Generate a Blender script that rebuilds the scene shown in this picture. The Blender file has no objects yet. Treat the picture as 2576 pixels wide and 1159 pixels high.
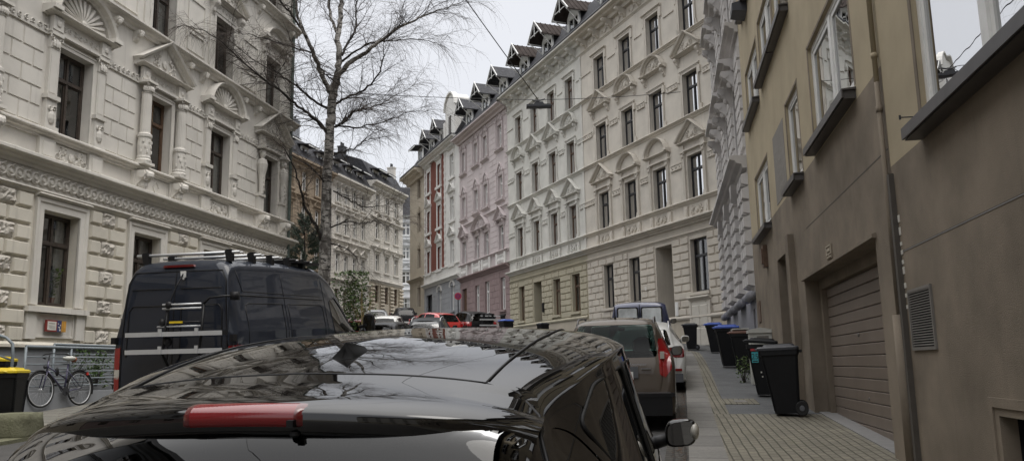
import bpy, bmesh, math, random
from mathutils import Vector, Matrix, Euler
R_ = math.radians
DENOISE = True
S = bpy.context.scene
COL = S.collection

# ------------------------------------------------------------------ camera
cam_d = bpy.data.cameras.new("camera")
cam = bpy.data.objects.new("camera", cam_d)
COL.objects.link(cam)
S.camera = cam
cam_d.sensor_width = 36.0
cam_d.lens = 36.0 * 2050 / 2576
cam_d.clip_start = 0.05
cam_d.clip_end = 3000
cam.matrix_world = Matrix.Rotation(R_(90 + 9.47), 4, 'X') @ Matrix.Rotation(R_(-1.1), 4, 'Z')

# ------------------------------------------------------------------ sky, sun, exposure
W = bpy.data.worlds.new("World")
S.world = W
W.use_nodes = True
wn, wl = W.node_tree.nodes, W.node_tree.links
wn.clear()
SUN_EL, SUN_AZ = 68.0, 130.0
def wnode(t, **k):
    n = wn.new(t)
    for a, b in k.items():
        setattr(n, a, b)
    return n
sky = wnode('ShaderNodeTexSky', sky_type='NISHITA')
sky.sun_disc = False
sky.sun_elevation = R_(SUN_EL)
sky.sun_rotation = R_(SUN_AZ)
sky.air_density = 1.0
sky.dust_density = 4.0
skybg = wnode('ShaderNodeBackground')
skybg.inputs['Strength'].default_value = 0.03
# overcast cloud deck: brighter towards the zenith, faint cloud mottling
tc = wnode('ShaderNodeTexCoord')
sep = wnode('ShaderNodeSeparateXYZ')
ramp = wnode('ShaderNodeValToRGB')
ramp.color_ramp.elements[0].position = 0.0
ramp.color_ramp.elements[0].color = (0.67, 0.675, 0.695, 1)
ramp.color_ramp.elements[1].position = 1.0
ramp.color_ramp.elements[1].color = (2.75, 2.72, 2.68, 1)
e = ramp.color_ramp.elements.new(0.48)
e.color = (0.73, 0.73, 0.745, 1)
cn = wnode('ShaderNodeTexNoise')
cn.inputs['Scale'].default_value = 2.2
cn.inputs['Detail'].default_value = 5
cr = wnode('ShaderNodeMapRange')
cr.inputs['To Min'].default_value = 0.90
cr.inputs['To Max'].default_value = 1.08
cm = wnode('ShaderNodeVectorMath', operation='SCALE')
cbg = wnode('ShaderNodeBackground')
cbg.inputs['Strength'].default_value = 1.0
add = wnode('ShaderNodeAddShader')
out = wnode('ShaderNodeOutputWorld')
wl.new(tc.outputs['Generated'], sep.inputs[0])
wl.new(sep.outputs['Z'], ramp.inputs[0])
wl.new(tc.outputs['Generated'], cn.inputs['Vector'])
wl.new(cn.outputs['Fac'], cr.inputs['Value'])
wl.new(ramp.outputs['Color'], cm.inputs[0])
wl.new(cr.outputs['Result'], cm.inputs['Scale'])
wl.new(cm.outputs[0], cbg.inputs['Color'])
wl.new(sky.outputs[0], skybg.inputs['Color'])
wl.new(cbg.outputs[0], add.inputs[0])
wl.new(skybg.outputs[0], add.inputs[1])
wl.new(add.outputs[0], out.inputs['Surface'])

sun_d = bpy.data.lights.new("sun", 'SUN')
sun_d.energy = 1.3
sun_d.angle = R_(40)
sun_d.color = (1.0, 0.965, 0.91)
sun = bpy.data.objects.new("sun", sun_d)
COL.objects.link(sun)
sun.rotation_euler = (R_(90 - SUN_EL), 0, R_(180 - SUN_AZ))

S.view_settings.view_transform = 'Standard'
S.view_settings.look = 'None'
S.view_settings.exposure = 0.15
S.view_settings.gamma = 1.0
S.view_settings.use_curve_mapping = False
S.cycles.max_bounces = 8
S.cycles.transparent_max_bounces = 12
S.cycles.caustics_reflective = False
S.cycles.caustics_refractive = False
S.cycles.use_denoising = DENOISE

# ------------------------------------------------------------------ helpers
PROFILE = [(-60, -4.6), (-5, -1.72), (0, -1.47), (9, -1.04), (13.3, -.86), (17, -.66), (22, -.22), (31, .42),
           (34.5, .77), (44, 1.5), (54, 2.3), (73, 4.1), (88, 5.6), (110, 8.0), (150, 11), (400, 16)]
def gz(y):
    """height of the pavement at depth y (the street climbs away from the camera)"""
    P = PROFILE
    if y <= P[0][0]:
        return P[0][1]
    for (a, b), (c, d) in zip(P, P[1:]):
        if y <= c:
            return b + (d - b) * (y - a) / (c - a)
    return P[-1][1]
KERB = 0.055

def street(off, s, an=10.5):
    """plan point at sideways offset `off` and distance `s` along the near street axis"""
    a = R_(an)
    return (off * math.cos(a) + s * math.sin(a), -off * math.sin(a) + s * math.cos(a))

class MB:
    """collects geometry, links it as one mesh object"""
    def __init__(s):
        s.v = []; s.f = []
    def add(s, vs, fs):
        n = len(s.v)
        s.v += [tuple(p) for p in vs]
        s.f += [tuple(i + n for i in f) for f in fs]
        return s
    def box(s, x0, x1, z0, z1, y0, y1):
        s.add([(x0, y0, z0), (x1, y0, z0), (x1, y1, z0), (x0, y1, z0), (x0, y0, z1), (x1, y0, z1), (x1, y1, z1), (x0, y1, z1)],
              [(0, 3, 2, 1), (4, 5, 6, 7), (0, 1, 5, 4), (1, 2, 6, 5), (2, 3, 7, 6), (3, 0, 4, 7)])
        return s
    def frus(s, x0, x1, z0, z1, y0, y1, c):
        """block on a wall, its outer face (y1) inset by c"""
        s.add([(x0, y0, z0), (x1, y0, z0), (x1 - c, y1, z0 + c), (x0 + c, y1, z0 + c), (x0, y0, z1), (x1, y0, z1), (x1 - c, y1, z1 - c), (x0 + c, y1, z1 - c)],
              [(0, 3, 2, 1), (4, 5, 6, 7), (1, 2, 6, 5), (2, 3, 7, 6), (3, 0, 4, 7)])
        return s
    def prof(s, prof, x0, x1):
        """moulding: closed profile [(y,z)..] run along x"""
        n = len(prof)
        vs = [(x0, p[0], p[1]) for p in prof] + [(x1, p[0], p[1]) for p in prof]
        fs = [(i, (i + 1) % n, (i + 1) % n + n, i + n) for i in range(n)] + [tuple(range(n)), tuple(range(n, 2 * n))]
        return s.add(vs, fs)
    def slab(s, poly, y0, y1):
        """outline [(x,z)..] given a thickness from y0 to y1"""
        n = len(poly)
        vs = [(p[0], y0, p[1]) for p in poly] + [(p[0], y1, p[1]) for p in poly]
        fs = [(i, (i + 1) % n, (i + 1) % n + n, i + n) for i in range(n)] + [tuple(range(n)), tuple(range(n, 2 * n))]
        return s.add(vs, fs)
    def plan(s, poly, z0, z1):
        n = len(poly)
        vs = [(p[0], p[1], z0) for p in poly] + [(p[0], p[1], z1) for p in poly]
        fs = [(i, (i + 1) % n, (i + 1) % n + n, i + n) for i in range(n)] + [tuple(range(n)), tuple(range(n, 2 * n))]
        return s.add(vs, fs)
    def sweep(s, path, prof, closed=False):
        """profile [(n,y)..] (n = offset to the left normal) along a path in the x-z plane"""
        m, k = len(path), len(prof)
        vs = []
        for i, (x, z) in enumerate(path):
            a = path[i - 1] if i > 0 or closed else None
            b = path[(i + 1) % m] if i < m - 1 or closed else None
            d1 = Vector((x - a[0], z - a[1])).normalized() if a else None
            d2 = Vector((b[0] - x, b[1] - z)).normalized() if b else None
            if d1 is None: d1 = d2
            if d2 is None: d2 = d1
            n1 = Vector((-d1.y, d1.x)); n2 = Vector((-d2.y, d2.x))
            nn = (n1 + n2)
            nn = nn / max(0.35, nn.length_squared / 2) if nn.length > 1e-6 else n1
            for (o, y) in prof:
                vs.append((x + nn.x * o, y, z + nn.y * o))
        fs = []
        for i in range(m if closed else m - 1):
            j = (i + 1) % m
            for q in range(k):
                r = (q + 1) % k
                fs.append((i * k + q, i * k + r, j * k + r, j * k + q))
        if not closed:
            fs += [tuple(range(k)), tuple(range((m - 1) * k, m * k))]
        return s.add(vs, fs)
    def tube(s, pts, r, n=6, cap=True):
        pts = [Vector(p) for p in pts]
        rs = r if isinstance(r, (list, tuple)) else [r] * len(pts)
        vs = []
        up = Vector((0, 0, 1))
        d0 = (pts[1] - pts[0]).normalized()
        u = d0.cross(up)
        if u.length < 0.05: u = d0.cross(Vector((1, 0, 0)))
        u.normalize()
        for i, p in enumerate(pts):
            a = pts[max(0, i - 1)]; b = pts[min(len(pts) - 1, i + 1)]
            d = (b - a).normalized()
            u = (u - d * u.dot(d))
            if u.length < 1e-4: u = d.orthogonal()
            u.normalize(); w = d.cross(u)
            for q in range(n):
                t = 2 * math.pi * q / n
                vs.append(p + (u * math.cos(t) + w * math.sin(t)) * rs[i])
        fs = []
        for i in range(len(pts) - 1):
            for q in range(n):
                fs.append((i * n + q, i * n + (q + 1) % n, (i + 1) * n + (q + 1) % n, (i + 1) * n + q))
        if cap: fs += [tuple(range(n)), tuple(range((len(pts) - 1) * n, len(pts) * n))]
        return s.add(vs, fs)
    def lathe(s, prof, c=(0, 0), n=12, axis='z', a0=0, a1=2 * math.pi):
        """prof [(r,h)..]; axis z: c = (x,y)"""
        full = abs(a1 - a0 - 2 * math.pi) < 1e-6
        k = n if full else n + 1
        vs = []
        for (r, h) in prof:
            for q in range(k):
                t = a0 + (a1 - a0) * q / n
                if axis == 'z': vs.append((c[0] + r * math.cos(t), c[1] + r * math.sin(t), h))
                elif axis == 'x': vs.append((h, c[0] + r * math.cos(t), c[1] + r * math.sin(t)))
                else: vs.append((c[0] + r * math.cos(t), h, c[1] + r * math.sin(t)))
        fs = []
        for i in range(len(prof) - 1):
            for q in range(n):
                fs.append((i * k + q, i * k + (q + 1) % k, (i + 1) * k + (q + 1) % k, (i + 1) * k + q))
        if full:
            fs += [tuple(range(k)), tuple(range((len(prof) - 1) * k, len(prof) * k))]
        return s.add(vs, fs)
    def blob(s, x, y, z, rx, ry, rz, n=7, m=4):
        vs = []; fs = []
        for i in range(1, m):
            t = math.pi * i / m
            for q in range(n):
                a = 2 * math.pi * q / n
                vs.append((x + rx * math.sin(t) * math.cos(a), y + ry * math.sin(t) * math.sin(a), z + rz * math.cos(t)))
        vs += [(x, y, z + rz), (x, y, z - rz)]
        T, B = len(vs) - 2, len(vs) - 1
        for i in range(m - 2):
            for q in range(n):
                fs.append((i * n + q, i * n + (q + 1) % n, (i + 1) * n + (q + 1) % n, (i + 1) * n + q))
        for q in range(n):
            fs.append((T, q, (q + 1) % n)); fs.append((B, (m - 2) * n + (q + 1) % n, (m - 2) * n + q))
        return s.add(vs, fs)
    def scroll(s, x, z, y, r, turns=1.5, th=0.02, a0=0, sgn=1, n=4):
        pts = []
        N = max(6, int(turns * 8))
        for i in range(N + 1):
            t = i / N
            a = a0 + sgn * turns * 2 * math.pi * t
            rr = r * (1 - 0.85 * t)
            pts.append((x + rr * math.cos(a), y, z + rr * math.sin(a)))
        return s.tube(pts, [th * (1 - 0.4 * i / N) for i in range(N + 1)], n)
    def xf(s, M):
        s.v = [tuple(M @ Vector(p)) for p in s.v]
        return s
    def merge(s, o):
        return s.add(o.v, o.f)
    def mesh(s, name, mat, smooth=False, flip=1.0, off=(0, 0, 0)):
        me = bpy.data.meshes.new(name)
        me.from_pydata([(p[0] - off[0], p[1] * flip - off[1], p[2] - off[2]) for p in s.v], [], s.f)
        if isinstance(mat, (list, tuple)):
            for m in mat: me.materials.append(m)
        else: me.materials.append(mat)
        bm = bmesh.new(); bm.from_mesh(me)
        bmesh.ops.recalc_face_normals(bm, faces=bm.faces)
        bm.to_mesh(me); bm.free()
        if smooth:
            me.polygons.foreach_set('use_smooth', [True] * len(me.polygons))
        me.update()
        return me
    def build(s, name, mat, parent=None, smooth=False, flip=1.0, off=(0, 0, 0)):
        return link(name, s.mesh(name, mat, smooth, flip, off), parent)

def link(name, me, parent=None, loc=None, rot=None):
    o = bpy.data.objects.new(name, me)
    COL.objects.link(o)
    if parent is not None: o.parent = parent
    if loc is not None: o.location = loc
    if rot is not None: o.rotation_euler = rot
    return o
def tag(o, label=None, cat=None, group=None, kind=None):
    if label: o['label'] = label
    if cat: o['category'] = cat
    if group: o['group'] = group
    if kind: o['kind'] = kind
    return o
def empty(name, loc=(0, 0, 0), rz=0.0, label=None, cat=None, group=None, rot=None):
    o = bpy.data.objects.new(name, None)
    o.empty_display_size = 0.2
    COL.objects.link(o)
    o.location = loc
    o.rotation_euler = rot if rot is not None else (0, 0, rz)
    return tag(o, label, cat, group)
def children(o):
    return [c for c in COL.objects if c.parent is o]
def copy_tree(o, parent=None, kids=None):
    c = o.copy(); COL.objects.link(c); c.parent = parent
    for ch in children(o):
        copy_tree(ch, c)
    return c
# ------------------------------------------------------------------ materials
MATS = {}
def newmat(name):
    m = bpy.data.materials.new(name); m.use_nodes = True
    nt = m.node_tree; nt.nodes.clear()
    o = nt.nodes.new('ShaderNodeOutputMaterial')
    b = nt.nodes.new('ShaderNodeBsdfPrincipled')
    nt.links.new(b.outputs[0], o.inputs['Surface'])
    MATS[name] = m
    return m, nt, b, o
def nd(nt, t, **k):
    n = nt.nodes.new(t)
    for a, b in k.items():
        if a.startswith('i_'): n.inputs[a[2:].replace('_', ' ')].default_value = b
        else: setattr(n, a, b)
    return n
def c4(c, f=1.0): return (c[0] * f, c[1] * f, c[2] * f, 1)
def coords(nt, scale=(1, 1, 1), rot=(0, 0, 0)):
    t = nd(nt, 'ShaderNodeTexCoord'); m = nd(nt, 'ShaderNodeMapping')
    m.inputs['Scale'].default_value = scale; m.inputs['Rotation'].default_value = rot
    nt.links.new(t.outputs['Object'], m.inputs['Vector'])
    return m.outputs[0]
def noise(nt, vec, scale, detail=4, rough=0.6):
    n = nd(nt, 'ShaderNodeTexNoise'); n.inputs['Scale'].default_value = scale
    n.inputs['Detail'].default_value = detail; n.inputs['Roughness'].default_value = rough
    nt.links.new(vec, n.inputs['Vector']); return n.outputs['Fac']
def rampn(nt, fac, p0, c0, p1, c1):
    r = nd(nt, 'ShaderNodeValToRGB'); e = r.color_ramp.elements
    e[0].position = p0; e[0].color = c0; e[1].position = p1; e[1].color = c1
    nt.links.new(fac, r.inputs[0]); return r.outputs['Color']
def mixc(nt, fac, a, b, mode='MIX'):
    m = nd(nt, 'ShaderNodeMix', data_type='RGBA', blend_type=mode)
    if isinstance(fac, float): m.inputs['Factor'].default_value = fac
    else: nt.links.new(fac, m.inputs['Factor'])
    for s, k in ((a, 6), (b, 7)):
        if isinstance(s, tuple): m.inputs[k].default_value = s
        else: nt.links.new(s, m.inputs[k])
    return m.outputs[2]
def bump(nt, b, h, dist=0.01, strength=0.5):
    n = nd(nt, 'ShaderNodeBump'); n.inputs['Distance'].default_value = dist; n.inputs['Strength'].default_value = strength
    nt.links.new(h, n.inputs['Height']); nt.links.new(n.outputs[0], b.inputs['Normal']); return n
def plaster(name, col, dirt=(0.16, 0.14, 0.12), amt=0.5, rough=0.85, grain=60, gd=0.004, pale=None, lo=0.86, hi=1.06):
    m, nt, b, o = newmat(name)
    v = coords(nt)
    base = rampn(nt, noise(nt, v, 0.9, 5), 0.3, c4(col, lo), 0.7, c4(col, hi))
    if pale:
        vp = coords(nt, (3.5, 3.5, 0.22))
        pf = rampn(nt, noise(nt, vp, 1.3, 5, 0.7), 0.62, (0, 0, 0, 1), 0.82, (.6, .6, .6, 1))
        base = mixc(nt, pf, base, c4(pale))
    vs = coords(nt, (2.2, 2.2, 0.16))
    st = rampn(nt, noise(nt, vs, 1.6, 6, 0.7), 0.56, (0, 0, 0, 1), 0.80, (amt, amt, amt, 1))
    c = mixc(nt, st, base, c4(dirt))
    sp = rampn(nt, noise(nt, v, 7, 6, 0.75), 0.60, (0, 0, 0, 1), 0.85, (amt * .55, amt * .55, amt * .55, 1))
    c = mixc(nt, sp, c, c4(dirt, 1.3))
    nt.links.new(c, b.inputs['Base Color'])
    b.inputs['Roughness'].default_value = rough
    b.inputs['Specular IOR Level'].default_value = 0.25
    h = noise(nt, v, grain, 3)
    bump(nt, b, h, gd, 0.6)
    return m
def simple(name, col, rough=0.6, metal=0.0, var=0.12, scale=6, coat=0.0, spec=0.5, bmp=0.0, bs=80):
    m, nt, b, o = newmat(name)
    v = coords(nt)
    c = rampn(nt, noise(nt, v, scale, 5), 0.3, c4(col, 1 - var), 0.7, c4(col, 1 + var))
    nt.links.new(c, b.inputs['Base Color'])
    b.inputs['Roughness'].default_value = rough
    b.inputs['Metallic'].default_value = metal
    b.inputs['Coat Weight'].default_value = coat
    b.inputs['Specular IOR Level'].default_value = spec
    b.inputs['Coat Roughness'].default_value = 0.03
    b.inputs['Specular IOR Level'].default_value = spec
    if bmp: bump(nt, b, noise(nt, v, bs, 3), bmp, 0.5)
    return m
def carpaint(name, col, metal=0.35, rough=0.32, dust=0.06, ior=1.5, coat=1.0, spec=0.5):
    m, nt, b, o = newmat(name)
    v = coords(nt)
    d = rampn(nt, noise(nt, v, 3.5, 7, 0.7), 0.45, (0, 0, 0, 1), 0.9, (dust * 4, dust * 4, dust * 4, 1))
    c = mixc(nt, d, c4(col), (0.16, 0.15, 0.135, 1))
    nt.links.new(c, b.inputs['Base Color'])
    b.inputs['Metallic'].default_value = metal
    b.inputs['Roughness'].default_value = rough
    b.inputs['Coat Weight'].default_value = coat
    b.inputs['Specular IOR Level'].default_value = spec
    b.inputs['Coat IOR'].default_value = ior
    cr = rampn(nt, noise(nt, v, 9, 6, 0.7), 0.4, (0.002,) * 3 + (1,), 0.85, (0.03,) * 3 + (1,))
    nt.links.new(cr, b.inputs['Coat Roughness'])
    return m
def glassmat(name, tint=(0.35, 0.38, 0.37), refl=1.0, wav=0.0, rough=0.0, base=0.06):
    m = bpy.data.materials.new(name); m.use_nodes = True
    nt = m.node_tree; nt.nodes.clear()
    o = nt.nodes.new('ShaderNodeOutputMaterial')
    t = nd(nt, 'ShaderNodeBsdfTransparent'); t.inputs[0].default_value = c4(tint)
    g = nd(nt, 'ShaderNodeBsdfGlossy'); g.inputs['Roughness'].default_value = rough
    g.inputs[0].default_value = (refl, refl, refl, 1)
    lw = nd(nt, 'ShaderNodeLayerWeight'); lw.inputs['Blend'].default_value = 0.25
    mr = nd(nt, 'ShaderNodeMapRange'); mr.inputs['To Min'].default_value = base; mr.inputs['To Max'].default_value = 0.9
    nt.links.new(lw.outputs['Fresnel'], mr.inputs['Value'])
    mx = nd(nt, 'ShaderNodeMixShader')
    nt.links.new(mr.outputs[0], mx.inputs[0]); nt.links.new(t.outputs[0], mx.inputs[1]); nt.links.new(g.outputs[0], mx.inputs[2])
    nt.links.new(mx.outputs[0], o.inputs['Surface'])
    if wav:
        v = coords(nt)
        n = nd(nt, 'ShaderNodeBump'); n.inputs['Distance'].default_value = wav; n.inputs['Strength'].default_value = 1
        nt.links.new(noise(nt, v, 1.6, 2), n.inputs['Height'])
        nt.links.new(n.outputs[0], g.inputs['Normal']); nt.links.new(n.outputs[0], lw.inputs['Normal'])
    MATS[name] = m
    return m
def brickmat(name, c1, c2, cm, sx, sy, mortar=0.01, rot=0.0, rough=0.85, bmpd=0.01, offs=0.5, var=0.25, spots=None):
    m, nt, b, o = newmat(name)
    v = coords(nt, (1, 1, 1), (0, 0, rot))
    t = nd(nt, 'ShaderNodeTexBrick'); t.offset = offs
    t.inputs['Scale'].default_value = 1.0
    t.inputs['Brick Width'].default_value = sx; t.inputs['Row Height'].default_value = sy
    t.inputs['Mortar Size'].default_value = mortar; t.inputs['Mortar Smooth'].default_value = 0.3
    t.inputs['Color1'].default_value = c4(c1); t.inputs['Color2'].default_value = c4(c2); t.inputs['Mortar'].default_value = c4(cm)
    # slight wobble so that rows are not ruler straight
    wn_ = nd(nt, 'ShaderNodeTexNoise'); wn_.inputs['Scale'].default_value = 1.7
    nt.links.new(v, wn_.inputs['Vector'])
    sc = nd(nt, 'ShaderNodeVectorMath', operation='MULTIPLY_ADD')
    sc.inputs[1].default_value = (0.035, 0.035, 0)
    nt.links.new(wn_.outputs['Color'], sc.inputs[0]); nt.links.new(v, sc.inputs[2])
    nt.links.new(sc.outputs[0], t.inputs['Vector'])
    n1 = rampn(nt, noise(nt, v, 1.1, 6, 0.7), 0.3, (1 - var,) * 3 + (1,), 0.75, (1 + var * .4,) * 3 + (1,))
    c = mixc(nt, 1.0, t.outputs['Color'], n1, 'MULTIPLY')
    n2 = rampn(nt, noise(nt, v, 22, 5, 0.8), 0.35, (0.78,) * 3 + (1,), 0.7, (1.08,) * 3 + (1,))
    c = mixc(nt, 1.0, c, n2, 'MULTIPLY')
    if spots:
        f = rampn(nt, noise(nt, v, 2.3, 7, 0.8), 0.55, (0, 0, 0, 1), 0.75, (0.6, 0.6, 0.6, 1))
        c = mixc(nt, f, c, c4(spots))
    nt.links.new(c, b.inputs['Base Color'])
    b.inputs['Roughness'].default_value = rough
    inv = nd(nt, 'ShaderNodeMath', operation='SUBTRACT'); inv.inputs[0].default_value = 1.0
    nt.links.new(t.outputs['Fac'], inv.inputs[1])
    ad = nd(nt, 'ShaderNodeMath', operation='MULTIPLY_ADD'); ad.inputs[1].default_value = 0.35
    nt.links.new(noise(nt, v, 45, 4), ad.inputs[0]); nt.links.new(inv.outputs[0], ad.inputs[2])
    bump(nt, b, ad.outputs[0], bmpd, 0.8)
    return m
def asphalt(name, col, crack=True, rough=0.8):
    m, nt, b, o = newmat(name)
    v = coords(nt)
    c = rampn(nt, noise(nt, v, 0.7, 7, 0.7), 0.3, c4(col, 0.72), 0.72, c4(col, 1.25))
    g = rampn(nt, noise(nt, v, 90, 3, 0.8), 0.35, (0.72,) * 3 + (1,), 0.7, (1.25,) * 3 + (1,))
    c = mixc(nt, 1.0, c, g, 'MULTIPLY')
    s = rampn(nt, noise(nt, v, 3.1, 6, 0.75), 0.66, (0, 0, 0, 1), 0.72, (0.5, 0.5, 0.5, 1))
    c = mixc(nt, s, c, c4(col, 0.45))
    nt.links.new(c, b.inputs['Base Color'])
    rr = rampn(nt, noise(nt, v, 1.3, 5), 0.3, (rough - .25,) * 3 + (1,), 0.7, (rough + .1,) * 3 + (1,))
    nt.links.new(rr, b.inputs['Roughness'])
    bump(nt, b, noise(nt, v, 120, 3, 0.8), 0.006, 0.7)
    return m

STONE = (0.52, 0.49, 0.44)
M = MATS
plaster('plaster_grey', (0.635, 0.61, 0.56), amt=0.5, lo=.84)
plaster('plaster_ground', (0.63, 0.595, 0.515), amt=0.5, lo=.84)
plaster('plaster_cream', (0.59, 0.55, 0.485), amt=0.44, lo=.82)
plaster('plaster_cream_base', (0.565, 0.52, 0.45), amt=0.38, lo=.82)
plaster('plaster_white', (0.61, 0.60, 0.555), amt=0.42, lo=.82)
plaster('plaster_olive', (0.43, 0.395, 0.30), amt=0.2)
plaster('plaster_pink', (0.55, 0.49, 0.485), amt=0.15)
plaster('plaster_rose', (0.29, 0.22, 0.215), amt=0.2)
plaster('plaster_red', (0.175, 0.062, 0.045), amt=0.2)
plaster('plaster_bluegrey', (0.33, 0.34, 0.355), amt=0.2)
plaster('plaster_trim', (0.68, 0.67, 0.64), amt=0.2)
plaster('plaster_tan', (0.47, 0.42, 0.34), amt=0.3)
plaster('plaster_brown', (0.31, 0.25, 0.185), amt=0.4)
plaster('plaster_far', (0.60, 0.575, 0.53), amt=0.3)
plaster('plaster_far_light', (0.62, 0.63, 0.64), amt=0.2)
plaster('plaster_lilac', (0.53, 0.51, 0.495), amt=0.3)
plaster('plaster_lilac_base', (0.25, 0.25, 0.27), amt=0.25)
plaster('render_yellow', (0.42, 0.358, 0.25), lo=.84, hi=1.08, dirt=(0.22, 0.17, 0.11), amt=0.22, grain=110, gd=0.005)
plaster('render_brown', (0.225, 0.188, 0.146), dirt=(0.115, 0.092, 0.068), amt=0.55, pale=(0.27, 0.245, 0.205), lo=.64, hi=1.2, grain=110, gd=0.008)
plaster('plinth_grey', (0.24, 0.25, 0.265), amt=0.3)
plaster('rough_stone', (0.50, 0.47, 0.42), amt=0.4, grain=16, gd=0.06)
plaster('old_patch', (0.24, 0.225, 0.205), amt=0.6, grain=9, gd=0.03)
plaster('mossy_stone', (0.15, 0.15, 0.10), dirt=(0.07, 0.085, 0.035), amt=0.9, grain=30, gd=0.02)
simple('wood_dark', (0.05, 0.038, 0.03), 0.45, var=0.35, scale=9)
simple('wood_brown', (0.10, 0.058, 0.035), 0.45, var=0.3, scale=9)
simple('frame_black', (0.018, 0.018, 0.020), 0.35)
simple('frame_white', (0.72, 0.72, 0.70), 0.35, var=0.06)
simple('sill_grey', (0.085, 0.08, 0.08), 0.4, 0.2, var=0.15)
simple('curtain', (0.50, 0.49, 0.46), 0.9, var=0.2, scale=14)
simple('room_dark', (0.06, 0.052, 0.045), 0.9, var=0.5, scale=2)
simple('amber_blind', (0.75, 0.36, 0.09), 0.9, var=0.4, scale=1.5)
glassmat('pane', (0.82, 0.84, 0.83), 0.9, 0.003, 0.0, 0.15)
glassmat('pane_modern', (0.30, 0.33, 0.33), 0.8, 0.0008, 0.0, 0.30)
glassmat('car_glass', (0.32, 0.40, 0.38), 1.0, 0.0, 0.0, 0.06)
glassmat('car_glass_dark', (0.05, 0.055, 0.06), 1.0, 0.0, 0.0, 0.10)
glassmat('rear_glass', (0.04, 0.045, 0.05), 0.42, 0.0, 0.0, 0.055)
glassmat('rear_glass_pale', (0.10, 0.12, 0.12), .5, 0.0, 0.0, 0.22)
glassmat('car_glass_far', (0.10, 0.12, 0.12), .4, 0.0, 0.0, 0.05)
glassmat('car_glass_clear', (0.42, 0.60, 0.56), 0.35, 0.0, 0.0, 0.02)
simple('pane_blue', (0.58, 0.61, 0.62), 0.06, var=0.5, scale=1.6, coat=0.6)
def slate():
    m, nt, b, o = newmat('slate')
    v = coords(nt)
    t = nd(nt, 'ShaderNodeTexBrick'); t.inputs['Scale'].default_value = 1
    t.inputs['Brick Width'].default_value = 0.26; t.inputs['Row Height'].default_value = 0.16; t.inputs['Mortar Size'].default_value = 0.012
    t.inputs['Color1'].default_value = (0.030, 0.031, 0.036, 1); t.inputs['Color2'].default_value = (0.052, 0.053, 0.06, 1); t.inputs['Mortar'].default_value = (0.012, 0.012, 0.013, 1)
    mp = nd(nt, 'ShaderNodeCombineXYZ'); sp = nd(nt, 'ShaderNodeSeparateXYZ'); ad = nd(nt, 'ShaderNodeMath', operation='ADD')
    nt.links.new(v, sp.inputs[0]); nt.links.new(sp.outputs['X'], ad.inputs[0]); nt.links.new(sp.outputs['Y'], ad.inputs[1])
    nt.links.new(ad.outputs[0], mp.inputs['X']); nt.links.new(sp.outputs['Z'], mp.inputs['Y']); nt.links.new(mp.outputs[0], t.inputs['Vector'])
    nt.links.new(t.outputs['Color'], b.inputs['Base Color']); b.inputs['Roughness'].default_value = 0.7; b.inputs['Specular IOR Level'].default_value = 0.2
    bump(nt, b, t.outputs['Fac'], 0.01, 0.5).invert = True
slate()
simple('dry_stalk', (0.26, 0.20, 0.09), 0.8)
simple('fin_black', (0.003, 0.003, 0.003), 0.6, spec=.06)
simple('roof_tile', (0.045, 0.037, 0.034), 0.95, spec=.1, var=0.3, scale=3)
simple('gutter', (0.035, 0.036, 0.04), 0.45, 0.3)
simple('zinc', (0.20, 0.21, 0.215), 0.5, 0.4)
simple('copper_green', (0.10, 0.13, 0.115), 0.6, 0.2, var=0.3, scale=3)
simple('lead_pipe', (0.50, 0.49, 0.46), 0.6)
asphalt('asphalt_road', (0.066, 0.064, 0.062))
brickmat('gutter_setts', (0.075, 0.068, 0.058), (0.055, 0.05, 0.043), (0.025, 0.022, 0.018), 0.16, 0.14, 0.014, R_(-79.5), spots=(0.05, 0.035, 0.02))
asphalt('asphalt_walk', (0.095, 0.098, 0.10))
brickmat('kerb_stone', (0.175, 0.168, 0.155), (0.235, 0.225, 0.205), (0.04, 0.038, 0.032), 0.95, 2.0, 0.014, R_(-79.5), offs=0.0)
brickmat('setts', (0.235, 0.215, 0.165), (0.19, 0.175, 0.135), (0.07, 0.065, 0.045), 0.20, 0.10, 0.010, R_(-79.5), spots=(0.12, 0.115, 0.07))
brickmat('pavers', (0.25, 0.228, 0.175), (0.20, 0.184, 0.143), (0.08, 0.072, 0.052), 0.21, 0.105, 0.010, R_(-79.5), spots=(0.13, 0.125, 0.075))
brickmat('flagstones', (0.20, 0.19, 0.165), (0.165, 0.16, 0.14), (0.06, 0.06, 0.045), 0.5, 0.5, 0.012, spots=(0.12, 0.125, 0.06))
simple('earth', (0.09, 0.085, 0.06), 0.9, var=0.3, scale=1.5, bmp=0.02, bs=20)
simple('grass_green', (0.07, 0.105, 0.03), 0.8, var=0.4, scale=4)
simple('bin_black', (0.006, 0.0063, 0.0075), 0.5, spec=0.3, var=0.25, bmp=0.001, bs=200)
simple('bin_lid_dark', (0.035, 0.036, 0.042), 0.4)
simple('bin_yellow', (0.62, 0.47, 0.02), 0.4, var=0.08)
simple('bin_blue', (0.055, 0.11, 0.42), 0.4, var=0.1)
simple('bin_brown', (0.13, 0.06, 0.04), 0.5)
simple('rubber', (0.012, 0.012, 0.012), 0.75)
simple('rim', (0.30, 0.30, 0.31), 0.3, 0.9, var=0.05)
simple('chrome', (0.75, 0.75, 0.76), 0.12, 1.0, var=0.02)
simple('alu', (0.55, 0.56, 0.57), 0.38, 0.35, var=0.05)
simple('steel_grey', (0.17, 0.197, 0.215), 0.5, 0.1)
simple('plastic_black', (0.009, 0.009, 0.010), 0.5, spec=0.3)
simple('plastic_gloss', (0.006, 0.006, 0.007), 0.12, coat=0.5)
simple('plastic_grey', (0.10, 0.105, 0.115), 0.6)
simple('cab_white', (0.50, 0.50, 0.46), 0.5, var=0.15, scale=3)
simple('yellow_plastic', (0.7, 0.5, 0.02), 0.4)
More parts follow.
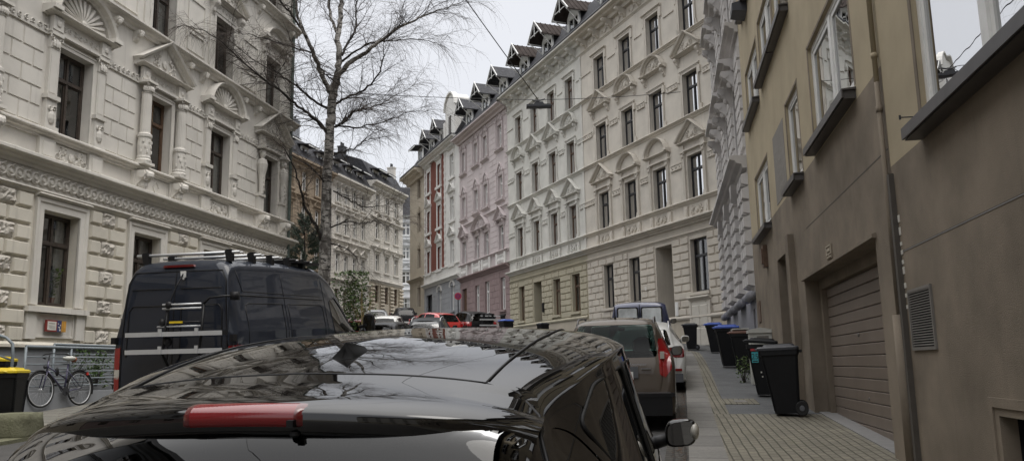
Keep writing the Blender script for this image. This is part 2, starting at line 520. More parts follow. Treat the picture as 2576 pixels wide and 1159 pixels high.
simple('red_plastic', (0.45, 0.03, 0.02), 0.4)
simple('sign_red', (0.38, 0.02, 0.05), 0.4)
simple('sign_blue', (0.15, 0.02, 0.10), 0.4)
simple('board_red', (0.22, 0.03, 0.025), 0.5)
simple('board_navy', (0.04, 0.05, 0.13), 0.5)
simple('board_orange', (0.52, 0.27, 0.05), 0.5, var=0.3, scale=12)
simple('paper', (0.62, 0.60, 0.55), 0.7, var=0.1)
simple('ink', (0.02, 0.02, 0.02), 0.6)
simple('sticker_teal', (0.05, 0.38, 0.42), 0.4)
simple('sticker_red', (0.45, 0.04, 0.05), 0.4)
simple('plate_white', (0.70, 0.70, 0.68), 0.4)
simple('interior', (0.022, 0.022, 0.024), 0.85)
simple('seat_cloth', (0.05, 0.055, 0.06), 0.9)
simple('garage_door', (0.185, 0.15, 0.122), 0.5, var=0.10, scale=2, bmp=0.002, bs=150)
simple('concrete_strip', (0.21, 0.205, 0.20), 0.8)
simple('soffit', (0.075, 0.066, 0.056), 0.8)
simple('vent_metal', (0.19, 0.18, 0.165), 0.5, 0.2)
simple('void', (0.008, 0.008, 0.008), 0.95)
simple('white_door', (0.52, 0.49, 0.43), 0.5, var=0.06)
simple('terracotta', (0.26, 0.10, 0.055), 0.8)
simple('bark_dark', (0.022, 0.018, 0.015), 0.9, var=0.4, scale=8)
simple('twig', (0.075, 0.06, 0.05), 0.85, var=0.3, scale=2)
simple('leaf_a', (0.045, 0.085, 0.018), 0.5, var=0.5, scale=3)
simple('leaf_b', (0.075, 0.12, 0.025), 0.5, var=0.4, scale=3)
simple('needle', (0.022, 0.045, 0.022), 0.6, var=0.5, scale=3)
simple('leaf_litter', (0.10, 0.05, 0.02), 0.8, var=0.5, scale=5)
simple('wire', (0.02, 0.02, 0.02), 0.6)
carpaint('paint_hero', (0.0045, 0.0042, 0.0040), 0.0, 0.5, 0.018, 1.62, 1.0, 0.0)
carpaint('paint_van', (0.016, 0.020, 0.030), 0.0, 0.45, 0.008, 1.45, 0.8, 0.12)
carpaint('paint_taupe', (0.082, 0.066, 0.052), 0.3, 0.45, 0.03, 1.35, .8, .2)
carpaint('paint_white', (0.58, 0.58, 0.56), 0.0, 0.45, 0.03, 1.4, .6, .2)
carpaint('paint_blue', (0.014, 0.021, 0.07), 0.2, 0.35, 0.04)
carpaint('paint_red', (0.42, 0.02, 0.015), 0.1, 0.3, 0.02)
carpaint('paint_black', (0.006, 0.006, 0.007), 0.0, 0.5, 0.04, 1.3, .4, .1)
carpaint('paint_silver', (0.20, 0.205, 0.21), 0.4, 0.5, 0.04, 1.3, .4, .2)
carpaint('paint_grey', (0.016, 0.018, 0.021), 0.0, 0.6, 0.04, 1.25, .3, .1)
def lens(name, col):
    m, nt, b, o = newmat(name)
    b.inputs['Base Color'].default_value = c4(col)
    b.inputs['Roughness'].default_value = 0.12
    b.inputs['Coat Weight'].default_value = 0.8
    b.inputs['Subsurface Weight'].default_value = 0.0
    v = coords(nt, (1, 1, 1))
    w = nd(nt, 'ShaderNodeTexWave'); w.inputs['Scale'].default_value = 30; nt.links.new(v, w.inputs['Vector'])
    bump(nt, b, w.outputs['Fac'], 0.0003, 0.15)
    return m
lens('lens_red', (0.22, 0.005, 0.006)); lens('lens_red_dark', (0.12, 0.004, 0.005)); lens('lens_clear', (0.45, 0.43, 0.38)); lens('lens_amber', (0.5, 0.2, 0.02))
simple('mirror', (0.22, 0.22, 0.22), 0.02, 1.0, var=0.0)
def birch():
    m, nt, b, o = newmat('birch_bark')
    v = coords(nt, (1.2, 1.2, 4.2))
    f = noise(nt, v, 3.0, 7, 0.75)
    c = rampn(nt, f, 0.44, (0.016, 0.014, 0.012, 1), 0.50, (0.42, 0.40, 0.37, 1))
    v2 = coords(nt, (1.0, 1.0, 0.5))
    c2 = rampn(nt, noise(nt, v2, 1.6, 5, 0.7), 0.46, (0, 0, 0, 1), 0.56, (0.85, 0.85, 0.85, 1))
    c = mixc(nt, c2, c, (0.04, 0.034, 0.028, 1))
    nt.links.new(c, b.inputs['Base Color']); b.inputs['Roughness'].default_value = 0.8
    bump(nt, b, f, 0.03, 0.8)
birch()
# ------------------------------------------------------------------ ground, road, pavements
def lerp(a, b, t): return a + (b - a) * t
def poly_at(pl, n=160):
    L = [0]
    for a, b in zip(pl, pl[1:]): L.append(L[-1] + math.dist(a, b))
    out = []
    for i in range(n + 1):
        d = L[-1] * i / n
        for k in range(len(pl) - 1):
            if d <= L[k + 1] + 1e-9:
                t = (d - L[k]) / (L[k + 1] - L[k]); out.append((lerp(pl[k][0], pl[k + 1][0], t), lerp(pl[k][1], pl[k + 1][1], t))); break
    return out
def strip(name, A, B, dz, mat, n=160, across=4, **k):
    a, b = poly_at(A, n), poly_at(B, n)
    mb = MB(); vs = []
    for p, q in zip(a, b):
        for j in range(across + 1):
            x, y = lerp(p[0], q[0], j / across), lerp(p[1], q[1], j / across)
            vs.append((x, y, gz(y) + dz))
    fs = [(i * (across + 1) + j, i * (across + 1) + j + 1, (i + 1) * (across + 1) + j + 1, (i + 1) * (across + 1) + j) for i in range(n) for j in range(across)]
    o = mb.add(vs, fs).build(name, M[mat], smooth=True)
    tag(o, kind=k.get('kind', 'structure'))
    return o
def solid_strip(name, A, B, z_top, z_bot, mat, n=160):
    a, b = poly_at(A, n), poly_at(B, n); vs = []
    for p, q in zip(a, b):
        for (x, y) in (p, q):
            vs.append((x, y, gz(y) + z_bot)); vs.append((x, y, gz(y) + z_top))
    fs = []
    for i in range(n):
        s, t = i * 4, i * 4 + 4
        fs += [(s + 1, s + 3, t + 3, t + 1), (s, s + 1, t + 1, t), (s + 2, s + 3, t + 3, t + 2)]
    o = MB().add(vs, fs).build(name, M[mat]); tag(o, kind='structure'); return o
# one sheet out to the horizon
xs = [-700, -300, -120, -60, -30, -15, 0, 15, 30, 60, 120, 300, 700]
ys = [-300, -60, -30, -5, 0, 4.5, 9, 13.3, 17, 22, 31, 34.5, 44, 54, 73, 88, 110, 150, 400, 900]
gv = [(x, y, gz(y) - 0.19) for y in ys for x in xs]
gf = [(j * len(xs) + i, j * len(xs) + i + 1, (j + 1) * len(xs) + i + 1, (j + 1) * len(xs) + i) for j in range(len(ys) - 1) for i in range(len(xs) - 1)]
g = MB().add(gv, gf).build('ground', M['earth'], smooth=True); tag(g, kind='structure')
S_ = street
kr = [S_(.15, -40), S_(.15, 8), S_(.34, 17), S_(.50, 27), S_(.50, 31.5), (5.35, 34.2), (-2.35, 53.2), (-10.0, 72.5), (-11.6, 90), (-9, 120)]
kl = [S_(-9.4, -40), S_(-9.4, 8), S_(-9.4, 17), S_(-9.4, 27), (-5.2, 32), (-7.0, 40), (-10.5, 55), (-14.6, 72.5), (-15.8, 90), (-14, 120)]
def offs(pl, o):
    out = []
    for i, p in enumerate(pl):
        a = pl[max(0, i - 1)]; b = pl[min(len(pl) - 1, i + 1)]
        d = Vector((b[0] - a[0], b[1] - a[1])).normalized()
        out.append((p[0] + d.y * o, p[1] - d.x * o))
    return out
strip('road', kl, kr, -KERB, 'asphalt_road', n=300, across=8)
strip('gutter', offs(kr, -.27), offs(kr, .01), -KERB + .005, 'gutter_setts', n=300, across=1)
solid_strip('kerb', offs(kr, 0.0), offs(kr, 0.42), 0.0, -0.25, 'kerb_stone', n=300)
solid_strip('kerb', offs(kl, 0.0), offs(kl, -0.30), 0.0, -0.25, 'mossy_stone', n=300)
# right pavement: pavers in front of the garage, then setts and asphalt
nearA = [S_(.57, -40), S_(.57, 8), S_(.70, 14.2)]
strip('pavement', nearA, [S_(3.4, -40), S_(3.4, 8), S_(3.4, 14.2)], -0.004, 'pavers', n=120)
k2 = [S_(.70, 14.2), S_(.76, 17), S_(.92, 27), S_(.92, 31.5), (5.75, 34.4), (-1.95, 53.4), (-9.6, 72.7), (-11.2, 90), (-8.6, 120)]
strip('pavement', k2, offs(k2, 0.26), -0.003, 'setts', n=260, across=2)
strip('pavement', offs(k2, 0.26), offs(k2, 4.5), -0.005, 'asphalt_walk', n=260)
# left pavement
strip('pavement', offs(kl, -0.30), offs(kl, -3.3), -0.004, 'flagstones', n=260)
strip('front_garden', offs(kl, -3.3), offs(kl, -14), -0.02, 'earth', n=200)
# inspection cover in the right pavement, brick surround
mc = MB()
for (a0, a1, b0, b1, dz) in ((.98, 1.62, 15.75, 16.75, .006),):
    P = [S_(a0, b0), S_(a1, b0), S_(a1, b1), S_(a0, b1)]
    mc.add([(x, y, gz(y) + dz) for x, y in P] + [(x, y, gz(y) - .03) for x, y in P], [(0, 1, 2, 3), (0, 1, 5, 4), (1, 2, 6, 5), (2, 3, 7, 6), (3, 0, 4, 7)])
o = mc.build('inspection_cover', M['setts']); tag(o, 'light brick framed inspection cover let into the asphalt pavement near the bins', 'cover')
mc = MB(); P = [S_(1.2, 16.05), S_(1.42, 16.05), S_(1.42, 16.45), S_(1.2, 16.45)]
mc.add([(x, y, gz(y) + .010) for x, y in P] + [(x, y, gz(y) - .01) for x, y in P], [(0, 1, 2, 3), (0, 1, 5, 4), (1, 2, 6, 5), (2, 3, 7, 6), (3, 0, 4, 7)])
mc.build('iron_lid', M['vent_metal'], o)
# white line end painted on the road behind the taupe car
P = [S_(-.55, 15.15), S_(.16, 15.15), S_(.16, 15.27), S_(-.55, 15.27)]
o = MB().add([(x, y, gz(y) - KERB + .004) for x, y in P], [(0, 1, 2, 3)]).build('road_marking', M['frame_white']); tag(o, kind='structure')
# leaf litter in the gutter
rnd = random.Random(5); lm = MB()
for i in range(1500):
    s = rnd.uniform(7, 24); of = .13 - abs(rnd.gauss(0, .10))
    x, y = S_(of + (s - 8) * .02 * (s > 8), s); r = rnd.uniform(.006, .02); a = rnd.uniform(0, 6.28); z = gz(y) - KERB + rnd.uniform(.002, .012)
    lm.add([(x + r * math.cos(a + q * 1.57), y + r * math.sin(a + q * 1.57) * .7, z + rnd.uniform(0, .006)) for q in range(4)], [(0, 1, 2, 3)])
for i in range(700):
    s = rnd.uniform(8, 30); of = rnd.uniform(-12.3, -9.2)
    x, y = S_(of, s); r = rnd.uniform(.006, .022); a = rnd.uniform(0, 6.28); z = gz(y) + rnd.uniform(.0, .008)
    lm.add([(x + r * math.cos(a + q * 1.57), y + r * math.sin(a + q * 1.57) * .7, z + rnd.uniform(0, .006)) for q in range(4)], [(0, 1, 2, 3)])
o = lm.build('leaf_litter', M['leaf_litter']); tag(o, kind='stuff')
o['label'] = 'brown dead leaves scattered along the gutter and pavement'
# ------------------------------------------------------------------ house kit
def cartouche(mb, x, z, y, w, h, seed=0, n=4):
    """raised scrollwork filling w x h, centred on x,z, standing off y"""
    r = random.Random(seed)
    s = min(w, h)
    mb.blob(x, y + .02, z, s * .16, .045, s * .24)
    mb.lathe([(s * .20, y), (s * .24, y + .03), (s * .20, y + .045)], (x, z), 10, 'y')
    for sg in (-1, 1):
        for k in range(n):
            a = (k + .5) / n * math.pi - math.pi / 2
            cx = x + sg * (w * .30) * (0.55 + .45 * math.cos(a)) ; cz = z + h * .30 * math.sin(a)
            mb.scroll(cx, cz, y + .02, s * r.uniform(.13, .2), 1.3, s * .045 + .004, a0=r.uniform(0, 6), sgn=sg)
            mb.blob(cx + sg * w * .1, y + .015, cz + r.uniform(-.2, .2) * h, s * .05, .03, s * .09, 5, 3)
def console(mb, x, z, w, h, d):
    """S-shaped bracket: top at z, hanging down h, projecting d"""
    n = 10; prof = []
    for i in range(n + 1):
        t = i / n
        prof.append((d * (1 - t) ** 0.8 * (1 + .25 * math.sin(t * 6.28)) + .02, z - h * t))
    prof += [(0, z - h), (0, z)]
    mb.prof([(p[0], p[1]) for p in prof], x - w / 2, x + w / 2)
    mb.lathe([(h * .17, x - w * .6), (h * .17, x + w * .6)], (d * .78, z - h * .2), 8, 'x')
    mb.blob(x, d * .45, z - h * .62, w * .45, d * .25, h * .2, 6, 4)
CORN = lambda d, z0, z1: [(0, z0), (d * .25, z0), (d * .32, z0 + (z1 - z0) * .3), (d * .62, z0 + (z1 - z0) * .42), (d * .7, z0 + (z1 - z0) * .62), (d, z0 + (z1 - z0) * .7), (d, z1 - .02), (d * .9, z1), (0, z1)]
RAKE = lambda w, d: [(0, 0), (0, d * .45), (w * .45, d * .55), (w * .55, d * .9), (w, d), (w, 0)]
def architrave(mb, w, h, b=.13, d=.05, sill=False):
    path = [(-w / 2, 0), (-w / 2, h), (w / 2, h), (w / 2, 0)]
    mb.sweep(path, [(0, -.02), (0, d * .6), (b * .6, d * .6), (b * .7, d), (b, d), (b, -.02)])
def ped_tri(w, rise, d=.22, orn=1, seed=1):
    mb = MB(); a = w / 2
    mb.prof(CORN(d * .9, 0, .10), -a, a)
    sl = math.atan2(rise, a)
    mb.sweep([(-a, .10), (0, .10 + rise), (a, .10)], [(p[0], p[1]) for p in RAKE(.12, d)])
    mb.slab([(-a * .96, .09), (0, .10 + rise * .98), (a * .96, .09)], -.01, d * .28)
    if orn: cartouche(mb, 0, .10 + rise * .36, d * .28, a * 1.05, rise * .62, seed)
    return mb
def ped_arc(w, rise, d=.22, ear=.16, orn=1, seed=2, shell=False):
    mb = MB(); a = w / 2 - ear
    n = 16
    R = (a * a + rise * rise) / (2 * rise); cz = .10 + rise - R
    th = math.asin(min(1, a / R)); th = math.pi - th if rise > R else th
    arc = [(R * math.sin(-th + 2 * th * i / n), cz + R * math.cos(-th + 2 * th * i / n)) for i in range(n + 1)]
    mb.prof(CORN(d * .85, 0, .10), -a - ear, a + ear)
    for sg in (-1, 1):
        x0, x1 = sorted((sg * (a - .02), sg * (a + ear)))
        mb.box(x0, x1, .10, .20, 0, d)
    mb.sweep(arc, [(p[0], p[1]) for p in RAKE(.12, d)])
    mb.slab([(x, z) for x, z in arc], -.01, d * .2)
    if shell:
        for i in range(13):
            t = math.pi * (i + .5) / 13
            L = rise * .86
            mb.tube([(0, d * .25, .16), (math.cos(t) * L * .5 * a / rise, d * .36, .14 + math.sin(t) * L * .5), (math.cos(t) * L * a / rise, d * .28, .14 + math.sin(t) * L)], [.02, .035, .05], 5)
        mb.blob(0, d * .4, .2, .09, .05, .08)
    elif orn: cartouche(mb, 0, .12 + rise * .45, d * .2, a * 1.3, rise * .75, seed)
    return mb
def fluted(mb, x, z0, z1, w, d, cap=.28, base=.22):
    mb.box(x - w * .5, x + w * .5, z0, z0 + base * .5, -.01, d + .03)
    mb.box(x - w * .44, x + w * .44, z0 + base * .5, z0 + base, -.01, d + .015)
    mb.box(x - w * .36, x + w * .36, z0 + base, z1 - cap, -.01, d)
    for k in (-1, 0, 1): mb.tube([(x + k * w * .2, d, z0 + base), (x + k * w * .2, d, z1 - cap)], .012, 4)
    capital(mb, x, z1 - cap, z1, w, d)
def capital(mb, x, z0, z1, w, d):
    h = z1 - z0
    mb.frus(x - w * .5, x + w * .5, z1 - h * .2, z1, -.01, d + .06, .01)
    mb.box(x - w * .38, x + w * .38, z0, z1 - h * .18, -.01, d + .01)
    for sg in (-1, 1):
        mb.scroll(x + sg * w * .34, z1 - h * .34, d + .03, h * .2, 1.2, .018, a0=1.6, sgn=-sg)
        mb.blob(x + sg * w * .2, d + .03, z0 + h * .3, w * .14, .03, h * .25, 5, 4)
    mb.blob(x, d + .035, z0 + h * .32, w * .14, .03, h * .3, 5, 4)

PROTO = {}
def proto(key, fn):
    if key not in PROTO: PROTO[key] = fn()
    return PROTO[key]
class House:
    def __init__(s, name, x0, y0, ang, side, base, label, cat='house', group=None):
        s.side, s.base, s.name = side, base, name
        s.root = empty(name, (x0, y0, base), R_(90 - ang), label, cat, group)
        s.key = name + str(id(s))
    def part(s, name, mb, mat, smooth=False, parent=None, label=None):
        o = mb.build(name, M[mat] if isinstance(mat, str) else mat, parent or s.root, smooth, s.side, (0, 0, s.base))
        if label: o['label'] = label
        return o
    def put(s, name, key, fn, mat, t, z, d=0, parent=None, smooth=False):
        """shared-mesh part: fn() builds it once around its own origin"""
        me = proto((key, mat, s.side), lambda: fn().mesh(name, M[mat], smooth, s.side))
        o = link(name, me, parent or s.root)
        o.location = (t, s.side * d, z - (s.base if parent is None else 0))
        return o
    def wall(s, name, t0, t1, z0, z1, ops, mat, rd=.18, D=None, y=0.0):
        """wall sheet with real openings [(t0,t1,z0,z1)] and their reveals"""
        mb = MB()
        T = sorted({t0, t1, *[v for o in ops for v in (o[0], o[1])]}); Z = sorted({z0, z1, *[v for o in ops for v in (o[2], o[3])]})
        T = [v for v in T if t0 <= v <= t1]; Z = [v for v in Z if z0 <= v <= z1]
        for a, b in zip(T, T[1:]):
            for c, e in zip(Z, Z[1:]):
                m_, n_ = (a + b) / 2, (c + e) / 2
                if any(o[0] < m_ < o[1] and o[2] < n_ < o[3] for o in ops): continue
                mb.add([(a, y, c), (b, y, c), (b, y, e), (a, y, e)], [(0, 1, 2, 3)])
        for o in ops:
            a, b, c, e = o[:4]; r = rd
            mb.add([(a, y, c), (b, y, c), (b, y, e), (a, y, e), (a, y - r, c), (b, y - r, c), (b, y - r, e), (a, y - r, e)],
                   [(0, 1, 5, 4), (1, 2, 6, 5), (2, 3, 7, 6), (3, 0, 4, 7)])
        if D:
            mb.add([(t0, y, z0), (t1, y, z0), (t1, y, z1), (t0, y, z1), (t0, -D, z0), (t1, -D, z0), (t1, -D, z1), (t0, -D, z1)],
                   [(1, 2, 6, 5), (3, 0, 4, 7), (4, 5, 6, 7), (2, 3, 7, 6)])
        return s.part(name, mb, mat)
    def window(s, tc, z0, w, h, fmat='wood_dark', style='T', rd=.18, cur=0, pane='pane', fr=.065, name='window', wall_t=None):
        def frame():
            mb = MB(); y0, y1 = -rd - .06, -rd - .004
            a = w / 2
            mb.box(-a, -a + fr, 0, h, y0, y1).box(a - fr, a, 0, h, y0, y1)
            mb.box(-a + fr, a - fr, 0, fr, y0, y1).box(-a + fr, a - fr, h - fr, h, y0, y1)
            if style == 'T':
                zt = h * .68
                mb.box(-a + fr, a - fr, zt - fr * .6, zt + fr * .6, y0, y1 + .035)
                mb.box(-fr * .55, fr * .55, fr, zt - fr * .6, y0, y1 + .02)
                mb.box(-fr * .45, fr * .45, zt + fr * .6, h - fr, y0, y1 + .015)
                for sx in (-1, 1):
                    for (za, zb) in ((fr, zt - fr * .6), (zt + fr * .6, h - fr)):
                        xi0, xi1 = (fr * .55, a - fr) if sx > 0 else (-a + fr, -fr * .55)
                        mb.box(xi0, xi0 + .03, za, zb, y0 + .01, y1 - .012).box(xi1 - .03, xi1, za, zb, y0 + .01, y1 - .012)
                        mb.box(xi0 + .03, xi1 - .03, za, za + .03, y0 + .01, y1 - .012).box(xi0 + .03, xi1 - .03, zb - .03, zb, y0 + .01, y1 - .012)
                mb.scroll(0, zt, y1 + .045, .02, .5, .012)
            elif style == 'X':      # cross with six panes
                for xx in (-w / 6, w / 6): mb.box(xx - .03, xx + .03, fr, h - fr, y0, y1 + .01)
                mb.box(-a + fr, a - fr, h * .6 - .03, h * .6 + .03, y0, y1 + .02)
            elif style == 'M':      # modern two-light plastic window, unequal lights
                xm = -w * .02
                mb.box(xm - .065, xm + .065, fr, h - fr, y0, y1 + .012)
                for (xa, xb) in ((-a + fr, xm - .065), (xm + .065, a - fr)):
                    g_ = .07
                    mb.box(xa, xa + g_, fr, h - fr, y0 + .01, y1 - .012).box(xb - g_, xb, fr, h - fr, y0 + .01, y1 - .012)
                    mb.box(xa + g_, xb - g_, fr, fr + g_, y0 + .01, y1 - .012).box(xa + g_, xb - g_, h - fr - g_, h - fr, y0 + .01, y1 - .012)
            elif style == 'S':
                g_ = .05; xa, xb = -a + fr, a - fr
                mb.box(xa, xa + g_, fr, h - fr, y0 + .01, y1 - .012).box(xb - g_, xb, fr, h - fr, y0 + .01, y1 - .012)
                mb.box(xa + g_, xb - g_, fr, fr + g_, y0 + .01, y1 - .012).box(xa + g_, xb - g_, h - fr - g_, h - fr, y0 + .01, y1 - .012)
            return mb
        k = (w, h, style, rd, fr)
        f = s.put(name, ('frame',) + k, frame, fmat, tc, z0)
        s.put('pane', ('pane', w, h, rd), lambda: MB().add([(-w / 2 + .01, -rd - .035, .01), (w / 2 - .01, -rd - .035, .01), (w / 2 - .01, -rd - .035, h - .01), (-w / 2 + .01, -rd - .035, h - .01)], [(0, 1, 2, 3)]), pane, 0, 0, 0, f)
        def room():
            y0, y1 = -rd - 2.2, -rd - .062; a = w / 2 + .25
            return MB().add([(-a, y0, -.3), (a, y0, -.3), (a, y0, h + .3), (-a, y0, h + .3), (-w / 2, y1, 0), (w / 2, y1, 0), (w / 2, y1, h), (-w / 2, y1, h)],
                            [(0, 1, 2, 3), (0, 1, 5, 4), (1, 2, 6, 5), (2, 3, 7, 6), (3, 0, 4, 7)])
        s.put('room', ('room', w, h, rd), room, 'room_dark', 0, 0, 0, f)
        if cur:
            def curt():
                mb = MB(); y = -rd - .16; n = 14
                def drape(xa, xb, za, zb, seed):
                    rr = random.Random(seed); vs = []
                    m_ = max(4, int((xb - xa) / .035))
                    for i in range(m_ + 1):
                        x = xa + (xb - xa) * i / m_
                        yy = y + .022 * math.sin(i * 1.9 + rr.random() * .6)
                        vs += [(x, yy, za), (x, yy, zb)]
                    mb.add(vs, [(2 * i, 2 * i + 2, 2 * i + 3, 2 * i + 1) for i in range(m_)])
                if cur == 1: drape(-w / 2, -w * .2, 0, h, 1); drape(w * .25, w / 2, 0, h, 2)
                elif cur == 2: drape(-w / 2, w / 2, 0, h * .64, 3)
                elif cur == 3: drape(-w / 2, w / 2, h * .12, h, 4)
                elif cur == 4: drape(-w / 2, w * .1, 0, h, 5)
                return mb
            s.put('curtain', ('curtain', w, h, rd, cur), curt, 'curtain', 0, 0, 0, f)
        return f
    def rustic(s, name, t0, t1, z0, z1, ops, mat, rows, bw=.85, d=.05, c=.03, gap=.015, skip=None):
        """raised blocks in courses, leaving the openings free"""
        mb = MB(); hz = (z1 - z0) / rows
        for r in range(rows):
            za, zb = z0 + r * hz + gap, z0 + (r + 1) * hz - gap
            segs = [(t0, t1)]
            for o in ops:
                if o[2] < zb and o[3] > za:
                    new = []
                    for a, b in segs:
                        if o[1] <= a or o[0] >= b: new.append((a, b)); continue
                        if o[0] > a: new.append((a, o[0]))
                        if o[1] < b: new.append((o[1], b))
                    segs = new
            for a, b in segs:
                if b - a < .08: continue
                n = max(1, round((b - a) / bw)); w = (b - a) / n
                cuts = [a + w * i for i in range(n + 1)]
                if r % 2 and n > 1: cuts = [a] + [a + w * (i + .5) for i in range(n)] + [b]
                elif r % 2 and b - a > .6: cuts = [a, (a + b) / 2, b]
                for u, v in zip(cuts, cuts[1:]):
                    if v - u > .06: mb.frus(u + gap, v - gap, za, zb, -.005, d, c)
        return s.part(name, mb, mat)
    def band(s, name, t0, t1, z0, z1, d, mat):
        return s.part(name, MB().prof(CORN(d, z0, z1), t0, t1), mat)
    def roof(s, t0, t1, ze, D=9, front=1.0, h1=2.5, h2=4.0, mat='slate', over=.3, gut=True):
        mb = MB()
        mb.prof([(over * .6, ze), (-front, ze + h1), (-D / 2, ze + h2), (-D, ze + h1), (-D, ze - .05), (over * .6, ze - .05)], t0, t1)
        r = s.part('roof', mb, mat)
        if gut:
            s.part('gutter', MB().tube([(t0, over + .08, ze + .0), (t1, over + .08, ze + .0)], .085, 8).box(t0, t1, ze - .04, ze + .05, over * .3, over), 'gutter', parent=None)
        return r
    def dormer(s, tc, z, style='gable', roofmat='roof_tile', w=1.5, h=1.75, y=-.30, over=.9, rise=.95, fmat='frame_white'):
        k = (style, w, h, over, rise)
        def body():
            mb = MB(); a = w / 2
            mb.box(-a, -a + .14, 0, h, -.12, 0).box(a - .14, a, 0, h, -.12, 0)
            mb.box(-a + .14, a - .14, 0, .12, -.12, 0).box(-a + .14, a - .14, h - .14, h, -.12, 0)
            return mb
        def cheeks():
            a = w / 2
            return MB().box(-a, -a + .05, -.6, h, -2.6, -.12).box(a - .05, a, -.6, h, -2.6, -.12).box(-a + .05, a - .05, -.6, h, -2.6, -2.5)
        def rf():
            a = w / 2 + .28; mb = MB()
            if style == 'gable':
                for sg in (-1, 1):
                    mb.add([(0, over, h + rise), (sg * a, over, h - .12), (sg * a, -3, h - .12), (0, -3, h + rise),
                            (0, over, h + rise - .07), (sg * a, over, h - .19), (sg * a, -3, h - .19), (0, -3, h + rise - .07)],
                           [(0, 1, 2, 3), (4, 5, 6, 7), (0, 1, 5, 4), (1, 2, 6, 5), (2, 3, 7, 6)])
                n = 12 if roofmat == 'roof_tile' else 0
                for sg in (-1, 1):       # tile rolls
                    for i in range(n):
                        yy = over - (over + 3) * (i + .5) / n
                        mb.tube([(0, yy, h + rise + .01), (sg * a, yy, h - .11)], .035, 5)
            else:
                mb.add([(-a, over, h - .02), (a, over, h - .02), (a, -3, h + rise), (-a, -3, h + rise), (-a, over, h - .10), (a, over, h - .10), (a, -3, h + rise - .1), (-a, -3, h + rise - .1)],
                       [(0, 1, 2, 3), (4, 5, 6, 7), (0, 1, 5, 4), (1, 2, 6, 5), (2, 3, 7, 6), (3, 0, 4, 7)])
            return mb
        def barge():
            a = w / 2 + .28; mb = MB()
            if style == 'gable':
                mb.sweep([(-a, h - .22), (0, h + rise - .1), (a, h - .22)], [(0, over - .06), (0, over - .01), (.14, over - .01), (.14, over - .06)])
                for sg in (-1, 1):
                    mb.tube([(sg * w / 2 * .95, 0, h * .55), (sg * (a - .1), over - .05, h - .1)], .035, 5)
                    mb.tube([(sg * (a - .1), 0, h - .15), (sg * (a - .1), over - .05, h - .15)], .035, 5)
                mb.tube([(0, over - .05, h + rise - .12), (0, over - .05, h + .0)], .03, 5)
                mb.tube([(-a * .6, over - .05, h + .12), (a * .6, over - .05, h + .12)], .03, 5)
                mb.slab([(-w / 2, h), (0, h + rise * .8), (w / 2, h)], -.05, 0)
            else: mb.box(-a, a, h - .2, h - .09, over - .06, over - .01)
            return mb
        def fr():
            a = w / 2 - .14; hh = h - .26; mb = MB(); f = .06
            mb.box(-a, -a + f, .12, h - .14, -.1, -.03).box(a - f, a, .12, h - .14, -.1, -.03).box(-a + f, a - f, .12, .12 + f, -.1, -.03).box(-a + f, a - f, h - .14 - f, h - .14, -.1, -.03)
            mb.box(-.035, .035, .12 + f, h - .14 - f, -.1, -.02)
            return mb
        b = s.put('dormer', ('db',) + k, body, fmat, tc, z, y)
        s.put('cheek', ('dc',) + k, cheeks, 'slate', 0, 0, 0, b)
        s.put('dormer_roof', ('dr', roofmat) + k, rf, roofmat, 0, 0, 0, b)
        s.put('bargeboard', ('dg',) + k, barge, fmat, 0, 0, 0, b)
        s.put('frame', ('df',) + k, fr, fmat, 0, 0, 0, b)
        s.put('pane', ('dp',) + k, lambda: MB().box(-w / 2 + .14, w / 2 - .14, .12, h - .14, -.075, -.07), 'pane', 0, 0, 0, b)
        return b
    def chimney(s, tc, y, z0, z1, w=.9, d=.6, mat='plaster_tan'):
        c = s.part('chimney', MB().box(tc - w / 2, tc + w / 2, z0, z1, y - d / 2, y + d / 2).box(tc - w / 2 - .06, tc + w / 2 + .06, z1, z1 + .12, y - d / 2 - .06, y + d / 2 + .06), mat)
        for k in (-1, 1): s.part('chimney_pot', MB().lathe([(.12, z1 + .12), (.1, z1 + .5), (.13, z1 + .52)], (tc + k * w * .25, y), 8), 'gutter', parent=None)
        return c
# ------------------------------------------------------------------ left corner house with the ornate facade
lx, ly = S_(-13.3, 0, 10.1)
LH = House('ornate_townhouse', lx, ly, 10.1, -1, -1.2, 'large grey white stucco townhouse with shell pediments, on the left behind the dark van')
T0, T1 = 10.9, 27.6
CS = [12.95, 16.27, 19.55, 22.75, 26.1]
GS = [12.9, 16.15, 19.32, 22.6, 25.9]
wv = 1.13
gops = [(c - .58, c + .58, 1.52, 3.6) for c in GS]
LH.wall('plinth', T0, T1, -1.2, .66, [], 'plinth_grey', D=10, y=.05)
LH.wall('ground_floor_wall', T0, T1, .66, 4.5, gops, 'plaster_ground', rd=.22, D=10)
f1 = [(c - wv / 2, c + wv / 2, 5.38, 7.45) for c in CS]
f2 = [(c - .54, c + .54, 9.18, 11.08) for c in CS]
f3 = [(c - .52, c + .52, 13.0, 14.7) for c in CS]
LH.wall('upper_wall', T0, T1, 4.5, 16.0, f1 + f2 + f3, 'plaster_grey', rd=.22, D=10)
for i, c in enumerate(GS):
    LH.window(c, 1.52, 1.16, 2.08, 'wood_dark', 'T', .22, cur=(0, 1, 0, 4, 1)[i])
    def sur():
        mb = MB(); architrave(mb, 1.16, 2.1, .24, .08)
        mb.box(-.95, .95, -.16, -.04, -.02, .16); mb.box(-.9, -.62, -.74, -.16, -.02, .09); mb.box(.62, .9, -.74, -.16, -.02, .09)
        mb.box(-.6, .6, -.70, -.18, -.02, .03); mb.sweep([(-.55, -.66), (-.55, -.22), (.55, -.22), (.55, -.66)], [(0, .03), (0, .05), (.04, .05), (.04, .03)], closed=True)
        mb.prof(CORN(.16, 2.34, 2.44), -.85, .85)
        return mb
    LH.put('window_surround', 'gsur', sur, 'plaster_grey', c, 1.52, 0)
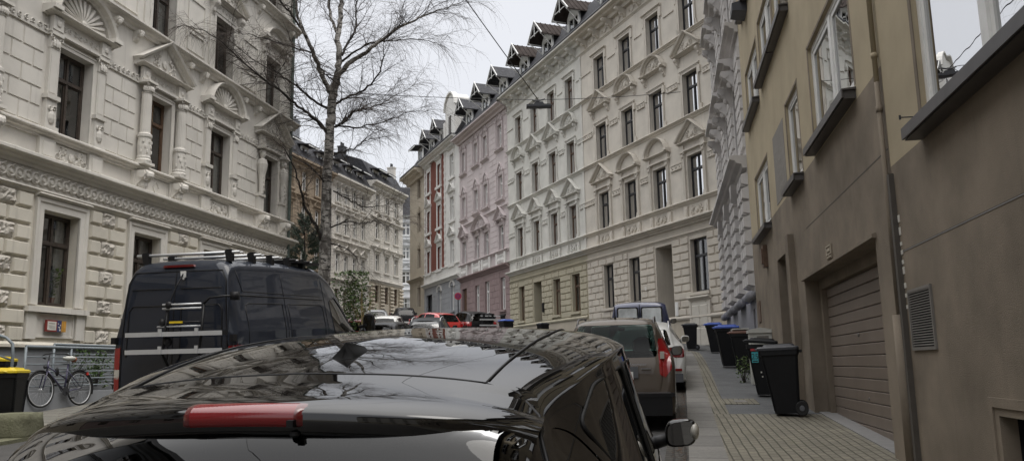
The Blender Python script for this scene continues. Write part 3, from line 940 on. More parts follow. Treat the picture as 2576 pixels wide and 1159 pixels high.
# coursed blocks with rough cut panels between
excl = [(c - .92, c + .92, .66, 4.0) for c in GS]
mb = MB(); RP = []; hz = (3.92 - .70) / 9
edges = [T0] + [v for c in GS for v in (c - .92, c + .92)] + [T1]
for a, b in zip(edges[::2], edges[1::2]):
    if b - a < .2: continue
    for r in range(9):
        za, zb = .70 + r * hz + .018, .70 + (r + 1) * hz - .018
        m_ = (a + b) / 2
        if r % 2 == 0:
            mb.frus(a + .01, m_ - .26, za, zb, -.005, .075, .035); mb.frus(m_ + .26, b - .01, za, zb, -.005, .075, .035)
            rr = random.Random(r * 7 + int(a * 10)); N = 9
            vs = [(m_ - .225 + .45 * i / N, rr.uniform(.05, .115) if 0 < i < N and 0 < j < 6 else .03, za + (zb - za) * j / 6) for j in range(7) for i in range(N + 1)]
            fs = [(j * (N + 1) + i, j * (N + 1) + i + 1, (j + 1) * (N + 1) + i + 1, (j + 1) * (N + 1) + i) for j in range(6) for i in range(N)]
            RP.append(MB().add(vs, fs).box(m_ - .225, m_ + .225, za, zb, -.005, .03))
        else:
            mb.frus(a + .01, m_ - .012, za, zb, -.005, .075, .035); mb.frus(m_ + .012, b - .01, za, zb, -.005, .075, .035)
LH.part('rusticated_blocks', mb, 'plaster_ground'); [LH.part('rough_panel', q_, 'rough_stone') for q_ in RP]
LH.band('string_course', T0, T1 + .1, 3.93, 4.03, .12, 'plaster_grey')
LH.part('plinth_moulding', MB().prof([(0, .60), (.12, .60), (.12, .66), (.06, .72), (0, .72)], T0, T1), 'plaster_ground')
# running scroll frieze
mb = MB().box(T0, T1, 4.03, 4.45, 0, .05)
t = T0 + .12
while t < T1:
    mb.lathe([(.125, .05), (.14, .085), (.105, .115), (.085, .08), (.055, .075), (.04, .115), (.001, .12)], (t, 4.24), 12, 'y')
    mb.scroll(t + .115, 4.24, .08, .17, .5, .02, a0=1.6)
    t += .232
LH.part('scroll_frieze', mb, 'plaster_grey', smooth=False)
LH.band('cornice', T0, T1 + .25, 4.45, 4.72, .34, 'plaster_grey')
LH.band('sill_course', T0, T1 + .15, 5.20, 5.38, .20, 'plaster_grey')
# apron: pedestals, ornament panels, console brackets
mb = MB()
for i, c in enumerate(CS):
    for sg in (-1, 1):
        x = c + sg * .80
        if i in (0, 2, 4): pass
        mb.box(x - .24, x + .24, 4.72, 5.20, 0, .09); mb.frus(x - .17, x + .17, 4.79, 5.13, .08, .12, .02)
    mb.box(c - .52, c + .52, 4.76, 5.16, 0, .03)
LH.part('apron_pedestals', mb, 'plaster_grey')
def apr():
    mb = MB(); cartouche(mb, 0, 0, .03, 1.0, .42, 4, 6)
    for sg in (-1, 1):
        for k in range(3): mb.scroll(sg * (.2 + .12 * k), (-.1, .1, -.06)[k], .05, .09, 1.4, .02, a0=k * 2, sgn=sg)
    return mb
def dia():
    mb = MB(); mb.sweep([(0, -.16), (-.11, 0), (0, .16), (.11, 0)], [(0, .02), (0, .05), (.025, .05), (.025, .02)], closed=True)
    mb.sweep([(-.5, -.19), (-.5, .19), (.5, .19), (.5, -.19)], [(0, .02), (0, .045), (.03, .045), (.03, .02)], closed=True); return mb
def bigcon():
    mb = MB(); console(mb, 0, 0, .34, .58, .36)
    mb.blob(0, .34, -.12, .15, .12, .12, 8, 5); mb.blob(0, .22, -.36, .12, .1, .14, 8, 5)
    for sg in (-1, 1): mb.scroll(sg * .1, -.2, .34, .09, 1.2, .025, sgn=sg)
    return mb
for i, c in enumerate(CS):
    if i % 2: LH.put('ornament_panel', 'apr', apr, 'plaster_grey', c, 4.95)
    else: LH.put('ornament_panel', 'dia', dia, 'plaster_grey', c, 4.95)
    if i % 2 == 0:
        for sg in (-1, 1): LH.put('console_bracket', 'bcon', bigcon, 'plaster_grey', c + sg * .80, 5.22)
    LH.window(c, 5.38, wv, 2.07, 'wood_brown' if i == 2 else 'wood_dark', 'T', .22, cur=(0, 4, 0, 1, 2)[i], name='window')
# amber blind behind the second first floor window
LH.part('window_blind', MB().box(19.55 - .55, 19.55 + .2, 5.45, 7.4, -.33, -.31), 'amber_blind')
# first floor surrounds
def pil_square():
    mb = MB()
    for x in (0,):
        mb.box(x - .2, x + .2, 0, .10, -.01, .16); mb.box(x - .16, x + .16, .10, .72, -.01, .11); mb.box(x - .2, x + .2, .72, .82, -.01, .16)
        mb.blob(x, .12, .32, .1, .05, .16, 8, 5); mb.scroll(x - .06, .52, .13, .07, 1.1, .02, sgn=-1); mb.scroll(x + .06, .52, .13, .07, 1.1, .02)
        mb.scroll(x, .2, .13, .07, 1.1, .02)
        mb.box(x - .135, x + .135, .82, 1.95, -.01, .09)
        mb.box(x - .1, x + .1, .88, 1.9, .085, .10)
        capital(mb, x, 1.92, 2.28, .38, .10)
    return mb
def pil_round():
    mb = MB()
    for x in (0,):
        mb.box(x - .22, x + .22, 0, .07, -.01, .36)
        mb.lathe([(.2, .07), (.21, .12), (.17, .16), (.18, .2), (.165, .24), (.175, .5), (.165, .72), (.19, .75), (.19, .82), (.14, .86), (.135, .9), (.125, 1.93), (.15, 1.96), (.12, 1.98)], (x, .17), 16)
        for k in range(10):
            a = math.pi * (k + .5) / 10
            mb.tube([(x + math.cos(a) * .128, .17 + math.sin(a) * .128, .92), (x + math.cos(a) * .12, .17 + math.sin(a) * .12, 1.92)], .012, 4)
            mb.blob(x + math.cos(a) * .175, .17 + math.sin(a) * .175, .34 + .14 * (k % 3), .03, .03, .06, 5, 3)
            mb.blob(x + math.cos(a) * .15, .17 + math.sin(a) * .15, 2.06, .035, .04, .08, 5, 4)
        for sg in (-1, 1): mb.scroll(x + sg * .13, 2.18, .30, .07, 1.2, .02, sgn=-sg)
        mb.box(x - .2, x + .2, 2.22, 2.28, -.01, .36)
    return mb
def pil_herm():
    mb = MB()
    for x in (0,):
        mb.box(x - .16, x + .16, 0, .5, -.01, .14); mb.box(x - .2, x + .2, .5, .6, -.01, .18)
        mb.lathe([(.08, .6), (.1, .9), (.12, 1.25), (.17, 1.45), (.19, 1.62), (.15, 1.78), (.06, 1.84), (.06, 1.88)], (x, .12), 10)
        mb.blob(x, .14, 1.98, .10, .11, .14, 10, 7); mb.blob(x, .11, 2.06, .13, .12, .10, 8, 5)
        for k in range(5): mb.scroll(x, .7 + .15 * k, .22, .07, .8, .02, a0=k)
        mb.box(x - .2, x + .2, 2.16, 2.28, -.01, .3)
    return mb
def entab():
    mb = MB(); mb.box(-1.0, 1.0, 2.28, 2.34, -.01, .14)
    mb.box(-.98, .98, 2.34, 2.66, -.01, .07)
    for sg in (-1, 1): mb.box(sg * .82 - .16, sg * .82 + .16, 2.34, 2.66, 0, .16); mb.blob(sg * .82, .17, 2.5, .08, .03, .08, 6, 4)
    for k in range(7): mb.scroll(-.54 + k * .18, 2.5, .08, .07, 1.2, .018, a0=k, sgn=1 if k % 2 else -1)
    return mb
GREY = 'plaster_grey'
for i, c in enumerate(CS):
    kind = ('r', 's', 'r', 's', 'h')[i]
    for sg in (-1, 1): LH.put('column' if kind == 'r' else 'pilaster', 'pil' + kind, {'s': pil_square, 'r': pil_round, 'h': pil_herm}[kind], GREY, c + sg * .80, 5.38)
    LH.put('entablature', 'entab', entab, GREY, c, 5.38)
    if i % 2: LH.put('arched_pediment', 'p_arc', lambda: ped_arc(2.36, .72, .34, .26, shell=True), GREY, c, 8.04)
    else: LH.put('triangular_pediment', 'p_tri', lambda: ped_tri(2.36, .80, .34, seed=8), GREY, c, 8.04)
    LH.put('window_surround', 'f1a', lambda: (lambda m: (architrave(m, wv, 2.07, .12, .05), m)[1])(MB()), GREY, c, 5.38)
# flat coursed wall panels between the first floor windows
ops = [(c - 1.03, c + 1.03, 5.3, 9) for c in CS]
LH.rustic('coursed_panels', T0 + .05, T1 - .4, 5.45, 7.52, ops, GREY, 5, bw=.62, d=.028, c=.012, gap=.014)
mb = MB()
ed = [T0] + [v for c in CS for v in (c - 1.0, c + 1.0)] + [T1]
for a, b in zip(ed[::2], ed[1::2]):
    mb.box(a, b, 7.58, 7.80, 0, .05)
    n = max(1, int((b - a) / .17))
    for k in range(n): mb.scroll(a + (b - a) * (k + .5) / n, 7.69, .06, .075, 1.2, .02, a0=k * 2.5, sgn=1 if k % 2 else -1)
LH.part('scroll_band', mb, GREY)
LH.band('cornice', T0, T1 + .3, 8.92, 9.16, .30, GREY)
LH.band('cornice', T0, T1 + .3, 12.62, 12.88, .30, GREY)
LH.band('eaves_cornice', T0, T1 + .6, 15.6, 16.15, .75, GREY)
def smallcon():
    mb = MB(); console(mb, 0, 0, .18, .3, .2); mb.blob(0, .18, -.1, .09, .06, .08, 7, 4); return mb
for zc in (8.93, 12.63):
    for i, c in enumerate(CS):
        for sg in (-1, 1):
            if T0 < c + sg * 1.25 < T1: LH.put('console', 'scon', smallcon, GREY, c + sg * 1.2, zc)
# second and third floors
def sur2():
    mb = MB(); architrave(mb, 1.08, 1.9, .15, .06)
    for sg in (-1, 1): console(mb, sg * .78, 2.32, .2, .5, .2); mb.box(sg * .78 - .12, sg * .78 + .12, 0, 1.8, -.01, .05)
    mb.box(-.7, .7, 2.06, 2.3, -.01, .05)
    for k in range(5): mb.scroll(-.44 + k * .22, 2.18, .06, .08, 1.2, .02, a0=k)
    return mb
for i, c in enumerate(CS):
    LH.window(c, 9.18, 1.08, 1.9, 'wood_dark', 'T', .22, cur=(1, 3, 1, 4, 1)[i])
    LH.put('window_surround', 'sur2', sur2, GREY, c, 9.18)
    if i in (3, 1): LH.put('triangular_pediment', 'p_tri2', lambda: ped_tri(2.1, .62, .30, seed=9), GREY, c, 11.5)
    else: LH.put('arched_pediment', 'p_arc2', lambda: ped_arc(2.1, .5, .30, .2, seed=5), GREY, c, 11.5)
    LH.window(c, 13.0, 1.04, 1.7, 'wood_dark', 'T', .22, cur=(0, 1, 2, 1, 0)[i])
    LH.put('window_surround', 'sur3', lambda: (lambda m: (architrave(m, 1.04, 1.7, .15, .06), m.prof(CORN(.22, 1.9, 2.05), -.85, .85), m)[2])(MB()), GREY, c, 13.0)
mb = MB()
ed = [T0] + [v for c in CS for v in (c - 1.0, c + 1.0)] + [T1]
for a, b in zip(ed[::2], ed[1::2]):
    if b - a > .8:
        for (za, zb) in ((9.45, 9.95), (10.15, 11.0)):
            mb.sweep([(a + .2, za), (a + .2, zb), (b - .2, zb), (b - .2, za)], [(0, 0), (0, .035), (.05, .035), (.05, 0)], closed=True)
LH.part('wall_panels', mb, GREY)
LH.roof(T0, T1, 16.15, D=10, over=.75)
LH.part('downpipe', MB().tube([(27.50, .10, -.4), (27.50, .10, 15.8)], .06, 8), 'copper_green')
# potted plant behind the ground floor pane
pt = empty('potted_plant', LH.root.matrix_world @ Vector((0, 0, 0)))
bpy.context.view_layer.update()
MWL = LH.root.matrix_world.copy()
pt.location = MWL @ Vector((16.45, .36, 1.60 + 1.2)); tag(pt, 'leafy green potted plant on the inner sill of the left ground floor window', 'plant')
MB().lathe([(.055, 0), (.075, .13), (.085, .13), (.085, .15)], (0, 0), 12).build('pot', M['terracotta'], pt)
mb = MB(); rr = random.Random(3)
for k in range(70):
    a = rr.uniform(0, 6.28); h = .15 + rr.random() ** .6 * .62; r = rr.uniform(.0, .2); x, y = r * math.cos(a), r * math.sin(a) * .5
    l = rr.uniform(.03, .06)
    mb.add([(x, y, h), (x + l, y + .01, h + l * .3), (x + l * 1.4, y, h + l), (x + l * .2, y - .01, h + l * .9)], [(0, 1, 2, 3)])
mb.build('leaves', M['leaf_b'], pt)
MB().tube([(0, 0, .12), (.02, 0, .4), (-.02, 0, .75)], .008, 5).build('stem', M['leaf_a'], pt)
# notice board on the ground floor wall, left of the van
nb = empty('notice_board', MWL @ Vector((16.10, -.10, 1.08 + 1.2)), LH.root.rotation_euler.z, 'small wall board with red framed notice beside navy and orange panels', 'notice board')
o = MB().box(-.31, .02, -.125, .125, -.02, .02).build('red_frame', M['board_red'], nb)
MB().box(-.275, -.01, -.095, .095, -.024, -.02).build('paper', M['paper'], o)
lines = MB(); lines.box(-.23, -.06, .045, .055, -.026, -.024)
for k in range(4): lines.box(-.24 + .01 * k, -.13 + .02 * (k % 2), -.0 - .02 * k, .004 - .02 * k, -.026, -.024); lines.box(-.11, -.04, -.01 - .018 * k, -.007 - .018 * k, -.026, -.024)
lines.build('print', M['ink'], o)
o = MB().box(.022, .155, -.125, .122, -.02, .02).build('navy_panel', M['board_navy'], nb)
pp = MB()
for (x, z, r) in ((.05, .05, .014), (.12, .02, .016), (.09, -.03, .02), (.11, -.085, .024), (.06, -.02, .01)): pp.lathe([(r, -.0215), (r, -.0235)], (x, z), 10, 'y')
pp.build('print', M['paper'], o)
o = MB().box(.157, .30, -.125, .118, -.02, .02).build('orange_panel', M['board_orange'], nb)

# ------------------------------------------------------------------ older houses behind the camera on the left (seen in the car's reflections)
def plain_house(name, x, y, ang, side, base, t0, t1, levels, wallm, basem, label, cs, ww=1.1, fmat='wood_dark', eave=15.5, roofm='slate', group=None, h=1.95, curs=(0, 1, 3, 0, 2), ped=True, D=9):
    H = House(name, x, y, ang, side, base, label, 'house', group)
    ops = [(c - ww / 2, c + ww / 2, z, z + h) for z in levels for c in cs]
    zc = levels[0] + h + .45
    H.wall('ground_floor_wall', t0, t1, base, zc, [o for o in ops if o[2] < zc], basem, D=D)
    H.wall('upper_wall', t0, t1, zc, eave, [o for o in ops if o[2] > zc], wallm, D=D)
    k = 0
    for li, z in enumerate(levels):
        for c in cs:
            H.window(c, z, ww, h, fmat, 'T', .18, cur=curs[k % len(curs)]); k += 1
            if li:
                if ped and li < 3: H.put('pediment', ('pp', ww, li), lambda: ped_tri(ww + .75, .45, .2) if li % 2 else ped_arc(ww + .75, .4, .2, .12), wallm, c, z + h + .25)
                H.put('window_surround', ('pa', ww, h), lambda: (lambda m: (architrave(m, ww, h, .13, .05), m)[1])(MB()), wallm, c, z)
        if li: H.band('sill_course', t0, t1, z - .18, z - .02, .15, wallm)
    H.band('cornice', t0, t1, zc, zc + .25, .28, wallm)
    H.band('eaves_cornice', t0, t1, eave - .5, eave, .55, wallm)
    H.roof(t0, t1, eave, D=D, over=.55)
    return H
plain_house('plain_townhouse', lx, ly, 10.1, -1, -3, -3.5, 10.85, [1.3, 5.2, 9.0, 12.6], 'plaster_far', 'plaster_tan', 'cream townhouse next to the ornate house, nearer than the left edge of the view', [-1.6, 1.6, 4.8, 8.2])
plain_house('plain_townhouse', lx, ly, 10.1, -1, -4.5, -20, -3.6, [.2, 4.1, 7.9, 11.4], 'plaster_bluegrey', 'plaster_rose', 'blue grey townhouse down the hill behind the camera', [-17.5, -13.6, -9.8, -6], eave=14)

plain_house('added_end_house', -17, -40, 78, 1, -5.5, 0, 34, [-2.6, 1.4, 5.2, 9.0], 'plaster_far', 'plaster_tan', 'added pale townhouse row behind the camera, shutting low sky out of the car reflections', [2, 5.2, 8.4, 11.6, 14.8, 18, 21.2, 24.4, 27.6, 30.8], eave=12.5)  # added unseen row, keeps bright low sky out of the black car's reflections

# ------------------------------------------------------------------ the curved row up the street
MX, MY, MA = 8.4, 33.0, -22
def row_roofs(H, t0, t1, ze, over=.55):
    H.roof(t0, t1, ze, D=10, over=over, front=1.1)
def eave_consoles(H, ts, z, mat, d=.55, h=.5, w=.2):
    for t in ts: H.put('console', ('ec', d, h, w), lambda: (lambda m: (console(m, 0, 0, w, h, d), m.blob(0, d * .8, -.12, w * .6, .07, .1, 7, 4), m)[2])(MB()), mat, t, z)
def l4_surround(w, h):
    mb = MB(); architrave(mb, w, h, .16, .06)
    for sg in (-1, 1): mb.box(sg * (w / 2 + .2) - .07, sg * (w / 2 + .2) + .07, h - .35, h + .1, -.01, .07); mb.box(sg * (w / 2 + .13) - .09, sg * (w / 2 + .13) + .09, 0, .3, -.01, .06)
    mb.prof(CORN(.14, h + .16, h + .26), -w / 2 - .3, w / 2 + .3)
    return mb
def l3_entab(w, h):
    mb = MB(); architrave(mb, w, h, .15, .06)
    mb.box(-w / 2 - .2, w / 2 + .2, h + .15, h + .22, -.01, .09)
    for sg in (-1, 1):
        console(mb, sg * (w / 2 + .27), h + .85, .17, .4, .2)
        mb.box(sg * (w / 2 + .22) - .07, sg * (w / 2 + .22) + .07, h - .3, h + .02, -.01, .09)
        mb.box(sg * (w / 2 + .2) - .07, sg * (w / 2 + .2) + .07, 0, .28, -.01, .07)
    return mb
def l2_pil(w, h):
    mb = MB()
    mb.box(-w / 2 - .4, w / 2 + .4, h + .22, h + .30, -.01, .13)
    mb.box(-w / 2 - .36, w / 2 + .36, h + .30, h + .52, -.01, .06)
    for sg in (-1, 1): mb.box(sg * (w / 2 + .22) - .13, sg * (w / 2 + .22) + .13, h + .30, h + .52, -.01, .12)
    return mb
def apron(w):
    mb = MB(); cartouche(mb, 0, 0, .02, w * .95, .46, 11, 5)
    for sg in (-1, 1):
        mb.box(sg * (w / 2 + .2) - .13, sg * (w / 2 + .2) + .13, -.28, .26, -.01, .09); mb.slab([(sg * (w / 2 + .2) + .07 * math.cos(a / 8 * 6.28), .17 * math.sin(a / 8 * 6.28) - .01) for a in range(8)], .08, .11)
    return mb
def orn_band(t0, t1, z, h=.2):
    mb = MB().box(t0, t1, z, z + h, 0, .04).box(t0, t1, z - .04, z, 0, .07).box(t0, t1, z + h, z + h + .04, 0, .07)
    n = max(1, int((t1 - t0) / .22))
    for k in range(n): mb.scroll(t0 + (t1 - t0) * (k + .5) / n, z + h / 2, .05, h * .38, 1.1, .02, a0=k * 2.3, sgn=1 if k % 2 else -1, n=3)
    return mb
def stucco_house(name, label, t0, t1, cs, w, up, base, fr, z0, gf, doors, peds2, peds3, plinth, rows, dy=0.0, gfr=None, rust_gap=.02):
    H = House(name, MX, MY, MA, 1, z0, label)
    L2, L3, L4 = 6.97, 10.67, 14.47
    h2, h3, h4 = 1.95, 1.95, 1.95
    ops = [(c - w / 2, c + w / 2, z, z + h) for z, h in ((L2, h2), (L3, h3), (L4, h4)) for c in cs]
    gops = [(a, b, c, d) for a, b, c, d in gf] + doors
    H.wall('ground_floor_wall', t0, t1, z0, 5.95, gops, base, rd=.2, D=10)
    H.wall('upper_wall', t0, t1, 5.95, 18.3, ops, up, rd=.2, D=10)
    H.part('plinth', MB().box(t0, t1, z0, plinth - .08, -.01, .05), 'plaster_tan')
    H.part('plinth_roll', MB().tube([(t0, .04, plinth), (t1, .04, plinth)], .1, 8), base)
    H.rustic('rusticated_blocks', t0 + .05, t1 - .02, plinth + .1, 5.42, [(a - .06, b + .06, c - .12, d + .02) for a, b, c, d in gops], base, rows, bw=.95, d=.06, c=.03, gap=rust_gap)
    H.band('string_course', t0, t1, 5.44, 5.58, .10, base)
    H.band('cornice', t0, t1, 5.90, 6.16, .36, up)
    H.band('sill_course', t0, t1, 6.80, 6.97, .18, up)
    H.band('sill_course', t0, t1, 10.50, 10.67, .18, up)
    H.band('sill_course', t0, t1, 14.30, 14.47, .18, up)
    H.band('frieze_moulding', t0, t1, 17.15, 17.27, .10, up)
    H.band('eaves_cornice', t0, t1, 17.82, 18.28, .75, up)
    n = round((t1 - t0) / 1.38)
    eave_consoles(H, [t0 + (t1 - t0) * (k + .5) / n for k in range(n)], 17.86, up)
    mb = MB()
    for k in range(n):
        x = t0 + (t1 - t0) * (k + 1) / n
        if k < n - 1: mb.lathe([(.14, 0), (.16, .03), (.12, .04)], (x, 17.55), 10, 'y'); mb.scroll(x - .25, 17.55, .03, .09, 1, .02); mb.scroll(x + .25, 17.55, .03, .09, 1, .02, sgn=-1)
    H.part('eaves_rosettes', mb, up)
    for i, c in enumerate(cs):
        H.window(c, L2, w, h2, fr, 'T', .2, cur=(0, 4, 1, 2)[i % 4])
        H.window(c, L3, w, h3, fr, 'T', .2, cur=(1, 0, 3, 4)[i % 4])
        H.window(c, L4, w, h4, fr, 'T', .2, cur=(3, 1, 3, 1)[i % 4])
        H.put('entablature', ('l2', w), lambda: l2_pil(w, h2), up, c, L2)
        for sg in (-1, 1): H.put('pilaster', ('l2p', h2), lambda: (lambda m: (fluted(m, 0, 0, h2 + .22, .26, .09), m)[1])(MB()), up, c + sg * (w / 2 + .2), L2)
        H.put('window_surround', ('l3', w), lambda: l3_entab(w, h3), up, c, L3)
        H.put('window_surround', ('l4', w), lambda: l4_surround(w, h4), up, c, L4)
        H.put('apron_ornament', ('ap', w), lambda: apron(w), up, c, 6.46)
        pw = w + .95
        for zz, kind, sd in ((L2 + h2 + .52, peds2[i], 1), (L3 + h3 + .85, peds3[i], 2)):
            key = ('pd', kind, pw)
            if kind == 't': H.put('triangular_pediment', key, lambda: ped_tri(pw, .78, .30, seed=3), up, c, zz)
            elif kind == 'a': H.put('arched_pediment', key, lambda: ped_arc(pw, .66, .30, .2, seed=6), up, c, zz)
            elif kind == 'b': H.put('arched_pediment', key, lambda: ped_arc(pw, .66, .30, .2, orn=0), up, c, zz)
            else: H.put('ogee_pediment', key, lambda: ogee(pw, .7, .28), up, c, zz)
    ed = [t0] + [v for c in cs for v in (c - w / 2 - .42, c + w / 2 + .42)] + [t1]
    for a, b in zip(ed[::2], ed[1::2]):
        if b - a > .25:
            H.part('ornament_band', orn_band(a, b, 8.52), up); H.part('ornament_band', orn_band(a, b, 12.22), up)
            H.part('string_moulding', MB().box(a, b, 15.85, 15.92, 0, .05), up)
    for g in gf:
        H.window((g[0] + g[1]) / 2, g[2], g[1] - g[0], g[3] - g[2], gfr or fr, 'T', .2, cur=1)
        H.part('window_sill', MB().box(g[0] - .12, g[1] + .12, g[2] - .13, g[2], -.01, .14), base)
    # quoin strip where the houses meet
    H.part('party_pilaster', MB().box(t0 + .0, t0 + .22, 6.16, 17.15, 0, .05), up)
    row_roofs(H, t0, t1, 18.3, .62)
    return H
def ogee(w, rise, d):
    mb = MB(); a = w / 2; n = 8
    mb.prof(CORN(d * .9, 0, .10), -a, a)
    L = [(-a + a * i / n, .1 + rise * (0.5 - 0.5 * math.cos(math.pi * i / n)) ** 1.0) for i in range(n + 1)]
    P = L + [(-x, z) for x, z in L[-2::-1]]
    mb.sweep(P, [(p[0], p[1]) for p in RAKE(.11, d)]); mb.slab(P, -.01, d * .25)
    cartouche(mb, 0, .1 + rise * .38, d * .25, a * .9, rise * .6, 5)
    mb.blob(0, d * .6, .16 + rise, .09, .06, .1)
    return mb
CR = stucco_house('cream_townhouse', 'tall cream stucco townhouse with black framed windows, right half of the curved row', -1.4, 11.6, [1.27, 4.08, 6.75, 9.5], 1.12,
                  'plaster_cream', 'plaster_cream_base', 'frame_black', .2,
                  [(.73, 1.95, 2.96, 5.25), (6.2, 7.2, 2.95, 5.1), (8.8, 9.8, 2.85, 5.08)], [(3.38, 4.75, .6, 5.28)], 'tbbt', 'taat', 1.92, 10)
# deep entrance of the cream house, bell panel, basement door
CR.part('entrance_recess', MB().add([(3.38, -.2, .6), (4.75, -.2, .6), (4.75, -.2, 5.28), (3.38, -.2, 5.28), (3.38, -1.6, .6), (4.75, -1.6, .6), (4.75, -1.6, 5.28), (3.38, -1.6, 5.28)],
                                     [(0, 1, 5, 4), (1, 2, 6, 5), (2, 3, 7, 6), (3, 0, 4, 7)]), 'plaster_cream_base')
CR.part('front_door', MB().box(3.38, 4.75, .6, 5.28, -1.62, -1.55).frus(3.5, 4.02, .9, 2.9, -1.56, -1.5, .04).frus(4.1, 4.62, .9, 2.9, -1.56, -1.5, .04), 'wood_dark')
CR.part('bell_panel', MB().box(3.0, 3.22, 2.05, 2.65, .05, .09).box(3.04, 3.18, 2.1, 2.6, .09, .10), 'frame_white')
d_ = CR.part('basement_door', MB().box(.72, 1.98, .5, 2.52, -.01, .10).frus(.80, 1.32, .7, 1.45, .10, .125, .03).frus(1.38, 1.90, .7, 1.45, .10, .125, .03).frus(.80, 1.32, 1.55, 2.4, .10, .125, .03).frus(1.38, 1.90, 1.55, 2.4, .10, .125, .03), 'white_door')
CR.part('handle', MB().tube([(1.33, .13, 1.5), (1.33, .17, 1.5), (1.42, .17, 1.5)], .012, 6), 'gutter', parent=d_)
CR.part('door_hood', MB().prof(CORN(.22, 2.55, 2.78), .55, 2.12).box(.6, .74, .6, 2.55, 0, .12).box(1.96, 2.1, .6, 2.55, 0, .12), 'plaster_cream')
CR.part('house_number_plate', MB().box(5.55, 5.72, 3.4, 3.58, .06, .08), 'paper')
WH = stucco_house('white_olive_townhouse', 'white stucco townhouse with olive rusticated ground floor, in the curved row', 11.6, 22.95, [13.2, 15.7, 18.32, 20.95], .98,
                  'plaster_white', 'plaster_olive', 'wood_brown', 1.0,
                  [(12.6, 13.6, 2.92, 5.02), (15.12, 16.1, 2.9, 5.0), (20.45, 21.4, 2.86, 5.08)], [(17.78, 19.0, 1.6, 5.13)], 'toot', 'atta', 2.55, 8)
WH.part('entrance_recess', MB().add([(17.78, -.2, 1.6), (19.0, -.2, 1.6), (19.0, -.2, 5.13), (17.78, -.2, 5.13), (17.78, -1.2, 1.6), (19.0, -1.2, 1.6), (19.0, -1.2, 5.13), (17.78, -1.2, 5.13)],
                                     [(0, 1, 5, 4), (1, 2, 6, 5), (2, 3, 7, 6), (3, 0, 4, 7)]), 'plaster_olive')
WH.part('front_door', MB().box(17.78, 19.0, 1.6, 5.13, -1.25, -1.18), 'wood_dark')
WH.part('letter_box', MB().box(17.35, 17.55, 3.2, 3.75, .05, .13), 'plastic_black')
for (t, st, rm) in ((8.9, 'gable', 'roof_tile'), (4.2, 'gable', 'roof_tile'), (0.2, 'gable', 'roof_tile')): CR.dormer(t, 18.55, st, rm)
for t in (13.0, 16.7, 20.5): WH.dormer(t, 18.55, 'gable', 'roof_tile' if t < 20.6 else 'slate')
WH.chimney(17.6, -4.5, 21, 23.6, 1.2, .7, 'zinc'); WH.chimney(15.6, -5.0, 21, 23.4, .9, .7, 'gutter')
# pink house
PK = House('pink_townhouse', MX, MY, MA, 1, 1.6, 'pale pink townhouse with dusky rose ground floor and white framed windows, in the curved row')
pc = [24.35, 27.35, 29.45, 32.35]
pops = [(c - .45, c + .45, z, z + 1.75) for z in (7.92, 11.45, 15.1) for c in pc]
pg = [(23.85, 24.72, 3.82, 6.05), (26.95, 27.9, 3.76, 6.08), (29.1, 30.0, 3.74, 6.0)]
PK.wall('ground_floor_wall', 22.97, 33.5, 1.6, 6.62, pg + [(31.95, 33.1, 2.6, 6.02)], 'plaster_rose', D=10)
PK.wall('upper_wall', 22.97, 33.5, 6.62, 18.1, pops, 'plaster_pink', D=10)
PK.rustic('coursed_panels', 23.0, 33.48, 2.6, 6.5, [(a - .15, b + .15, c - .2, d + .2) for a, b, c, d in pg] + [(31.8, 33.2, 2, 6.3)], 'plaster_rose', 9, 1.1, .02, .01, .02)
PK.rustic('coursed_panels', 23.0, 33.48, 7.85, 10.2, [(c - .75, c + .75, 7, 18) for c in pc], 'plaster_pink', 6, 1.2, .02, .01, .02)
PK.rustic('coursed_panels', 23.0, 33.48, 11.4, 17.0, [(c - .75, c + .75, 7, 18) for c in pc], 'plaster_pink', 14, 1.2, .02, .01, .02)
PK.band('cornice', 22.97, 33.5, 6.6, 6.9, .35, 'plaster_rose')
PK.band('sill_course', 22.97, 33.5, 7.72, 7.9, .2, 'plaster_pink'); PK.band('string_course', 22.97, 33.5, 10.75, 10.95, .18, 'plaster_pink')
for c in pc:
    for z in (11.45, 15.1): PK.part('sill_console', MB().prof(CORN(.22, z - .2, z - .03), c - .8, c + .8), 'plaster_pink')
PK.part('balustrade', (lambda m: ([m.box(c - .6, c + .6, 7.0, 7.65, 0, .04) for c in pc], [m.lathe([(.05, 7.02), (.09, 7.2), (.05, 7.4), (.09, 7.6)], (c + k * .22, .1), 8) for c in pc for k in (-2, -1, 0, 1, 2)], [m.box(c + s * .78 - .15, c + s * .78 + .15, 6.9, 7.75, 0, .14) for c in pc for s in (-1, 1)], m)[3])(MB()), 'plaster_trim')
mb = MB()
t = 23.05
while t < 33.4: mb.scroll(t, 17.45, .06, .13, 1.2, .03, a0=t * 5, sgn=1 if int(t * 4) % 2 else -1, n=4); t += .27
PK.part('eaves_frieze', mb.box(22.97, 33.5, 17.28, 17.62, 0, .05), 'plaster_pink')
PK.band('eaves_cornice', 22.97, 33.5, 17.65, 18.1, .75, 'plaster_pink')
def pk_sur():
    mb = MB(); architrave(mb, .9, 1.75, .12, .06)
    for sg in (-1, 1):
        mb.box(sg * .62 - .06, sg * .62 + .06, -.05, 1.95, -.01, .12); mb.blob(sg * .62, .14, 2.02, .08, .08, .12); mb.blob(sg * .62, .14, .1, .09, .08, .1)
    cartouche(mb, 0, 2.25, .03, .7, .55, 12, 3); mb.sweep([(-.5, 2.0), (-.3, 2.35), (0, 2.6), (.3, 2.35), (.5, 2.0)], [(0, 0), (0, .12), (.07, .12), (.07, 0)])
    return mb
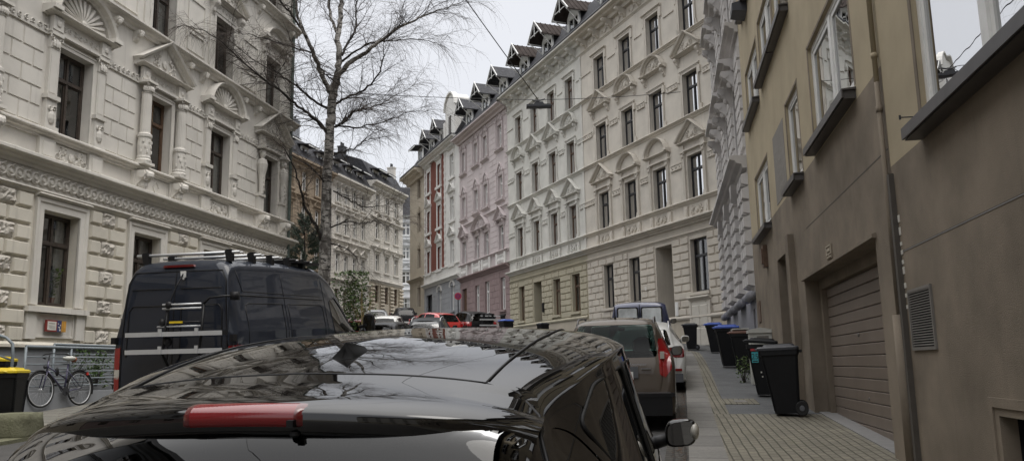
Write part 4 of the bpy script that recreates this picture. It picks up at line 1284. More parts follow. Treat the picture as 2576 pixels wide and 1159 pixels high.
for i, c in enumerate(pc):
    PK.window(c, 7.92, .9, 1.75, 'frame_white', 'T', .16, cur=1, fr=.08); PK.window(c, 11.45, .9, 1.75, 'frame_white', 'T', .16, cur=(3, 1, 0, 2)[i], fr=.08); PK.window(c, 15.1, .9, 1.75, 'frame_white', 'T', .16, cur=1, fr=.08)
    PK.put('window_surround', 'pks', pk_sur, 'plaster_pink', c, 11.45); PK.put('window_surround', 'pks', pk_sur, 'plaster_pink', c, 15.1)
    PK.put('window_surround', 'pk2', lambda: (lambda m: (architrave(m, .9, 1.75, .14, .08), console(m, -.62, 2.1, .18, .45, .2), console(m, .62, 2.1, .18, .45, .2), m)[3])(MB()), 'plaster_pink', c, 7.92)
for c in (24.35, 32.35): PK.put('triangular_pediment', 'pkt', lambda: ped_tri(1.85, .8, .3, seed=3), 'plaster_pink', c, 9.98)
PK.put('arched_pediment', 'pka', lambda: ped_arc(3.6, .85, .35, .2, seed=4), 'plaster_pink', 28.4, 9.98)
for g in pg:
    PK.window((g[0] + g[1]) / 2, g[2], g[1] - g[0], g[3] - g[2], 'frame_white', 'T', .16, cur=1, fr=.09)
    PK.part('window_sill', MB().box(g[0] - .15, g[1] + .15, g[2] - .14, g[2], 0, .15), 'plaster_rose')
PK.part('front_door', MB().box(31.95, 33.1, 2.6, 6.02, -.3, -.19), 'wood_brown')
PK.part('basement_gate', (lambda m: ([m.box(23.9 + k * .1, 23.92 + k * .1, 2.0, 3.4, .02, .05) for k in range(9)], m.box(23.8, 24.8, 3.4, 3.5, 0, .1), m)[2])(MB()), 'gutter')
row_roofs(PK, 22.97, 33.5, 18.1, .6)
for t in (24.4, 28.1, 31.9): PK.dormer(t, 18.45, 'gable', 'slate')
PK.chimney(30.5, -4, 20, 23, .9, .6, 'zinc')
# red and white house
RD = House('red_white_townhouse', MX, MY, MA, 1, 2.6, 'brick red and white townhouse with blue grey ground floor, far end of the curved row')
rc = [35.5, 39.15, 42.4]
rops = [(c - .5, c + .5, z, z + 1.95) for z in (8.32, 11.95, 15.6) for c in rc]
RD.wall('ground_floor_wall', 33.5, 43.9, 2.6, 7.1, [(41.4, 43.3, 3.4, 6.4), (38.65, 39.6, 4.5, 6.5), (35.1, 36.0, 4.55, 6.6)], 'plaster_bluegrey', D=10)
RD.wall('white_bay_wall', 33.5, 37.3, 7.1, 18.7, [o for o in rops if o[0] < 37], 'plaster_trim', D=10)
RD.wall('red_wall', 37.3, 43.9, 7.1, 18.7, [o for o in rops if o[0] > 37], 'plaster_red', D=10)
RD.rustic('coursed_panels', 33.5, 43.88, 3.6, 6.9, [(41.2, 43.5, 3, 6.6), (38.4, 39.8, 4.3, 6.8), (34.9, 36.2, 4.3, 6.8)], 'plaster_bluegrey', 8, 1.2, .02, .01, .02)
RD.band('cornice', 33.5, 43.9, 7.05, 7.35, .35, 'plaster_trim'); RD.band('sill_course', 33.5, 43.9, 8.1, 8.3, .15, 'plaster_trim')
RD.band('eaves_cornice', 33.5, 43.9, 18.2, 18.7, .7, 'plaster_trim')
RD.part('apron', MB().box(33.5, 43.9, 7.35, 8.1, 0, .05), 'plaster_trim')
mb = MB()
for k in range(36):
    z = 8.32 + k * .275
    for t in (43.55, 37.45): mb.box(t - .12 - .08 * (k % 2), t + .12 + .08 * (k % 2), z, z + .26, 0, .05)
RD.part('quoins', mb, 'plaster_trim')
def rd_sur():
    mb = MB(); architrave(mb, 1.0, 1.95, .2, .06); mb.box(-.85, .85, -.22, 0, -.01, .15)
    mb.box(-.75, .75, 2.15, 2.35, -.01, .06); mb.box(-.7, -.5, -1.2, -.22, -.01, .05); mb.box(.5, .7, -1.2, -.22, -.01, .05)
    return mb
for i, c in enumerate(rc):
    for j, z in enumerate((8.32, 11.95, 15.6)):
        RD.window(c, z, 1.0, 1.95, 'frame_white', 'T', .16, cur=(1, 0, 3)[(i + j) % 3], fr=.09)
        RD.put('window_surround', 'rds', rd_sur, 'plaster_trim', c, z)
        RD.put('ogee_pediment', 'rdo', lambda: ogee(1.7, .55, .25), 'plaster_trim', c, z + 2.3)
for (a, b, z) in ((38.65, 39.6, 4.5), (35.1, 36.0, 4.55)):
    RD.window((a + b) / 2, z, b - a, 2.05, 'frame_white', 'T', .16, cur=1, fr=.09); RD.part('window_sill', MB().box(a - .2, b + .2, z - .15, z, 0, .15), 'plaster_bluegrey')
    RD.part('arched_hood', MB().sweep([((a + b) / 2 + (b - a) * .6 * math.cos(math.pi * k / 10), z + 1.9 + .45 * math.sin(math.pi * k / 10)) for k in range(11)][::-1], [(0, 0), (0, .1), (.12, .1), (.12, 0)]), 'plaster_trim')
RD.part('carriage_gate', MB().box(41.4, 43.3, 3.4, 6.4, -.5, -.4), 'plastic_grey')
row_roofs(RD, 33.5, 43.9, 18.7, .6)
gb = MB(); gp = [(34.2, 18.7), (34.2, 21.3)] + [(35.55 + 1.35 * math.cos(math.pi - math.pi * k / 12), 21.5 + 1.25 * math.sin(math.pi * k / 12)) for k in range(13)] + [(36.9, 21.3), (36.9, 18.7)]
gb.slab(gp, -1.2, .1); gb.sweep(gp[2:-2], [(0, -.2), (0, .25), (.14, .25), (.14, -.2)]); gb.box(33.9, 34.3, 18.7, 20.6, -.3, .2).box(36.8, 37.2, 18.7, 20.6, -.3, .2)
RD.part('curved_gable', gb, 'plaster_trim')
RD.part('gable_window', MB().box(35.1, 36.0, 19.2, 20.9, .1, .13), 'frame_white'); RD.part('gable_pane', MB().box(35.18, 35.52, 19.28, 20.82, .13, .135).box(35.58, 35.92, 19.28, 20.82, .13, .135), 'room_dark')
for t in (39.2, 42.6): RD.dormer(t, 18.9, 'gable', 'slate')
# narrow sand coloured house beyond
TN = House('sand_townhouse', MX, MY, MA, 1, 3.6, 'narrow sand coloured townhouse with projecting eaves beyond the red house')
tops = [(45.1, 46.1, z, z + 1.8) for z in (5.6, 9.2, 12.6, 15.8)]
TN.wall('front_wall', 43.92, 49.0, 3.6, 18.4, tops, 'plaster_tan', D=9)
for k, o in enumerate(tops): TN.window(45.6, o[2], 1.0, 1.8, 'wood_brown', 'T', .16, cur=1); TN.put('window_surround', 'tns', lambda: (lambda m: (architrave(m, 1.0, 1.8, .16, .08), cartouche(m, 0, 2.2, .03, .9, .5, 4), m)[2])(MB()), 'plaster_tan', 45.6, o[2])
TN.band('cornice', 43.92, 49, 8.0, 8.3, .4, 'plaster_tan'); TN.band('eaves_cornice', 43.92, 49.3, 17.6, 18.4, 1.0, 'plaster_tan'); row_roofs(TN, 43.92, 49, 18.4, .9)
TN.dormer(46.4, 19.0, 'shed', 'slate', w=1.6, h=1.9, rise=.3)

# ------------------------------------------------------------------ far left row and the house closing the street
def far_house(name, label, t0, t1, cs, w, levels, hh, up, base, z0, eave, belts, gz0, ribs=False):
    H = House(name, -12.2, 88.0, 15, -1, z0, label)
    ops = [(c - w / 2, c + w / 2, z, z + hh) for z in levels for c in cs]
    H.wall('ground_floor_wall', t0, t1, z0, belts[0], [o for o in ops if o[3] < belts[0] + .1], base, D=9)
    H.wall('upper_wall', t0, t1, belts[0], eave, [o for o in ops if o[2] > belts[0]], up, D=9)
    k = 0
    for li, z in enumerate(levels):
        for c in cs:
            H.window(c, z, w, hh, 'frame_white' if li else 'wood_brown', 'T', .16, cur=(1, 0, 3, 2, 1)[k % 5], fr=.07); k += 1
            if li:
                H.put('window_surround', ('fw', w, hh), lambda: (lambda m: (architrave(m, w, hh, .15, .08), m.box(-w / 2 - .25, w / 2 + .25, -.15, 0, -.01, .15), m)[2])(MB()), up, c, z)
                kk = 'ft' if li % 2 else 'fa'
                H.put('pediment', (kk, w), (lambda: ped_tri(w + .7, .5, .25)) if li % 2 else (lambda: ped_arc(w + .7, .45, .25, .12)), up, c, z + hh + .18)
    for b in belts: H.band('string_course', t0, t1, b, b + .28, .25, up)
    if ribs:
        ed = [t0] + [v for c in cs for v in (c - w / 2 - .15, c + w / 2 + .15)] + [t1]
        mb = MB()
        for a, b in zip(ed[::2], ed[1::2]):
            zz = z0 + .8
            while zz < belts[0] - .4: mb.prof([(0, zz), (.16, zz + .05), (.2, zz + .15), (.16, zz + .25), (0, zz + .3)], a + .1, b - .1); zz += .36
        H.part('banded_columns', mb, base)
    H.rustic('coursed_panels', t0 + .05, t1 - .05, belts[0] + .4, belts[-1] - .2, [(c - w / 2 - .3, c + w / 2 + .3, 0, 30) for c in cs] + [(t0, t1, b - .2, b + .4) for b in belts], up, 22, .9, .03, .015, .02)
    H.band('eaves_cornice', t0, t1, eave - .7, eave, .7, up)
    eave_consoles(H, [t0 + (t1 - t0) * (i + .5) / 9 for i in range(9)], eave - .7, up, .4, .4, .2)
    H.roof(t0, t1, eave, D=9, over=.55, h1=2.2, h2=3.4)
    return H
A = far_house('distant_townhouse', 'distant stone townhouse with banded ground floor columns at the end of the left row', -7.9, .6, [-6.1, -3.7, -1.3], .95, [6.6, 9.78, 13.1, 16.0], 1.75, 'plaster_far', 'plaster_tan', 4.8, 18.9, [8.62, 12.0, 15.0], 5.6, True)
B = far_house('distant_townhouse', 'distant pale townhouse behind the birch trunk, second from the end of the left row', -16.2, -7.92, [-14.7, -13.0, -11.2, -9.4], .85, [5.6, 8.8, 12.4, 15.3], 1.7, 'plaster_far', 'plaster_far', 4.0, 17.7, [7.9, 11.5, 14.6], 5)
C_ = far_house('distant_townhouse', 'distant brown townhouse with slate dormers between the ornate house and the birch trunk', -27, -16.22, [-25.5, -23.2, -20.9, -18.6], .9, [4.8, 8.6, 12.0, 15.0], 1.75, 'plaster_brown', 'plaster_brown', 3.0, 17.6, [7.4, 11.2, 14.3], 4)
for t in (-5.9, -3.6): A.dormer(t, 18.7, 'shed', 'slate', w=1.3, h=1.6, rise=.5)
for t in (-14.6, -12.0, -9.6): B.dormer(t, 17.9, 'shed', 'slate', w=1.2, h=1.3, rise=.5)
for t in (-20.4, -17.6, -23.5): C_.dormer(t, 17.7, 'shed', 'slate', w=1.2, h=1.4, rise=.5)
A.chimney(.2, -1.2, 19, 22.0, .5, .8, 'plaster_far'); B.chimney(-11.0, -3, 20, 22.2, .8, .6, 'rough_stone'); B.chimney(-8.2, -3, 20, 22.4, .8, .6, 'gutter'); C_.chimney(-17.8, -3, 19, 22.4, 1.0, .7, 'plinth_grey')
EN = House('closing_house', -13, 118, 83, -1, 7.0, 'pale blue white house closing the far end of the street')
ecs = [-7.8, -5.2, -2.55, .1, 2.7]
elv = [8.3, 12.15, 15.75, 19.25]
EN.wall('front_wall', -10, 8, 7.0, 22.2, [(c - .6, c + .6, z, z + 1.75) for z in elv for c in ecs], 'plaster_far_light', D=9)
for li, z in enumerate(elv):
    for c in ecs:
        EN.window(c, z, 1.2, 1.75, 'frame_white', 'X' if li == 0 else 'T', .16, cur=(1, 0)[li % 2], fr=.09)
        EN.put('window_surround', 'ens', lambda: (lambda m: (architrave(m, 1.2, 1.75, .16, .08), m.box(-.9, .9, -.2, 0, -.01, .15), m)[2])(MB()), 'plaster_far_light', c, z)
        if li == 1: EN.put('triangular_pediment', 'ent', lambda: ped_tri(1.9, .7, .25), 'plaster_far_light', c, z + 1.95)
        if li == 2: EN.put('arched_pediment', 'ena', lambda: ped_arc(1.9, .5, .25, .15), 'plaster_far_light', c, z + 1.95)
for z in (11.0, 14.9, 18.4): EN.band('string_course', -10, 8, z, z + .3, .25, 'plaster_far_light')
EN.band('eaves_cornice', -10, 8, 21.7, 22.2, .5, 'plaster_far_light'); EN.roof(-10, 8, 22.2, D=9, over=.4, front=2.5, h1=4.6, h2=5.2); EN.chimney(-.6, -2.5, 26, 28.3, .8, .7, 'gutter')

# ------------------------------------------------------------------ right: yellow and brown rendered houses, pale rusticated house
rx, ry = S_(2.35, 0)
def modern(name, label, t0, t1, zp, wins, extra, base, eave, paint_z):
    H = House(name, rx, ry, 10.5, 1, base, label)
    ops = [(a, b, c, d) for a, b, c, d, *_ in wins] + extra
    H.wall('brown_base_wall', t0, t1, base, zp, [(a, b, c, min(d, zp)) for a, b, c, d in ops if c < zp], 'render_brown', rd=.12, D=9)
    H.wall('yellow_wall', t0, t1, zp, eave, [(a, b, max(c, zp), d) for a, b, c, d in ops if d > zp], 'render_yellow', rd=.12, D=9)
    for wd in wins:
        a, b, c, d = wd[:4]
        w_ = H.window((a + b) / 2, c, b - a, d - c, 'frame_white', wd[4] if len(wd) > 4 else 'M', .05, cur=wd[5] if len(wd) > 5 else 0, pane='pane_modern', fr=.085)
        H.part('window_sill', MB().prof([(-.1, c - .02), (.17, c - .045), (.17, c - .15), (.155, c - .15), (.155, c - .06), (-.1, c - .06)], a - .06, b + .06), 'sill_grey')
        H.part('sill_block', MB().box(a - .03, b + .05, c - .16, c - .06, -.1, .145), 'sill_grey')
        rv = MB()
        for x in (a, b): rv.box(x - .07, x + .005, c, d + .05, -.005, .003) if x == a else rv.box(x - .005, x + .07, c, d + .05, -.005, .003)
        rv.box(a - .07, b + .07, d, d + .05, -.005, .003)
        H.part('window_surround', rv, 'render_brown')
    H.part('roof', MB().prof([(.5, eave), (.5, eave + .12), (-4.5, eave + 3), (-9, eave), ], t0, t1), 'slate')
    H.part('gutter', MB().tube([(t0, .56, eave + .02), (t1, .56, eave + .02)], .08, 8), 'gutter')
    return H
YA = modern('yellow_brown_house', 'rendered house with yellow upper wall and dark brown base, nearest on the right edge', -7, 8.74, 1.945,
            [(4.85, 7.62, 2.10, 3.75), (1.0, 3.7, 2.1, 3.75), (-3, -.3, 2.1, 3.75), (4.85, 7.58, 5.0, 6.6), (1, 3.7, 5.0, 6.6), (-3, -.3, 5, 6.6), (4.85, 7.58, 7.9, 9.5), (1, 3.7, 7.9, 9.5)],
            [(5.2, 6.62, -1.0, -.42)], -2.6, 10.5, 1.945)
YB = modern('yellow_brown_house', 'rendered house with yellow upper wall, brown base and wide garage door by the bins', 8.76, 22.1, 3.04,
            [(9.9, 12.62, 3.22, 4.74), (13.78, 15.12, 3.10, 4.62, 'S'), (18.05, 20.55, 3.0, 4.45), (18.6, 21.1, 6.0, 7.36), (16.0, 18.1, 6.15, 7.5), (14.0, 15.85, 6.15, 7.6, 'S'), (9.9, 12.62, 6.25, 7.75), (18.6, 21.1, 8.95, 10.3), (14, 15.9, 9.1, 10.5, 'S'), (9.9, 12.62, 9.2, 10.6)],
            [(9.62, 14.45, -1.3, 1.33), (15.86, 17.62, -1.0, 2.07)], -1.6, 11.6, 3.04)
# garage: recess, lintel step, sectional door
gp = MB()
gp.add([(9.62, -.12, -1.3), (9.62, -.12, 1.33), (9.62, -.42, -1.3), (9.62, -.42, 1.33), (14.45, -.12, -1.3), (14.45, -.12, 1.33), (14.45, -.42, -1.3), (14.45, -.42, 1.33)],
       [(0, 1, 3, 2), (4, 5, 7, 6), (1, 5, 7, 3)])
gp.box(9.62, 14.45, 1.17, 1.33, -.40, -.22).box(14.25, 14.45, -1.3, 1.17, -.40, -.22).box(9.62, 9.8, -1.3, 1.17, -.40, -.22)
YB.part('garage_surround', gp, 'render_brown')
YB.part('garage_hood', MB().prof([(-.01, 1.33), (.05, 1.34), (.05, 1.38), (-.01, 1.40)], 9.55, 14.52), 'render_brown')
gd = None; mbd = MB(); n = 15; zb0, zt = -1.20, 1.17
for k in range(n):
    za, zb = zb0 + (zt - zb0) * k / n, zb0 + (zt - zb0) * (k + 1) / n
    mbd.prof([(-.36, za + .003), (-.312, za + .003), (-.300, za + .012), (-.300, zb - .012), (-.312, zb - .003), (-.36, zb - .003)], 9.8, 14.25)
gd = YB.part('garage_door', mbd, 'garage_door')
YB.part('door_lock', MB().lathe([(.03, -.30), (.03, -.285), (.01, -.28)], (12.2, .35), 10, 'y').lathe([(.02, -.30), (.02, -.285)], (11.9, -.52), 10, 'y'), 'vent_metal', parent=gd)
th = MB()
for k in range(12):
    a, b = 9.63 + k * .401, 9.63 + (k + 1) * .401
    xa, ya = S_(2.35, a); xb, yb = S_(2.35, b)
    th.add([(a, -.4, gz(ya) + .012), (b, -.4, gz(yb) + .012), (b, -.06, gz(yb) + .010), (a, -.06, gz(ya) + .010), (a, -.06, gz(ya) - .1), (b, -.06, gz(yb) - .1)], [(0, 1, 2, 3), (3, 2, 5, 4)])
YB.part('threshold', th, 'concrete_strip')
YB.part('entrance_recess', MB().add([(15.86, -.12, -1), (17.62, -.12, -1), (17.62, -.12, 2.07), (15.86, -.12, 2.07), (15.86, -1.3, -1), (17.62, -1.3, -1), (17.62, -1.3, 2.07), (15.86, -1.3, 2.07)],
                                     [(0, 1, 5, 4), (1, 2, 6, 5), (2, 3, 7, 6), (3, 0, 4, 7)]), 'render_brown')
YB.part('front_door', MB().box(15.86, 17.62, -1, 2.07, -1.35, -1.25).frus(16.1, 17.3, -.4, 1.8, -1.26, -1.22, .03), 'wood_dark')
YB.part('entrance_pilaster', MB().box(15.27, 15.62, -1.2, 2.27, -.01, .11), 'render_brown')
mb = MB()
for k in range(70): mb.box(15.62, 15.66, -.9 + k * .043, -.9 + k * .043 + .025, .05, .115)
YB.part('ribbed_edge_strip', mb, 'garage_door')
YB.part('wall_joint', MB().box(8.78, 13.9, 2.14, 2.155, -.004, .002), 'soffit')
YB.part('plaster_patch', MB().box(15.5, 17.0, 3.12, 4.52, -.004, .006), 'old_patch')
pl_ = YB.part('relief_plate', MB().box(11.96, 12.32, 1.42, 1.62, 0, .02), 'render_brown')
mb = MB(); mb.sweep([(11.99, 1.50), (11.99, 1.60), (12.29, 1.60), (12.29, 1.50)], [(0, .02), (0, .03), (.014, .03), (.014, .02)], closed=True)
mb.box(12.06, 12.22, 1.53, 1.57, .02, .03).box(12.12, 12.14, 1.46, 1.50, .02, .03).box(12.02, 12.26, 1.44, 1.455, .02, .03)
YB.part('relief_lines', mb, 'plaster_tan', parent=pl_)
YB.part('wall_lamp', MB().box(19.1, 19.38, 2.12, 2.62, 0, .10).box(19.14, 19.34, 2.2, 2.54, .1, .13), 'wood_brown')
YB.part('meter_flap', MB().box(21.15, 21.7, .98, 1.5, 0, .02), 'wood_brown')
YB.part('ventilation_box', MB().frus(19.7, 20.4, 8.55, 8.85, -.01, .35, .06), 'gutter')
# downpipe between the two rendered houses
YB.part('downpipe', MB().tube([(8.80, .04, .42), (8.80, .04, 2.88)], .027, 10).lathe([(.034, 2.55), (.034, 2.62)], (8.80, .04), 10), 'render_brown', smooth=True)
YB.part('upper_downpipe', MB().tube([(8.80, .04, 2.88), (8.80, .04, 10.4), (8.80, .5, 11.4)], .027, 10).lathe([(.034, 3.15), (.034, 3.2)], (8.80, .04), 10), 'render_yellow', smooth=True)
YB.part('pipe_cover', MB().tube([(8.82, .04, -1.2), (8.82, .04, .44)], .062, 10), 'render_brown', smooth=True)
YA.part('corner_strip', MB().box(8.66, 8.735, -1.4, 1.86, -.01, .05), 'soffit')
rr = random.Random(4); mb = MB()
for k in range(9):
    z = .5 + k * .105 + rr.uniform(-.02, .02); mb.box(8.60, 8.655, z, z + rr.uniform(.03, .08), .0, .006)
YA.part('torn_stickers', mb, 'paper')
# louvred vent, cellar opening, wall joint, peg
lv = YA.part('vent_frame', MB().sweep([(7.85, .10), (7.85, .64), (8.52, .64), (8.52, .10)], [(-.01, -.01), (-.01, .02), (.02, .02), (.02, -.01)], closed=True), 'vent_metal')
YA.part('vent_backing', MB().box(7.86, 8.51, .11, .63, -.005, .004), 'void', parent=lv)
mb = MB()
for k in range(22):
    z = .122 + k * .0236; mb.prof([(.004, z + .010), (.018, z), (.018, z + .006), (.004, z + .014)], 7.87, 8.50)
YA.part('louvres', mb, 'vent_metal', parent=lv)
YA.part('cellar_recess', MB().add([(5.2, -.12, -1), (6.62, -.12, -1), (6.62, -.12, -.42), (5.2, -.12, -.42), (5.2, -.6, -1), (6.62, -.6, -1), (6.62, -.6, -.42), (5.2, -.6, -.42)], [(0, 1, 5, 4), (1, 2, 6, 5), (2, 3, 7, 6), (3, 0, 4, 7), (4, 5, 6, 7)]), 'void')
YA.part('cellar_surround', MB().sweep([(5.12, -1.0), (5.12, -.36), (6.70, -.36), (6.70, -1.0)], [(0, -.01), (0, .015), (.07, .015), (.07, -.01)]), 'render_brown')
YA.part('wall_joint', MB().box(2, 8.6, 1.055, 1.062, -.002, .002), 'soffit'); YA.part('joint_edge', MB().box(2, 8.6, 1.046, 1.055, -.002, .004), 'concrete_strip')
YA.part('wall_peg', MB().tube([(7.68, 0, 2.16), (7.70, .16, 2.17)], .006, 6).tube([(7.70, .16, 2.15), (7.70, .16, 2.19)], .01, 6), 'gutter')
# pale rusticated house
LI = House('pale_rusticated_house', rx, ry, 10.5, 1, -.2, 'pale house with bold rusticated blocks, seen edge on between yellow and cream houses')
l0, l1 = 22.12, 32.9
lc = [24.3, 27.3, 30.4]
LI.wall('ground_floor_wall', l0, l1, -.2, 1.75, [(22.5, 23.0, .9, 1.4)], 'plaster_lilac_base', D=9)
LI.wall('upper_wall', l0, l1, 1.75, 17.0, [(c - .5, c + .5, z, z + 2.0) for z in (2.4, 6.1, 9.9, 13.4) for c in lc], 'plaster_lilac', D=9)
for z in (2.4, 6.1, 9.9, 13.4):
    for c in lc: LI.window(c, z, 1.0, 2.0, 'wood_dark', 'T', .18, cur=1)
LI.rustic('bold_blocks', l0, l1, 1.95, 5.05, [(c - .55, c + .55, 2.3, 4.7) for c in lc], 'plaster_lilac', 8, .62, .17, .05, .02)
LI.part('plinth_roll', (lambda m: ([m.tube([(a, .1, 1.72), (b, .1, 1.72)], .13, 10) for a, b in ((22.12, 23.6), (24.9, 26.6), (27.9, 29.7), (31.0, 32.9))], m)[1])(MB()), 'plaster_lilac_base', smooth=True)
LI.rustic('raised_blocks', l0, l1, 5.7, 8.6, [(c - .7, c + .7, 5.5, 9) for c in lc], 'plaster_lilac', 8, .6, .07, .035, .02)
LI.rustic('raised_blocks', l0, l1, 9.5, 12.4, [(c - .7, c + .7, 9, 13) for c in lc], 'plaster_lilac', 8, .6, .07, .035, .02)
LI.band('cornice', l0, l1, 5.15, 5.5, .45, 'plaster_lilac'); LI.band('cornice', l0, l1, 9.0, 9.3, .35, 'plaster_lilac'); LI.band('cornice', l0, l1, 12.6, 12.9, .35, 'plaster_lilac'); LI.band('eaves_cornice', l0, l1, 16.4, 17, .8, 'plaster_lilac')
for c in lc:
    LI.part('keystone', MB().slab([(c - .3, 5.1), (c + .3, 5.1), (c + .0, 4.6)], 0, .3), 'plaster_lilac')
    for z in (8.35, 12.0): LI.part('window_hood', MB().prof(CORN(.5, z, z + .35), c - .95, c + .95), 'plaster_lilac')
    for z in (8.35, 12.0):
        for sg in (-1, 1): LI.put('console', 'lic', lambda: (lambda m: (console(m, 0, 0, .22, .6, .4), m)[1])(MB()), 'plaster_lilac', c + sg * .78, z)
LI.roof(l0, l1, 17, D=9, over=.6)
plain_house('rendered_house', rx, ry, 10.5, 1, -5, -24, -7.05, [.2, 3.8, 7.2], 'plaster_tan', 'render_brown', 'tan rendered house down the hill behind the camera on the right', [-21, -17.4, -13.8, -10.2], eave=10.5, ped=False)
# ------------------------------------------------------------------ vehicle kit
def pchip(xs, ys):
    n = len(xs); h = [xs[i + 1] - xs[i] for i in range(n - 1)]; d = [(ys[i + 1] - ys[i]) / h[i] for i in range(n - 1)]
    m = [0] * n; m[0], m[-1] = d[0], d[-1]
    for i in range(1, n - 1):
        if d[i - 1] * d[i] <= 0: m[i] = 0
        else:
            w1, w2 = 2 * h[i] + h[i - 1], h[i] + 2 * h[i - 1]; m[i] = (w1 + w2) / (w1 / d[i - 1] + w2 / d[i])
    def f(x):
        x = min(max(x, xs[0]), xs[-1]); i = 0
        while i < n - 2 and x > xs[i + 1]: i += 1
        t = (x - xs[i]) / h[i]
        return (2 * t ** 3 - 3 * t * t + 1) * ys[i] + (t ** 3 - 2 * t * t + t) * h[i] * m[i] + (-2 * t ** 3 + 3 * t * t) * ys[i + 1] + (t ** 3 - t * t) * h[i] * m[i + 1]
    return f
def crom(p, n):
    """Catmull-Rom through 2D points, about n samples, with parameter"""
    out = []; k = len(p) - 1
    for s in range(n + 1):
        u = k * s / n; i = min(int(u), k - 1); t = u - i
        a, b, c, d = p[max(i - 1, 0)], p[i], p[i + 1], p[min(i + 2, k)]
        out.append((tuple(.5 * (2 * b[q] + (c[q] - a[q]) * t + (2 * a[q] - 5 * b[q] + 4 * c[q] - d[q]) * t * t + (-a[q] + 3 * b[q] - 3 * c[q] + d[q]) * t ** 3) for q in (0, 1)), u))
    return out
def inpoly(p, P):
    x, y = p; c = False; n = len(P)
    for i in range(n):
        (x1, y1), (x2, y2) = P[i], P[i - 1]
        if (y1 > y) != (y2 > y) and x < (x2 - x1) * (y - y1) / (y2 - y1) + x1: c = not c
    return c
def nearest(p, P):
    best = (1e9, p)
    for i in range(len(P)):
        a, b = P[i], P[(i + 1) % len(P)]
        dx, dy = b[0] - a[0], b[1] - a[1]; L = dx * dx + dy * dy
        t = 0 if L == 0 else max(0, min(1, ((p[0] - a[0]) * dx + (p[1] - a[1]) * dy) / L))
        q = (a[0] + dx * t, a[1] + dy * t); d = math.dist(p, q)
        if d < best[0]: best = (d, q)
    return best
def roundpoly(P, r=.05, n=3):
    out = []
    for i in range(len(P)):
        a, b, c = Vector(P[i - 1]), Vector(P[i]), Vector(P[(i + 1) % len(P)])
        u, v = (a - b), (c - b); k = min(r, u.length * .4, v.length * .4)
        p, q = b + u.normalized() * k, b + v.normalized() * k
        for j in range(n + 1):
            t = j / n; w = p * (1 - t) ** 2 + b * 2 * t * (1 - t) + q * t * t; out.append((w.x, w.y))
    return out
